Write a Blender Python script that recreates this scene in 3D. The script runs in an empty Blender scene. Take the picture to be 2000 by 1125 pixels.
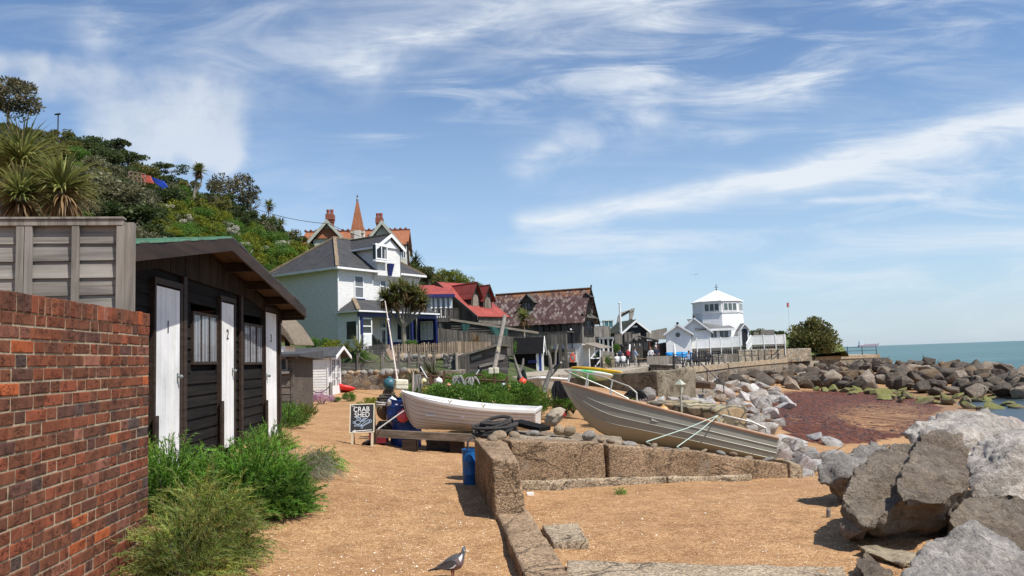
import bpy, bmesh, math, random
import numpy as np
from mathutils import Vector, Matrix, noise as mnoise
R=math.radians
C=bpy.context.scene.collection
SC=bpy.context.scene
# camera
FPX=1500.0
EYE=Vector((0, 0, 1.55))
PITCH=math.atan((700-562.5)/FPX)
ROLL=R(2.0)
_f=Vector((0, math.cos(PITCH), math.sin(PITCH)))
_u0=Vector((0, -math.sin(PITCH), math.cos(PITCH)))
_r0=Vector((1, 0, 0))
_r=_r0*math.cos(ROLL)-_u0*math.sin(ROLL)
_u=_u0*math.cos(ROLL)+_r0*math.sin(ROLL)
cam_d=bpy.data.cameras.new('camera')
cam=bpy.data.objects.new('camera', cam_d)
C.objects.link(cam)
cam_d.sensor_width=36
cam_d.lens=36*FPX/2000
cam_d.clip_start=0.05
cam_d.clip_end=60000
cam.matrix_world=Matrix(((_r.x, _u.x, -_f.x, EYE.x), (_r.y, _u.y, -_f.y, EYE.y), (_r.z, _u.z, -_f.z, EYE.z), (0, 0, 0, 1)))
SC.camera=cam
# sun, exposure
SUN_EL, SUN_AZ=R(57), R(-34)
SUNV=Vector((math.cos(SUN_AZ)*math.cos(SUN_EL), math.sin(SUN_AZ)*math.cos(SUN_EL), math.sin(SUN_EL)))
sl=bpy.data.lights.new('sun', 'SUN')
sl.energy=5.0
sl.angle=R(0.53)
sl.color=(1.0, 0.955, 0.89)
so=bpy.data.objects.new('sun', sl)
C.objects.link(so)
so.rotation_euler=SUNV.to_track_quat('Z', 'Y').to_euler()
SC.view_settings.view_transform='Standard'
SC.view_settings.look='None'
SC.view_settings.gamma=1
SC.view_settings.exposure=0.25
SC.render.engine='CYCLES'
SC.cycles.use_denoising=True
SC.cycles.max_bounces=6
SC.cycles.transparent_max_bounces=12
SC.cycles.caustics_reflective=False
SC.cycles.caustics_refractive=False
SC.cycles.sample_clamp_indirect=8
# node expressions
class S:
 """a node socket that understands arithmetic"""
 def __init__(s, nt, sock):s.nt, s.k=nt, sock
 def _m(s, op, *a, clamp=False):
  n=s.nt.nodes.new('ShaderNodeMath'); n.operation=op; n.use_clamp=clamp
  for i, x in enumerate((s, )+a):
   if isinstance(x, S):s.nt.links.new(x.k, n.inputs[i])
   else:n.inputs[i].default_value=x
  return S(s.nt, n.outputs[0])
 def __add__(s, o):return s._m('ADD', o)
 __radd__=__add__
 def __sub__(s, o):return s._m('SUBTRACT', o)
 def __rsub__(s, o):return(s*-1)+o
 def __mul__(s, o):return s._m('MULTIPLY', o)
 __rmul__=__mul__
 def __truediv__(s, o):return s._m('DIVIDE', o)
 def pow(s, o):return s._m('POWER', o)
 def abs(s):return s._m('ABSOLUTE')
 def exp(s):return s._m('EXPONENT')
 def max(s, o):return s._m('MAXIMUM', o)
 def min(s, o):return s._m('MINIMUM', o)
 def gt(s, o):return s._m('GREATER_THAN', o)
 def clamp(s):return s._m('ADD', 0.0, clamp=True)
 def step(s, a, b, lo=0.0, hi=1.0, smooth=True):
  n=s.nt.nodes.new('ShaderNodeMapRange'); n.clamp=True
  n.interpolation_type='SMOOTHSTEP' if smooth else 'LINEAR'
  s.nt.links.new(s.k, n.inputs['Value'])
  n.inputs['From Min'].default_value=a; n.inputs['From Max'].default_value=b
  n.inputs['To Min'].default_value=lo; n.inputs['To Max'].default_value=hi
  return S(s.nt, n.outputs[0])
def vec(nt, x, y, z=0.0):
 n=nt.nodes.new('ShaderNodeCombineXYZ')
 for i, q in enumerate((x, y, z)):
  if isinstance(q, S):nt.links.new(q.k, n.inputs[i])
  else:n.inputs[i].default_value=q
 return S(nt, n.outputs[0])
def sep(v):
 n=v.nt.nodes.new('ShaderNodeSeparateXYZ'); v.nt.links.new(v.k, n.inputs[0])
 return[S(v.nt, o)for o in n.outputs]
def vscale(v, sx, sy=None, sz=None, rot=(0, 0, 0)):
 n=v.nt.nodes.new('ShaderNodeMapping'); v.nt.links.new(v.k, n.inputs[0])
 n.inputs['Scale'].default_value=(sx, sx if sy is None else sy, sx if sz is None else sz)
 n.inputs['Rotation'].default_value=rot
 return S(v.nt, n.outputs[0])
def noi(v, scale, detail=3, rough=0.55, dist=0.0, color=False):
 n=v.nt.nodes.new('ShaderNodeTexNoise'); v.nt.links.new(v.k, n.inputs['Vector'])
 n.inputs['Scale'].default_value=scale; n.inputs['Detail'].default_value=detail
 n.inputs['Roughness'].default_value=rough; n.inputs['Distortion'].default_value=dist
 return S(v.nt, n.outputs['Color' if color else 'Fac'])
def vor(v, scale, feature='F1', out='Distance', rnd=1.0):
 n=v.nt.nodes.new('ShaderNodeTexVoronoi'); n.feature=feature
 v.nt.links.new(v.k, n.inputs['Vector']); n.inputs['Scale'].default_value=scale
 n.inputs['Randomness'].default_value=rnd
 return S(v.nt, n.outputs[out])
def mix(nt, f, a, b, mode='MIX'):
 n=nt.nodes.new('ShaderNodeMix'); n.data_type='RGBA'; n.blend_type=mode
 for i, q in((0, f), (6, a), (7, b)):
  if isinstance(q, S):nt.links.new(q.k, n.inputs[i])
  elif i==0:n.inputs[0].default_value=q
  else:n.inputs[i].default_value=(*q, 1)
 return S(nt, n.outputs[2])
def ramp(f, stops):
 n=f.nt.nodes.new('ShaderNodeValToRGB'); f.nt.links.new(f.k, n.inputs[0])
 e=n.color_ramp.elements
 while len(e)<len(stops):e.new(0.5)
 for q, (p, c)in zip(e, stops):q.position=p; q.color=(*c, 1)
 return S(f.nt, n.outputs[0])
 # world: sky with cirrus
W=bpy.data.worlds.new('World'); SC.world=W; W.use_nodes=True
nt=W.node_tree; nt.nodes.clear()
out=nt.nodes.new('ShaderNodeOutputWorld'); bg=nt.nodes.new('ShaderNodeBackground')
nt.links.new(bg.outputs[0], out.inputs[0])
sky=nt.nodes.new('ShaderNodeTexSky'); sky.sky_type='NISHITA'; sky.sun_disc=False
sky.sun_elevation=SUN_EL; sky.sun_rotation=math.pi/2-SUN_AZ
sky.air_density=1.15; sky.dust_density=0.5; sky.ozone_density=3.0
bg.inputs[1].default_value=0.086
tc=nt.nodes.new('ShaderNodeTexCoord')
D=S(nt, tc.outputs['Generated'])
dx, dy, dz=sep(D)
yy=dy.abs().max(0.05)
U, V=dx/yy, dz/yy
UV=vec(nt, U, V)
def sky_uv(px, py):
 r=_f+_r*((px-1000)/FPX)+_u*((562.5-py)/FPX)
 return r.x/r.y, r.z/r.y
wob=noi(UV, 3.0, 4, 0.55)
wob2=noi(vscale(UV, 1.0, 1.0, 1.0), 9.0, 3, 0.6)
def streak(p0, p1, width, soft=1.0, bend=0.0, wobble=0.05, fade=0.10):
 """density of one drawn-out cloud between two directions"""
 (u0, v0), (u1, v1)=sky_uv(*p0), sky_uv(*p1)
 L=math.hypot(u1-u0, v1-v0); cx, sx=(u1-u0)/L, (v1-v0)/L
 a=(U-u0)*cx+(V-v0)*sx
 b=(V-v0)*cx-(U-u0)*sx
 t=a/L
 b=b-t*(1-t)*(4*bend)+(wob-0.5)*wobble*2+(wob2-0.5)*wobble*0.9
 w=t.step(0, 1, width[0]*1.2/FPX, width[1]*1.2/FPX)
 q=(b/w).pow(2.0)*-1.0
 return q.exp()*t.step(-fade, fade)*t.step(1+fade, 1-fade)
an=R(17)
fib=noi(vscale(UV, 1.6, 9.0, 1.0, (0, 0, -an)), 2.6, 8, 0.62, 0.7)
fib2=noi(vscale(UV, 2.2, 6.0, 1.0, (0, 0, R(-32))), 2.0, 7, 0.6, 1.0)
puff=noi(UV, 6.0, 7, 0.58, 0.3)
big=noi(UV, 2.0, 3, 0.5)
d=streak((1010, 437), (2060, 215), (17, 34), wobble=0.022, fade=0.02, bend=-0.018)*fib.step(0.25, 0.65, 0.5, 1.0)*0.85
d=d+streak((1180, 425), (1640, 300), (14, 22), wobble=0.03)*fib.step(0.35, 0.65)*0.5
d=d+streak((1580, 392), (1830, 383), (5, 8), wobble=0.012)*0.5
d=d+streak((330, 160), (1330, -20), (75, 85), wobble=0.08, bend=0.01)*fib2.step(0.26, 0.74)*0.62
d=d+streak((640, 120), (1420, 10), (36, 60), wobble=0.06, bend=0.02)*fib.step(0.32, 0.70)*0.55
d=d+streak((700, 250), (1330, 90), (30, 60), wobble=0.08)*fib.step(0.40, 0.68)*0.5
d=d+streak((1000, 325), (1300, 205), (26, 40), wobble=0.07)*fib2.step(0.36, 0.72)*0.75
d=d+streak((1330, 250), (1660, 125), (30, 42), wobble=0.07)*fib.step(0.34, 0.70)*0.62
d=d+streak((1200, 190), (2100, -60), (60, 120), wobble=0.08)*fib.step(0.40, 0.72)*0.42
d=d+streak((1100, 490), (2100, 300), (45, 110), wobble=0.08)*fib.step(0.36, 0.68)*0.42
d=d+streak((1500, 560), (2150, 440), (40, 90), wobble=0.08)*fib.step(0.36, 0.66)*0.35
d=d+streak((700, 520), (1500, 500), (50, 70), wobble=0.09)*fib.step(0.46, 0.72)*0.25
d=d+streak((150, 60), (560, -40), (50, 60), wobble=0.1)*fib2.step(0.40, 0.70)*0.55
cum=streak((60, 150), (500, 235), (62, 70), wobble=0.09, fade=0.12)+streak((-80, 110), (90, 130), (38, 30), wobble=0.06)
cum=cum+streak((150, 270), (470, 280), (42, 30), wobble=0.08)*0.8
cum=(cum*1.25+(puff-0.5)*2.6-0.30).step(0.0, 1.35)
gen=(fib*0.6+big*0.4).step(0.44, 0.78)*0.32
haze=V.step(0.46, -0.01, 0.0, 0.5)
d=(d*(0.75+puff*0.5)+gen).clamp()*0.86
skc=S(nt, sky.outputs[0])
skc=mix(nt, 1.0, skc, (1.10, 1.20, 1.33), 'MULTIPLY')
col=mix(nt, haze, skc, (5.6, 7.5, 9.9))
col=mix(nt, d, col, (8.4, 8.9, 9.4))
cc=mix(nt, puff.step(0.30, 0.62), (6.0, 6.6, 7.4), (8.4, 8.7, 9.0))
col=mix(nt, cum*0.60, col, cc)
nt.links.new(col.k, bg.inputs[0])
# picture point -> place
def ray(px, py):return _f+_r*((px-1000)/FPX)+_u*((562.5-py)/FPX)
def P(px, py, d):
 r=ray(px, py); return EYE+r*(d/r.y)
def Zp(px, py, z):
 r=ray(px, py); return EYE+r*((z-EYE.z)/r.z)
 # mesh builder
class MB:
 def __init__(s):s.v, s.f, s.m, s.c=[], [], [], []; s.mi=0; s.col=None
 def add(s, vs, fs):
  n=len(s.v); s.v+=[tuple(v)for v in vs]
  for f in fs:s.f.append(tuple(n+i for i in f)); s.m.append(s.mi); s.c.append(s.col)
  return n
 def quad(s, a, b, c, d):s.add((a, b, c, d), ((0, 1, 2, 3), ))
 def hexa(s, p):
  s.add(p, ((3, 2, 1, 0), (4, 5, 6, 7), (0, 1, 5, 4), (1, 2, 6, 5), (2, 3, 7, 6), (3, 0, 4, 7)))
 def box(s, x0, x1, y0, y1, z0, z1, M=None, jit=0, taper=0):
  p=[(x0, y0, z0), (x1, y0, z0), (x1, y1, z0), (x0, y1, z0), (x0+taper, y0+taper, z1), (x1-taper, y0+taper, z1), (x1-taper, y1-taper, z1), (x0+taper, y1-taper, z1)]
  if jit:p=[(a+random.uniform(-jit, jit), b+random.uniform(-jit, jit), c+random.uniform(-jit, jit))for a, b, c in p]
  if M is not None:p=[M@Vector(q)for q in p]
  s.hexa(p)
 def beam(s, a, b, w, h, up=(0, 0, 1)):
  a, b=Vector(a), Vector(b); t=(b-a).normalized(); up=Vector(up)
  if abs(t.dot(up))>0.98:up=Vector((0, 1, 0))
  x=t.cross(up).normalized()*(w/2); y=x.cross(t).normalized()*(h/2)
  s.hexa([a-x-y, a+x-y, a+x+y, a-x+y, b-x-y, b+x-y, b+x+y, b-x+y])
 def prism(s, poly, off):
  off=Vector(off); n=len(poly); a=[Vector(p)for p in poly]; b=[p+off for p in a]
  s.add(a+b, [tuple(range(n-1, -1, -1)), tuple(range(n, 2*n))]+[(i, (i+1)%n, n+(i+1)%n, n+i)for i in range(n)])
 def tube(s, pts, rad, n=8, caps=True):
  pts=[Vector(p)for p in pts]; k=len(pts)
  rr=rad if isinstance(rad, (list, tuple))else[rad]*k
  vs=[]; px=None
  for i, p in enumerate(pts):
   t=(pts[min(i+1, k-1)]-pts[max(i-1, 0)])
   t=t.normalized()if t.length>1e-9 else Vector((0, 0, 1))
   if px is None:
    px=t.orthogonal().normalized()
   px=(px-t*px.dot(t)); px=px.normalized()if px.length>1e-6 else t.orthogonal().normalized()
   q=t.cross(px)
   vs+=[p+(px*math.cos(2*math.pi*j/n)+q*math.sin(2*math.pi*j/n))*rr[i]for j in range(n)]
  fs=[(i*n+j, i*n+(j+1)%n, (i+1)*n+(j+1)%n, (i+1)*n+j)for i in range(k-1)for j in range(n)]
  if caps:fs+=[tuple(range(n-1, -1, -1)), tuple(range((k-1)*n, k*n))]
  s.add(vs, fs)
 def lathe(s, prof, n=16, M=None, caps=True):
  vs=[Vector((r*math.cos(2*math.pi*j/n), r*math.sin(2*math.pi*j/n), z))for r, z in prof for j in range(n)]
  if M is not None:vs=[M@v for v in vs]
  k=len(prof)
  fs=[(i*n+j, i*n+(j+1)%n, (i+1)*n+(j+1)%n, (i+1)*n+j)for i in range(k-1)for j in range(n)]
  if caps:fs+=[tuple(range(n-1, -1, -1)), tuple(range((k-1)*n, k*n))]
  s.add(vs, fs)
 def ball(s, c, r, seg=12, ring=8, sc=(1, 1, 1), M=None):
  prof=[(max(1e-4, math.sin(math.pi*i/ring))*r, -math.cos(math.pi*i/ring)*r)for i in range(ring+1)]
  T=Matrix.Translation(Vector(c))@(M if M is not None else Matrix())@Matrix.Diagonal((*sc, 1))
  s.lathe(prof, seg, T, caps=False)
 def mesh(s, name, mats, smooth=False):
  me=bpy.data.meshes.new(name)
  me.from_pydata(s.v, [], s.f)
  mats=mats if isinstance(mats, (list, tuple))else[mats]
  for m in mats:me.materials.append(m)
  if len(mats)>1:me.polygons.foreach_set('material_index', s.m)
  if True:
   a=me.color_attributes.new('tint', 'FLOAT_COLOR', 'CORNER')
   arr=[]
   for f, c in zip(s.f, s.c):arr+=list((*(c or(1, 1, 1)), 1.0))*len(f)
   a.data.foreach_set('color', arr)
  if smooth:me.polygons.foreach_set('use_smooth', [True]*len(s.f))
  me.update(); return me
 def build(s, name, mats, parent=None, smooth=False, bevel=0, loc=None):
  o=bpy.data.objects.new(name, s.mesh(name, mats, smooth)); C.objects.link(o)
  if parent is not None:o.parent=parent
  if loc is not None:o.location=loc
  if bevel:
   m=o.modifiers.new('bevel', 'BEVEL'); m.width=bevel; m.segments=2; m.limit_method='ANGLE'
  return o
def tag(o, label, cat, group=None, kind=None):
 if label:o['label']=label
 if cat:o['category']=cat
 if group:o['group']=group
 if kind:o['kind']=kind
 return o
def thing(name, label, cat, loc=(0, 0, 0), rz=0, group=None):
 o=bpy.data.objects.new(name, None); C.objects.link(o); o.empty_display_size=0.2
 o.location=loc; o.rotation_euler=(0, 0, rz)
 return tag(o, label, cat, group)
def dup(root, loc, rz=0, label=None, sc=None):
 kids={}
 for ob in C.objects:
  if ob.parent:kids.setdefault(ob.parent.name, []).append(ob)
 r=root.copy(); C.objects.link(r); r.location=loc; r.rotation_euler=(0, 0, rz)
 if sc:r.scale=(sc, )*3 if not isinstance(sc, tuple)else sc
 if label:r['label']=label
 for ch in kids.get(root.name, []):
  c=ch.copy(); C.objects.link(c); c.parent=r
  for g in kids.get(ch.name, []):
   d=g.copy(); C.objects.link(d); d.parent=c
 return r
class Frame:
 """a wall plane: local x along it, y into the building, z up"""
 def __init__(s, o, yaw):
  s.o=Vector(o); s.yaw=yaw
  s.M=Matrix.Translation(s.o)@Matrix.Rotation(yaw, 4, 'Z'); s.I=s.M.inverted()
 def hit(s, px, py, y=0.0):
  e=s.I@EYE; r=s.I.to_3x3()@ray(px, py); t=(y-e.y)/r.y; q=e+r*t
  return q.x, q.z
 def hitx(s, px, py, x=0.0):
  e=s.I@EYE; r=s.I.to_3x3()@ray(px, py); t=(x-e.x)/r.x; q=e+r*t
  return q.y, q.z
 def rect(s, x0, y0, x1, y1, y=0.0):
  a=s.hit(x0, (y0+y1)/2, y)[0]; b=s.hit(x1, (y0+y1)/2, y)[0]; xm=(x0+x1)/2
  return min(a, b), max(a, b), s.hit(xm, y1, y)[1], s.hit(xm, y0, y)[1]
 @staticmethod
 def through(p, q):
  p, q=Vector(p), Vector(q); return Frame(p, math.atan2(q.y-p.y, q.x-p.x))
  # materials
_mats={}
def newmat(name):
 m=bpy.data.materials.new(name); m.use_nodes=True; n=m.node_tree; n.nodes.clear()
 o=n.nodes.new('ShaderNodeOutputMaterial'); b=n.nodes.new('ShaderNodeBsdfPrincipled')
 n.links.new(b.outputs[0], o.inputs[0]); return m, n, b
def obj_co(n, world=False):
 if world:return S(n, n.nodes.new('ShaderNodeNewGeometry').outputs['Position'])
 return S(n, n.nodes.new('ShaderNodeTexCoord').outputs['Object'])
def setc(n, b, key, val):
 if isinstance(val, S):n.links.new(val.k, b.inputs[key])
 elif isinstance(val, tuple):b.inputs[key].default_value=(*val, 1)
 else:b.inputs[key].default_value=val
def bump(n, b, h, strength=0.4, dist=0.02):
 k=n.nodes.new('ShaderNodeBump'); k.inputs['Strength'].default_value=strength; k.inputs['Distance'].default_value=dist
 n.links.new(h.k, k.inputs['Height']); n.links.new(k.outputs[0], b.inputs['Normal'])
def attr(n, name, out='Color'):
 a=n.nodes.new('ShaderNodeAttribute'); a.attribute_name=name; return S(n, a.outputs[out])
def paint(name, c, rough=0.5, var=0.12, scale=6, metal=0.0, bmp=0.08, dirt=None, world=False, spec=0.5, tint=False):
 """plain coat with slight patchiness and wear"""
 if name in _mats:return _mats[name]
 m, n, b=newmat(name); co=obj_co(n, world)
 f=noi(co, scale, 5, 0.6)
 cl=mix(n, f.step(0.3, 0.7), tuple(x*(1-var)for x in c), tuple(min(1, x*(1+var))for x in c))
 if dirt:
  cl=mix(n, noi(co, scale*0.6, 7, 0.65).step(0.52, 0.72)*dirt[3], cl, dirt[:3])
 if tint:cl=mix(n, 1.0, cl, attr(n, 'tint'), 'MULTIPLY')
 setc(n, b, 'Base Color', cl)
 setc(n, b, 'Roughness', f.step(0.2, 0.8, max(0, rough-0.08), min(1, rough+0.08)))
 b.inputs['Metallic'].default_value=metal; b.inputs['Specular IOR Level'].default_value=spec
 if bmp:bump(n, b, noi(co, scale*8, 4), bmp, 0.01)
 _mats[name]=m; return m
def wood(name, c1, c2, axis='x', scale=1.0, rough=0.8, tint=True, bmp=0.35, spots=None, world=False, spec=0.3):
 """weathered timber: streaks along an axis, per-board tint from the mesh"""
 if name in _mats:return _mats[name]
 m, n, b=newmat(name); co=obj_co(n, world)
 s={'x':(1.2, 22, 22), 'y':(22, 1.2, 22), 'z':(22, 22, 1.2)}[axis]
 g=noi(vscale(co, *[q*scale for q in s]), 1.0, 6, 0.65, 0.5)
 l=noi(co, 2.2*scale, 4, 0.6)
 cl=mix(n, g.step(0.28, 0.72), c1, c2)
 cl=mix(n, 1.0, cl, ramp(l, [(0.25, (0.72, )*3), (0.75, (1.2, )*3)]), 'MULTIPLY')
 if tint:cl=mix(n, 1.0, cl, attr(n, 'tint'), 'MULTIPLY')
 if spots:cl=mix(n, noi(co, 5*scale, 6, 0.7).step(0.55, 0.72)*spots[3], cl, spots[:3])
 setc(n, b, 'Base Color', cl); b.inputs['Roughness'].default_value=rough
 b.inputs['Specular IOR Level'].default_value=spec
 bump(n, b, g, bmp, 0.006); _mats[name]=m; return m
def leafmat(name, c1, c2, c3=None, trans=0.36, scale=0.8):
 """leaves: clump-sized variation in colour plus a per-leaf tint"""
 if name in _mats:return _mats[name]
 m, n, b=newmat(name); co=obj_co(n, True)
 f=noi(co, scale, 4, 0.6)
 cl=mix(n, f.step(0.32, 0.68), c1, c2)
 if c3:cl=mix(n, noi(co, scale*2.7, 3).step(0.55, 0.7), cl, c3)
 cl=mix(n, 1.0, cl, attr(n, 'tint'), 'MULTIPLY')
 setc(n, b, 'Base Color', cl); b.inputs['Roughness'].default_value=0.55; b.inputs['Specular IOR Level'].default_value=0.3
 o=[q for q in n.nodes if q.type=='OUTPUT_MATERIAL'][0]
 t=n.nodes.new('ShaderNodeBsdfTranslucent'); n.links.new(cl.k, t.inputs[0])
 mx=n.nodes.new('ShaderNodeMixShader'); mx.inputs[0].default_value=trans
 n.links.new(b.outputs[0], mx.inputs[1]); n.links.new(t.outputs[0], mx.inputs[2]); n.links.new(mx.outputs[0], o.inputs[0])
 _mats[name]=m; return m
def rockmat(name, c1, c2, vein=(0.6, 0.58, 0.55), veins=0.5, scale=1.0, moss=None, rough=0.8, stain=None, bs=0.6):
 if name in _mats:return _mats[name]
 m, n, b=newmat(name); co=obj_co(n)
 oi=n.nodes.new('ShaderNodeObjectInfo'); rnd=S(n, oi.outputs['Random'])
 p0=vec(n, *[q+rnd*k for q, k in zip(sep(co), (37.0, 11.0, 23.0))])
 f=noi(p0, 1.6*scale, 8, 0.62)
 cl=mix(n, f.step(0.3, 0.7), c1, c2)
 cl=mix(n, 1.0, cl, ramp(noi(p0, 7*scale, 9, 0.72), [(0.3, (0.52, )*3), (0.5, (1.0, )*3), (0.72, (1.4, )*3)]), 'MULTIPLY')
 cl=mix(n, 1.0, cl, ramp(noi(p0, 30*scale, 5, 0.7), [(0.32, (.70, )*3), (0.68, (1.28, )*3)]), 'MULTIPLY')
 if veins:
  w=noi(vscale(p0, 1.0, 1.0, 2.2, (0.5, 0.4, 0.2)), 1.3*scale, 8, 0.62, 0.9)
  v=(w-0.5).abs().step(0.035, 0.0)*noi(p0, 0.9*scale, 2).step(0.42, 0.6)*veins
  cl=mix(n, v, cl, vein)
 if stain:cl=mix(n, noi(p0, 0.7*scale, 5, 0.6).step(0.52, 0.68)*stain[3], cl, stain[:3])
 cl=mix(n, 1.0, cl, ramp(rnd, [(0.0, (0.82, 0.80, 0.78)), (0.5, (1.0, 0.98, 0.95)), (1.0, (1.2, 1.14, 1.06))]), 'MULTIPLY')
 if moss:
  nz=sep(S(n, n.nodes.new('ShaderNodeNewGeometry').outputs['Normal']))[2]
  cl=mix(n, (noi(p0, 3*scale, 5)+nz*0.35-0.45).step(0.1, 0.35)*moss[3], cl, moss[:3])
 setc(n, b, 'Base Color', cl); b.inputs['Roughness'].default_value=rough; b.inputs['Specular IOR Level'].default_value=0.35
 rg=(noi(p0, 2.6*scale, 9, 0.66, 0.4)-0.5).abs()
 h=noi(p0, 6*scale, 9, 0.72)*0.8+rg*-1.6+noi(p0, 24*scale, 6, 0.72)*0.45
 bump(n, b, h, min(1.0, bs), 0.16*bs/scale); _mats[name]=m; return m
def glass(name='window_glass', c=(0.02, 0.025, 0.03), rough=0.06):
 if name in _mats:return _mats[name]
 m, n, b=newmat(name); co=obj_co(n, True)
 setc(n, b, 'Base Color', mix(n, noi(co, 0.8, 3).step(0.4, 0.6), c, tuple(x*2.2 for x in c)))
 b.inputs['Roughness'].default_value=rough; b.inputs['Specular IOR Level'].default_value=0.7
 bump(n, b, noi(co, 1.3, 2), 0.05, 0.05); _mats[name]=m; return m
def jt(a=0.12):
 k=random.uniform(1-a, 1+a); return(k, k*random.uniform(0.985, 1.015), k*random.uniform(0.97, 1.02))
 # terrain heights
SEA_Z=-2.6
_cp=[(0, -6, 0), (-8, -6, .1), (8, -6, 0), (0, 2, 0), (-2.4, 3, 0), (3, 3, 0), (5, 4, -.05), (0, 6, 0.02), (-1.8, 6.5, .05), (-2.6, 6, .12), (2.5, 6.5, .04), (4.5, 8, 0), (.3, 8, .08), (-.7, 9, .1), (-1, 11, .02), (-2.2, 10, .16), (-3.4, 11.5, .38), (-4.4, 13.5, .45), (-8, 12, .8), (-1.7, 14.8, -.1), (0.3, 13.8, -.1), (-3.2, 16, .1), (-6, 18, .35), (-9, 24, .25), (-7.2, 33, -.02), (-5, 34, .1), (-9.5, 36, .25), (-14, 36, .6), (-4, 28, -.05), (-2, 20, .1), (1, 18, .1), (0, 24, .3), (-1, 32, .5), (3, 32, .3), (-6, 40, .3), (-20, 45, 1), (1.8, 9.1, .03), (3.7, 10.2, -.12), (1, 12.5, 0), (3.4, 11.4, -.15), (5.5, 11.5, -.35), (2.6, 15, -.1), (5, 16, -.55), (6, 23, -.55), (3.5, 24, .0), (8, 20, -1.0), (18, 42, -1.9), (24.8, 62, -2.2), (10, 34, -1.1), (13, 50, -1.4), (15.6, 30, -1.65), (20, 33.6, -2.35), (27, 49, -2.48), (24, 43, -2.35), (30.5, 47, -2.75), (31, 57, -2.45), (36, 56, -2.7), (10, 8, -.8), (7, 7, -.25), (16, 14, -2), (12, 5, -1.5), (30, 30, -3.3), (60, 40, -4), (60, 100, -4.5), (40, 130, -4), (100, 100, -6), (35, 40, -3.2), (46.7, 96, -.75), (41.5, 66, -1.0), (44, 80, -.8), (40, 58, -1.1), (39, 66, -1.7), (11.7, 55, -.8), (20.4, 71.5, -1.2), (32.8, 87, -1.4), (5, 60, -.3), (0, 80, -.3), (-10, 60, .5), (-30, 70, 1), (-60, 40, 2), (-40, 10, 2), (10, 120, -.5), (70, 60, -5)]
_cp=np.array(_cp, float)
def _ker(d2):return np.sqrt(d2+0.6)
def _solve():
 n=len(_cp); A=np.zeros((n+3, n+3)); d2=((_cp[:, None, :2]-_cp[None, :, :2])**2).sum(-1)
 A[:n, :n]=_ker(d2)+np.eye(n)*0.02*0; A[:n, n]=A[n, :n]=1; A[:n, n+1:]=_cp[:, :2]; A[n+1:, :n]=_cp[:, :2].T
 return np.linalg.solve(A, np.concatenate([_cp[:, 2], [0, 0, 0]]))
_w=_solve()
def ground_np(x, y):
 xy=np.stack([x.ravel(), y.ravel()], 1); outz=np.empty(len(xy))
 for i in range(0, len(xy), 20000):
  q=xy[i:i+20000]; d2=((q[:, None]-_cp[None, :, :2])**2).sum(-1)
  outz[i:i+20000]=_ker(d2)@_w[:-3]+_w[-3]+q@_w[-2:]
 far=np.clip((np.hypot(xy[:, 0]-10, xy[:, 1]-50)-110)/80, 0, 1)
 return(outz*(1-far)+-7*far).reshape(x.shape)
def gz(x, y):return float(ground_np(np.array([x], float), np.array([y], float))[0])
def G(px, py, lift=0.0):
 """where the line of sight meets the beach"""
 r=ray(px, py); lo=None; t=1.5
 while t<400:
  p=EYE+r*t
  if p.z<gz(p.x, p.y):
   a, b=lo, t
   for _ in range(24):
    m=(a+b)/2; q=EYE+r*m
    if q.z<gz(q.x, q.y):b=m
    else:a=m
   q=EYE+r*b; q.z+=lift; return q
  lo=t; t*=1.04
 return EYE+r*t
def proj(x, y, z):
 """back to the photograph, for choosing what to scatter where"""
 q=Vector((x, y, z))-EYE; d=q.dot(_f); return 1000+FPX*q.dot(_r)/d, 562.5-FPX*q.dot(_u)/d
def inpoly(px, py, poly):
 c=np.zeros(np.shape(px), bool); n=len(poly)
 for i in range(n):
  (x0, y0), (x1, y1)=poly[i], poly[i-1]
  if y0==y1:continue
  c^=((y0>py)!=(y1>py))&(px<(x1-x0)*(py-y0)/(y1-y0)+x0)
 return c
def lines(lo, hi, fine_lo, fine_hi, step, grow):
 a=list(np.arange(fine_lo, fine_hi, step)); s=step; q=a[-1]
 while q<hi:s*=grow; q+=s; a.append(q)
 s=step; q=a[0]; b=[]
 while q>lo:s*=grow; q-=s; b.append(q)
 return np.array(b[::-1]+a)
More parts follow.
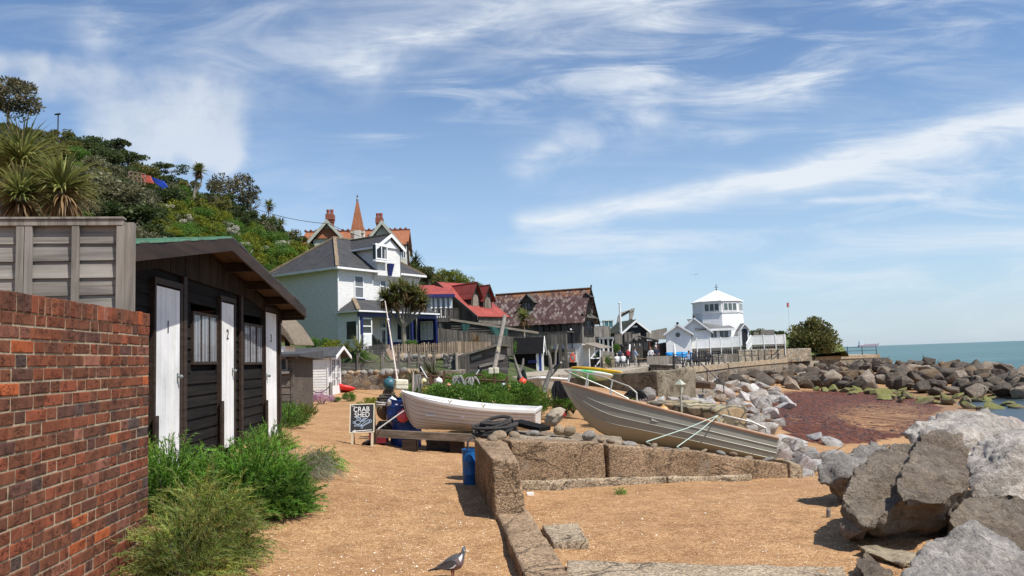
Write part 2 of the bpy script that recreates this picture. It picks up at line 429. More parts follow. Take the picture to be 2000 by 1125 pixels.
def ground_sheet():
 xs=lines(-3000, 6000, -4.2, 5.2, 0.075, 1.07); ys=lines(-3000, 9000, 3.6, 15, 0.075, 1.05)
 X, Y=np.meshgrid(xs, ys); Z=ground_np(X, Y)
 nz=np.zeros_like(Z); weed=np.zeros_like(Z); swirl=np.zeros_like(Z)
 poly=[(1492, 772), (1560, 764), (1700, 766), (1800, 778), (1840, 796), (1790, 835), (1770, 850), (1700, 864), (1600, 868), (1545, 850), (1520, 828)]
 sw=[(1625, 815), (1680, 793), (1790, 788), (1815, 800), (1770, 848), (1690, 838)]
 for j in range(len(ys)):
  for i in range(len(xs)):
   x, y=xs[i], ys[j]
   if-8<x<12 and 2<y<40:
    nz[j, i]=mnoise.noise((x*1.1, y*1.1, 0))*0.03+mnoise.noise((x*3.1, y*3.1, 5))*0.014+mnoise.noise((x*8, y*8, 9))*0.006
   if 4<x<45 and 15<y<80:
    u, v=proj(x, y, Z[j, i])
    if 1380<u<1980 and 740<v<900:
     k=0; s=0
     for a in(-18, -8, 0, 8, 18):
      k+=inpoly(np.array(u+a), np.array(v+a*0.2), poly)/5; s+=inpoly(np.array(u+a*1.5), np.array(v+a*0.4), sw)/5
     weed[j, i]=k; swirl[j, i]=s
 fade=np.clip((40-Y)/20, 0, 1); Z=Z+nz*fade
 nx, ny=len(xs), len(ys)
 co=np.stack([X, Y, Z], -1).reshape(-1, 3)
 idx=np.arange(nx*ny).reshape(ny, nx)
 f=np.stack([idx[:-1, :-1], idx[:-1, 1:], idx[1:, 1:], idx[1:, :-1]], -1).reshape(-1, 4)
 me=bpy.data.meshes.new('beach'); me.from_pydata(co.tolist(), [], f.tolist())
 for nm, a in(('weed', weed), ('swirl', swirl)):
  at=me.attributes.new(nm, 'FLOAT', 'POINT'); at.data.foreach_set('value', a.ravel().astype(np.float32))
 me.polygons.foreach_set('use_smooth', [True]*len(f))
 m, n, b=newmat('shingle_sand'); w=obj_co(n, True)
 g1=vor(w, 62.0, out='Color'); gd=vor(w, 62.0); g2=vor(w, 190.0, out='Color')
 t=sep(g1)[0]; t2=sep(g2)[1]
 base=ramp(t*0.55+t2*0.45, [(0.12, (.24, .120, .052)), (0.5, (.43, .243, .110)), (0.75, (.51, .312, .150)), (0.93, (.66, .47, .29))])
 lum=noi(w, 0.55, 6, 0.6)
 base=mix(n, 1.0, base, ramp(lum, [(0.3, (.80, .76, .72)), (0.55, (1, 1, 1)), (0.75, (1.14, 1.14, 1.14))]), 'MULTIPLY')
 pat=noi(vscale(w, 1.0, 1.3, 1.0), 4.2, 6, 0.65)
 base=mix(n, 1.0, base, ramp(pat, [(0.30, (.76, .73, .70)), (0.62, (1.10, 1.10, 1.10))]), 'MULTIPLY')
 base=mix(n, noi(w, 0.9, 7, 0.7).step(0.56, 0.70)*0.35, base, (.27, .165, .085))
 pos=sep(w)
 wet=pos[2].step(-1.6, -2.5)
 base=mix(n, wet*0.5, base, (.13, .085, .05))
 wd=attr(n, 'weed', 'Fac'); sr=attr(n, 'swirl', 'Fac')
 wn=noi(w, 1.4, 7, 0.65); wf=noi(vscale(w, 2.4, .8, 1), 2.2, 8, 0.85)
 edge=(wd+(wn-0.5)*1.5+(wf-0.5)*0.8).step(0.40, 0.52)
 band=noi(vec(n, pos[0]*0.28+noi(w, 0.16, 3)*5.0, pos[1]*0.62+noi(w, 0.22, 3)*4.0, 0.0), 2.3, 4, 0.55, 1.6)
 holes=((band-0.5).abs().step(0.075, 0.03)*sr*1.2+noi(w, 0.6, 5, 0.65).step(0.62, 0.70)*0.8).clamp()
 wm=edge*(1-(holes*wf.step(0.25, 0.48)).clamp())
 wc=ramp(wf, [(0.36, (.016, .005, .003)), (0.46, (.075, .023, .014)), (0.54, (.140, .046, .026)), (0.64, (.28, .12, .065))])
 setc(n, b, 'Base Color', mix(n, wm, base, wc))
 setc(n, b, 'Roughness', 0.92-wet*0.25); b.inputs['Specular IOR Level'].default_value=0.25
 h=gd*-0.35+t2*0.12+pat*0.55+wm*wf*3.0
 bump(n, b, h, 0.75, 0.035)
 me.materials.append(m); o=bpy.data.objects.new('beach', me); C.objects.link(o)
 tag(o, 'orange brown shingle sand of the path and cove, dark red seaweed lying over the lower beach', 'beach', kind='structure')
ground_sheet()
# sea
def sea():
 xs=lines(-20000, 40000, 15, 60, 1.0, 1.12); ys=lines(-20000, 40000, 20, 160, 1.0, 1.10)
 X, Y=np.meshgrid(xs, ys)
 Z=np.full_like(X, SEA_Z)
 for j in range(len(ys)):
  for i in range(len(xs)):
   x, y=xs[i], ys[j]
   if abs(x)<900 and abs(y)<900 and not(y<62 and x<46):
    Z[j, i]+=(mnoise.noise((x*.12, y*.2, 0))*.22+mnoise.noise((x*.5, y*.7, 3))*.09)
 idx=np.arange(X.size).reshape(X.shape); f=np.stack([idx[:-1, :-1], idx[:-1, 1:], idx[1:, 1:], idx[1:, :-1]], -1).reshape(-1, 4)
 me=bpy.data.meshes.new('sea'); me.from_pydata(np.stack([X, Y, Z], -1).reshape(-1, 3).tolist(), [], f.tolist())
 me.polygons.foreach_set('use_smooth', [True]*len(f))
 m, n, b=newmat('sea_water'); w=obj_co(n, True)
 ch=noi(vscale(w, 0.35, 0.9, 1), 1.0, 6, 0.62, 0.4); lg=noi(vscale(w, .006, .03, 1), 1.0, 4, 0.6)
 cl=mix(n, lg.step(0.35, 0.65), (.030, .095, .088), (.05, .135, .12))
 cl=mix(n, 1.0, cl, ramp(ch, [(0.3, (.72, )*3), (0.7, (1.25, )*3)]), 'MULTIPLY')
 cl=mix(n, sep(w)[1].step(72, 60), cl, (.040, .062, .075))
 cap=noi(vscale(w, .045, .22, 1), 1.0, 7, 0.72, 0.6).step(0.66, 0.72)*noi(vscale(w, .02, .04, 1), 1.0, 2).step(0.45, 0.6)
 sp=sep(w); cap=cap*sp[1].step(70, 110)
 cl=mix(n, cap*0.85, cl, (.8, .84, .84))
 setc(n, b, 'Base Color', cl); b.inputs['Roughness'].default_value=0.32; b.inputs['Specular IOR Level'].default_value=0.32
 bump(n, b, ch+noi(w, 2.6, 4, 0.6)*0.4, 0.5, 0.25)
 me.materials.append(m); o=bpy.data.objects.new('sea', me); C.objects.link(o)
 tag(o, 'choppy teal green sea with white flecks reaching the horizon', 'sea', kind='structure')
sea()
# rough blocks: concrete and rock
def roughen(bm, amp, freq, seed=0.0, edge=0.0, fine=0.0):
 bm.normal_update()
 mv=[]
 for v in bm.verts:
  p=v.co+Vector((seed*7.1, seed*3.3, seed))
  k=mnoise.noise(p*freq)*amp+mnoise.noise(p*freq*2.7)*amp*0.45
  if fine:k+=mnoise.noise(p*freq*8)*fine
  mv.append(v.normal*k)
 for v, m in zip(bm.verts, mv):v.co+=m
def block_mesh(name, corners, step, amp, freq=3.0, mats=None, seed=0, bev=0.02, chips=0):
 """eight corners -> a cast block with soft uneven edges"""
 bm=bmesh.new(); vs=[bm.verts.new(c)for c in corners]
 for f in((3, 2, 1, 0), (4, 5, 6, 7), (0, 1, 5, 4), (1, 2, 6, 5), (2, 3, 7, 6), (3, 0, 4, 7)):bm.faces.new([vs[i]for i in f])
 if bev:bmesh.ops.bevel(bm, geom=list(bm.edges), offset=bev, segments=2, affect='EDGES', profile=0.6)
 for _ in range(9):
  es=[e for e in bm.edges if e.calc_length()>step*1.6]
  if not es:break
  bmesh.ops.subdivide_edges(bm, edges=es, cuts=1, use_grid_fill=True)
 bmesh.ops.triangulate(bm, faces=[f for f in bm.faces if len(f.verts)>4])
 roughen(bm, amp, freq, seed, fine=amp*0.35)
 me=bpy.data.meshes.new(name); bm.to_mesh(me); bm.free()
 me.polygons.foreach_set('use_smooth', [True]*len(me.polygons))
 if mats:me.materials.append(mats)
 return me
def put(name, me, parent=None, loc=None):
 o=bpy.data.objects.new(name, me); C.objects.link(o)
 if parent is not None:o.parent=parent
 if loc is not None:o.location=loc
 return o
def concrete(name, c1, c2, agg=1.0):
 m, n, b=newmat(name); w=obj_co(n, True)
 v=sep(vor(w, 75.0, out='Color'))[0]; big=noi(w, 1.7, 6, 0.62)
 cl=mix(n, big.step(0.32, 0.68), c1, c2)
 cl=mix(n, 1.0, cl, ramp(v, [(0.1, (.55, .52, .5)), (0.5, (1, 1, 1)), (0.95, (1.55, 1.5, 1.42))]), 'MULTIPLY')
 cl=mix(n, noi(w, 3.3, 7, 0.7).step(0.58, 0.72)*0.55, cl, (.30, .255, .20))
 cl=mix(n, noi(vscale(w, 2.2, 2.2, 0.9), 1.1, 5, 0.6).step(0.60, 0.70)*0.45, cl, (.10, .068, .042))
 crk=noi(vscale(w, 1.0, 1.0, 1.6), 1.15, 8, 0.6, 0.6)
 ck=(crk-0.5).abs().step(0.011, 0.0)*noi(w, 0.9, 2).step(0.40, 0.50)
 cl=mix(n, ck*0.5, cl, (.05, .036, .025))
 setc(n, b, 'Base Color', cl); b.inputs['Roughness'].default_value=0.92; b.inputs['Specular IOR Level'].default_value=0.2
 bump(n, b, vor(w, 75.0)*-0.4+noi(w, 14, 6, 0.7)*0.9-ck*2.0, 0.85, 0.02*agg); return m
CONC=concrete('pebbly_concrete', (.20, .138, .085), (.33, .235, .15))
CONCG=concrete('grey_concrete', (.26, .205, .14), (.37, .30, .215), 0.6)
def wallA():
 root=thing('concrete_wall', 'low brown pebbly concrete wall running along the path, stepping up halfway towards the white dinghy', 'wall', (0, 7.27, 0))
 I=Matrix.Translation((0, -7.27, 0))
 hi=[P(970, 1002, 7.25), P(1031, 1000, 7.25), P(994, 968, 9.15), P(927, 945, 9.15), P(961, 896, 7.29), P(1013, 902, 7.29), P(985, 857, 9.1), P(927, 857, 9.1)]
 for k in range(4):hi[k].z=-0.15
 hi[0].x-=.01; hi[1].x+=.01
 put('high_section', block_mesh('high_section', [I@p for p in hi], 0.03, 0.010, 5, CONC, 1, 0.018), root)
 lo=[Zp(1025, 1125, 0.115), Zp(1115, 1125, 0.115), Zp(1031, 994, 0.118), Zp(968, 996, 0.118)]
 d=(lo[3]-lo[0]).normalized(); a=lo[0]-d*2.6; b_=lo[1]-(lo[2]-lo[1]).normalized()*2.6
 top=[a, b_, lo[2], lo[3]]; bot=[p-Vector((0, 0, .35))for p in top]
 put('low_section', block_mesh('low_section', [I@p for p in bot+top], 0.035, 0.010, 4, CONC, 2, 0.022), root)
wallA()
WB0, WB1=P(985, 862, 8.62), P(1566, 905, 9.95)
def wallB():
 root=thing('concrete_wall', 'tapering brown concrete wall below the grey boat, sinking into sand by the boulders', 'wall', (WB0.x, WB0.y, 0))
 I=Matrix.Translation((-WB0.x, -WB0.y, 0))
 t=Vector((WB1.x-WB0.x, WB1.y-WB0.y, 0)); n=Vector((-t.y, t.x, 0)).normalized()
 def sect(s0, s1, z0a, z0b, z1a, z1b, th, off, name, seed, mat=CONC):
  a=Vector((WB0.x, WB0.y, 0))+t*s0-n*off; b=Vector((WB0.x, WB0.y, 0))+t*s1-n*off
  p=[a, b, b+n*th, a+n*th]; zb=(z0a, z0b, z0b, z0a); zt=(z1a, z1b, z1b, z1a)
  put(name, block_mesh(name, [I@(q+Vector((0, 0, z)))for q, z in zip(p, zb)]+[I@(q+Vector((0, 0, z)))for q, z in zip(p, zt)], 0.03, 0.012, 4.5, mat, seed, 0.02), root)
 zs=[]
 for px, py in((985, 862), (1163, 866), (1170, 870), (1330, 884), (1566, 906)):
  s=(px-985)/(1566-985.0); d=WB0.y+(WB1.y-WB0.y)*s; zs.append((s, P(px, py, d).z))
 sect(0.02, zs[1][0], -.2, -.2, zs[0][1], zs[1][1], .34, 0, 'left_panel', 3)
 sect(zs[2][0], 0.64, -.2, -.3, zs[2][1], zs[3][1]-.005, .34, .004, 'middle_panel', 4)
 sect(0.622, 0.945, -.3, -.3, zs[3][1]-.012, zs[4][1]+.015, .32, .0, 'end_panel', 5)
 sect(0.948, 1.0, -.3, -.3, zs[4][1]+.05, zs[4][1]-.02, .34, .02, 'end_stone', 6, CONCG)
 sect(0.03, 0.50, -.3, -.3, .20, .10, .2, .05, 'footing', 7, CONCG)
 sect(0.505, 0.80, -.3, -.3, .09, .015, .2, .045, 'footing', 8, CONCG)
wallB()
def slabs():
 q=[Zp(1082, 1082, .0), Zp(1152, 1079, .0), Zp(1130, 1040, .0), Zp(1060, 1045, .0)]
 top=[p+Vector((0, 0, .09))for p in(Zp(1080, 1080, 0), Zp(1150, 1077, 0), Zp(1128, 1042, 0), Zp(1060, 1047, 0))]
 o=put('concrete_block', block_mesh('concrete_block', [p-Vector((0, 0, .2))for p in q]+top, 0.03, .012, 7, CONCG, 9, .012))
 tag(o, 'worn concrete block end sticking out of the sand beside the low wall', 'block')
 a=[Zp(1112, 1112, .02), Zp(1660, 1130, .0), Zp(1660, 1200, 0), Zp(1125, 1200, .02)]
 a=[Zp(1100, 1200, 0.02), Zp(1680, 1200, 0.02), Zp(1650, 1118, 0.0), Zp(1108, 1104, 0.02)]
 o=put('concrete_slab', block_mesh('concrete_slab', [p-Vector((0, 0, .2))for p in a]+[p+Vector((0, 0, .035))for p in a], 0.05, .014, 5, CONCG, 10, .015))
 tag(o, 'half buried concrete slab edge across the sand below the boulders', 'slab')
slabs()
def shingle():
 mb=MB(); random.seed(5)
 m, n, b=newmat('shell_bits'); setc(n, b, 'Base Color', attr(n, 'tint')); b.inputs['Roughness'].default_value=0.7
 for k in range(5200):
  y=4.3+11*random.random()**2.2; x=random.uniform(-2.6, 4.6)if random.random()<.55 else random.gauss(-.9, .7)
  r=random.uniform(.003, .008)*(1 if random.random()<.93 else 1.7)
  c=random.choice(((.72, .6, .42), (.8, .72, .58), (.55, .36, .2), (.3, .2, .13), (.66, .5, .32), (.85, .82, .74)))
  mb.col=c
  PT.append((x, y, r, c))
 xs=np.array([p[0]for p in PT]); ys=np.array([p[1]for p in PT]); zs=ground_np(xs, ys)
 for(x, y, r, c), z in zip(PT, zs):
  z+=mnoise.noise((x*1.1, y*1.1, 0))*0.03+mnoise.noise((x*3.1, y*3.1, 5))*0.014+mnoise.noise((x*8, y*8, 9))*0.006
  mb.col=c; a=random.random()*6.28; ca, sa=math.cos(a)*r, math.sin(a)*r; e=random.uniform(.5, 1)
  mb.add([(x+ca, y+sa, z), (x-sa*e, y+ca*e, z), (x-ca, y-sa, z), (x+sa*e, y-ca*e, z), (x, y, z+r*.8)], ((0, 1, 4), (1, 2, 4), (2, 3, 4), (3, 0, 4)))
 o=mb.build('shingle', m); tag(o, 'pale shell bits and pebbles strewn over the sand path', 'shingle', kind='stuff')
PT=[]
shingle()
def wrack():
 random.seed(15); n=9000; x=np.random.RandomState(3).uniform(5, 34, n); y=np.random.RandomState(4).uniform(17, 66, n); z=ground_np(x, y); mb=MB()
 poly=[(1505, 774), (1560, 767), (1700, 769), (1795, 780), (1825, 796), (1785, 832), (1765, 848), (1700, 860), (1600, 864), (1550, 848), (1525, 826)]; sw=[(1640, 815), (1690, 798), (1780, 793), (1805, 802), (1760, 842), (1690, 834)]
 for a, b, c in zip(x, y, z):
  u, v=proj(a, b, c)
  if not inpoly(np.array(u), np.array(v), poly):continue
  if inpoly(np.array(u), np.array(v), sw)and random.random()<.92:continue
  r=random.uniform(.05, .17); h=r*random.uniform(.2, .45); k=random.uniform(.45, 1.9); mb.col=(k, k*random.uniform(.85, 1.1), k*random.uniform(.8, 1.1)); m=7
  mb.add([(a+r*random.uniform(.4, 1.3)*math.cos(t), b+r*random.uniform(.4, 1.3)*math.sin(t), c-.01)for t in[6.283*i/m for i in range(m)]]+[(a, b, c+h)], [(i, (i+1)%m, m)for i in range(m)])
 q, n_, b_=newmat('red_seaweed'); co=obj_co(n_, True); cl=mix(n_, noi(co, 9, 6, .75).step(.3, .7), (.036, .012, .008), (.10, .037, .023)); setc(n_, b_, 'Base Color', mix(n_, 1.0, cl, attr(n_, 'tint'), 'MULTIPLY')); b_.inputs['Roughness'].default_value=.6; bump(n_, b_, noi(co, 30, 5, .7), 1.0, .03)
 tag(mb.build('seaweed', q), 'dark red seaweed heaped in tangles on the lower beach', 'seaweed', kind='stuff')
wrack()
# shared coats
WHITE=paint('white_paint', (.80, .80, .78), .55, .05, 3, bmp=.12, dirt=(.55, .52, .46, .35), tint=True)
def brickpaint():
 m, n, b=newmat('white_brick_paint'); co=obj_co(n); f=noi(vscale(co, 2.5, 2.5, 11), 1.0, 4, .6); z=sep(co)[2]; j=(z/.15)._m('FRACT').step(.2, .0)
 cl=mix(n, f.step(.3, .7), (.655, .64, .605), (.78, .765, .73)); cl=mix(n, j*.10, cl, (.50, .50, .49)); setc(n, b, 'Base Color', mix(n, noi(co, .9, 6, .65).step(.58, .75)*.3, cl, (.55, .55, .52)))
 b.inputs['Roughness'].default_value=.8; bump(n, b, f-j*.5, .5, .02); return m
BRICKW=brickpaint()
BLACKW=wood('black_boards', (.007, .0065, .006), (.019, .016, .014), 'x', .8, .85, spec=.12)
BLACKV=wood('black_upright_boards', (.016, .011, .008), (.038, .026, .018), 'z', .8, .85, spec=.15)
BROWNW=wood('dark_brown_timber', (.020, .012, .008), (.050, .030, .020), 'x', .8, .7)
GREYW=wood('silver_grey_boards', (.14, .127, .110), (.31, .285, .248), 'x', .7, .85, spots=(.12, .10, .08, .4))
GREYV=wood('silver_grey_uprights', (.135, .12, .10), (.30, .27, .232), 'z', .7, .85, spots=(.20, .11, .06, .3))
GREYD=wood('dark_grey_boards', (.040, .036, .032), (.115, .105, .092), 'x', .7, .85)
GREYDV=wood('dark_grey_uprights', (.040, .036, .031), (.125, .112, .097), 'z', .7, .85)
TANV=wood('tan_palings', (.15, .105, .068), (.33, .25, .17), 'z', .7, .85)
FELT=paint('grey_roof_felt', (.055, .055, .057), .9, .2, 5, bmp=.2)
GLASS=glass()
IRON=paint('black_iron', (.012, .012, .013), .5, .2, 20)
RUST=paint('rusty_iron', (.10, .045, .022), .85, .4, 25, bmp=.3, dirt=(.03, .015, .01, .6))
NAVY=paint('navy_blue_paint', (.010, .016, .11), .45, .1, 5, bmp=.05)
def clearmat():
 m, n, b=newmat('clear_pane'); o=[q for q in n.nodes if q.type=='OUTPUT_MATERIAL'][0]
 b.inputs['Base Color'].default_value=(.03, .035, .04, 1); b.inputs['Roughness'].default_value=.03; b.inputs['Specular IOR Level'].default_value=.6
 t=n.nodes.new('ShaderNodeBsdfTransparent'); mx=n.nodes.new('ShaderNodeMixShader'); mx.inputs[0].default_value=.34
 n.links.new(t.outputs[0], mx.inputs[1]); n.links.new(b.outputs[0], mx.inputs[2]); n.links.new(mx.outputs[0], o.inputs[0]); return m
CLEAR=clearmat()
CLOTH=paint('white_curtain', (.72, .73, .76), .9, .04, 4, bmp=.05)
def boards(mb, x0, x1, z0, z1, w, y=0.0, lip=.018, skip=(), th=.02, tj=.16, wob=.004):
 """overlapping horizontal boards on the plane y"""
 z=z0; k=0
 while z<z1-.01:
  t=min(z+w, z1); mb.col=jt(tj); segs=[(x0, x1)]
  for a, b_, c, d in skip:
   if c<t-.01 and d>z+.01:
    ns=[]
    for s, e in segs:
     if b_<=s or a>=e:ns.append((s, e)); continue
     if a>s:ns.append((s, a))
     if b_<e:ns.append((b_, e))
    segs=ns
  for s, e in segs:
   r=random.uniform(-wob, wob)
   mb.hexa([(s, y-lip, z+r), (e, y-lip, z-r), (e, y+th, z-r), (s, y+th, z+r), (s, y-.003, t+.012), (e, y-.003, t+.012), (e, y+th, t+.012), (s, y+th, t+.012)])
  z=t
 mb.col=None
def uprights(mb, x0, x1, zb, zt, w, y=0.0, th=.02, gap=.004, tj=.2, skip=()):
 """vertical boards; zb and zt are functions of x"""
 x=x0
 fz=lambda q, v:q(v)if callable(q)else q
 while x<x1-.01:
  e=min(x+w, x1); mb.col=jt(tj); dy=random.uniform(0, .006)
  a, c=x+gap/2, e-gap/2
  mb.hexa([(a, y-th-dy, fz(zb, a)), (c, y-th-dy, fz(zb, c)), (c, y, fz(zb, c)), (a, y, fz(zb, a)), (a, y-th-dy, fz(zt, a)), (c, y-th-dy, fz(zt, c)), (c, y, fz(zt, c)), (a, y, fz(zt, a))])
  x=e
 mb.col=None
def window_at(fr_parent, x0, x1, z0, z1, y, nx=2, nz=1, mat=WHITE, bar=.05, mun=.03, gl=GLASS, name='window', sill=None, deep=.05, curtain=None):
 """glazed window standing on the plane y (outside is -y): frame with bars, pane, sill"""
 f=MB(); d=deep
 f.box(x0, x0+bar, y-d, y+.01, z0, z1); f.box(x1-bar, x1, y-d, y+.01, z0, z1)
 f.box(x0+bar, x1-bar, y-d, y+.01, z1-bar, z1); f.box(x0+bar, x1-bar, y-d, y+.01, z0, z0+bar)
 for i in range(1, nx):
  x=x0+(x1-x0)*i/nx; f.box(x-mun/2, x+mun/2, y-d*.8, y, z0+bar, z1-bar)
 for i in range(1, nz):
  z=z0+(z1-z0)*i/nz; f.box(x0+bar, x1-bar, y-d*.7, y, z-mun/2, z+mun/2)
 o=f.build(name, mat, fr_parent)
 g=MB(); g.box(x0+bar*.6, x1-bar*.6, y-d*.45, y-d*.3, z0+bar*.6, z1-bar*.6); g.build('pane', gl, o)
 if sill:
  s=MB(); s.box(x0-.05, x1+.05, y-d-.06, y+.0, z0-.07, z0-.002); s.build('sill', sill, o)
 if curtain:
  c=MB(); n=14
  for i in range(n):
   a=x0+bar+(x1-x0-2*bar)*i/n; e=x0+bar+(x1-x0-2*bar)*(i+1)/n; k=.008*(i%2); k2=.008*((i+1)%2)
   c.quad((a, y-.008+k, z0+bar), (e, y-.008+k2, z0+bar), (e, y-.008+k2, z1-bar), (a, y-.008+k, z1-bar))
  c.build('curtain', curtain, o)
 return o
def write(s, size, mat, parent, M, name='lettering', ex=.002, font_shear=0):
 cu=bpy.data.curves.new(name, 'FONT'); cu.body=s; cu.size=size; cu.extrude=ex; cu.align_x='CENTER'; cu.align_y='CENTER'; cu.shear=font_shear
 cu.resolution_u=4; o=bpy.data.objects.new(name, cu); C.objects.link(o)
 me=bpy.data.meshes.new_from_object(o.evaluated_get(bpy.context.evaluated_depsgraph_get())); bpy.data.objects.remove(o)
 me.materials.clear(); me.materials.append(mat); o=bpy.data.objects.new(name, me); C.objects.link(o); o.parent=parent; o.matrix_local=M; return o
 # brick wall
def brick_wall():
 random.seed(11)
 S0, E0=Vector((-2.69, 4.03, 0)), Vector((-2.872, 6.06, 0))
 fr=Frame.through(E0, S0)
 root=thing('brick_wall', 'weathered red brick garden wall with brick on edge coping and cream mortar', 'wall', E0, fr.yaw)
 L, c, top=4.6, .0775, 2.0
 zt=fr.hit(290, 612)[1]; ztop=zt
 m, n, b=newmat('red_brick'); co=obj_co(n)
 t=attr(n, 'tint'); f=noi(co, 16, 6, .65); g=noi(co, 70, 4, .7)
 cl=mix(n, 1.0, t, ramp(f, [(.25, (.55, .50, .50)), (.5, (1, 1, 1)), (.78, (1.35, 1.3, 1.25))]), 'MULTIPLY')
 cl=mix(n, noi(co, 7, 7, .72).step(.62, .74)*.3, cl, (.06, .04, .036))
 cl=mix(n, noi(vscale(co, 1, 1, 2), 4.2, 7, .7).step(.66, .74)*.5, cl, (.42, .36, .30))
 cr=noi(vscale(co, 7, 7, 22, (0, .5, 0)), 2.0, 5, .6, 1.2); ck=(cr-.5).abs().step(.03, .0)*noi(co, 9, 2).step(.48, .6)
 cl=mix(n, ck*.7, cl, (.035, .018, .014))
 setc(n, b, 'Base Color', cl); b.inputs['Roughness'].default_value=.9; b.inputs['Specular IOR Level'].default_value=.2
 bump(n, b, f+g*.5-ck*1.2, .9, .008)
 BR=m
 MO=paint('cream_mortar', (.36, .295, .195), .95, .25, 30, bmp=.5, dirt=(.16, .13, .09, .7))
 core=MB(); core.box(-.004, L, -.225, -.0065, -.3, ztop-.105); core.box(-.002, L, -.222, -.004, ztop-.104, ztop-.006)
 core.build('mortar', MO, root)
 hues=[((.195, .066, .034), 12), ((.165, .064, .035), 12), ((.23, .070, .036), 6), ((.140, .058, .035), 8), ((.115, .055, .040), 4), ((.090, .060, .052), 2), ((.36, .095, .034), 1), ((.24, .10, .065), 2)]
 pool=[h for h, k in hues for _ in range(k)]
 def brick(mb, x0, x1, z0, z1, y0, y1):
  h=random.choice(pool); k=random.uniform(.76, 1.06); mb.col=tuple(q*k for q in h)
  o=random.uniform(-.003, .003); j=lambda:random.uniform(-.0018, .0018); e=.005
  A=[(x0+j(), y1-e+o, z0+j()), (x1+j(), y1-e+o, z0+j()), (x1+j(), y1-e+o, z1+j()), (x0+j(), y1-e+o, z1+j())]
  B=[(x0+e+j(), y1+o, z0+e+j()), (x1-e+j(), y1+o, z0+e+j()), (x1-e+j(), y1+o+j(), z1-e+j()), (x0+e+j(), y1+o, z1-e+j())]
  Z=[(p[0], y0, p[2])for p in A]
  mb.add(Z+A+B, [(0, 1, 2, 3)]+[q for i in range(4)for q in((i, 4+i, 4+(i+1)%4, (i+1)%4), (4+i, 8+i, 8+(i+1)%4, 4+(i+1)%4))]+[(8, 11, 10, 9)])
 mb=MB(); k=0; z=ztop-.108; jn=.0115
 while z>-.3:
  x=0.0; hd=k%2
  if k%2:x=0.0; first=.105
  else:first=.215
  w=first
  if k%2:
   brick(mb, x+.002, x+.1025, z-c+jn, z, -.1, 0); x+=.1025+jn
   brick(mb, x, x+.055, z-c+jn, z, -.1, 0); x+=.055+jn; hd=0
  else:hd=0
  while x<L:
   w=(.1025 if hd else .215)+random.uniform(-.006, .006)
   brick(mb, x, min(x+w, L), z-c+jn+random.uniform(-.001, .001), z, -.1, 0); x+=w+jn+random.uniform(-.002, .003); hd^=1
  z-=c+random.uniform(-.0008, .0008); k+=1
 mb.build('brick_face', BR, root)
 cp=MB(); x=0.0
 while x<L:
  w=.066+random.uniform(-.004, .006); brick(cp, x, x+w, ztop-.103, ztop+random.uniform(-.003, .003), -.226, .003); x+=w+.009
 cp.build('coping', BR, root)
 return fr
brick_wall()
# board fence behind the brick wall
def board_fence():
 random.seed(4)
 d=6.26; a, b_=P(240, 430, d), P(-150, 432, d-.25)
 fr=Frame((a.x, a.y, 0), math.atan2(a.y-b_.y, a.x-b_.x))
 root=thing('board_fence', 'silver grey overlapping board fence panel standing behind the brick wall', 'fence', (a.x, a.y, 0), fr.yaw)
 X=lambda px:fr.hit(px, 500)[0]
 zt=fr.hit(140, 430)[1]; zb=1.0
 for x0, x1, bats in((X(48), X(240), (X(48)+.035, X(149), X(236))), (X(-180), X(46.6), (X(-176), X(-60), X(41)))):
  p=MB(); z=zt-.05; n=0
  while z>zb:
   w=.142; p.col=jt(.14); r=random.uniform(-.004, .004)
   p.hexa([(x0, .0, z-w-r), (x1, .0, z-w+r), (x1, .03, z-w+r), (x0, .03, z-w-r), (x0, .018, z+.012), (x1, .018, z+.012), (x1, .028, z+.012), (x0, .028, z+.012)])
   z-=w
  pn=p.build('board_panel', GREYW, root)
  q=MB()
  for c in bats:
   q.col=jt(.1); q.box(c-.028, c+.028, -.03, .0, zb, zt-.052)
  q.col=jt(.08); q.box(x0, x1+.004, -.034, .03, zt-.05, zt)
  q.col=jt(.08); q.box(x0-.0, x1+.012, -.045, .045, zt+.002, zt+.02)
  q.build('batten_frame', GREYV, pn, bevel=.003)
 po=MB(); po.col=(1, 1, 1); po.box(X(242), X(242)+.07, .0, .07, 0, zt-.02); po.build('post', GREYV, root)
board_fence()
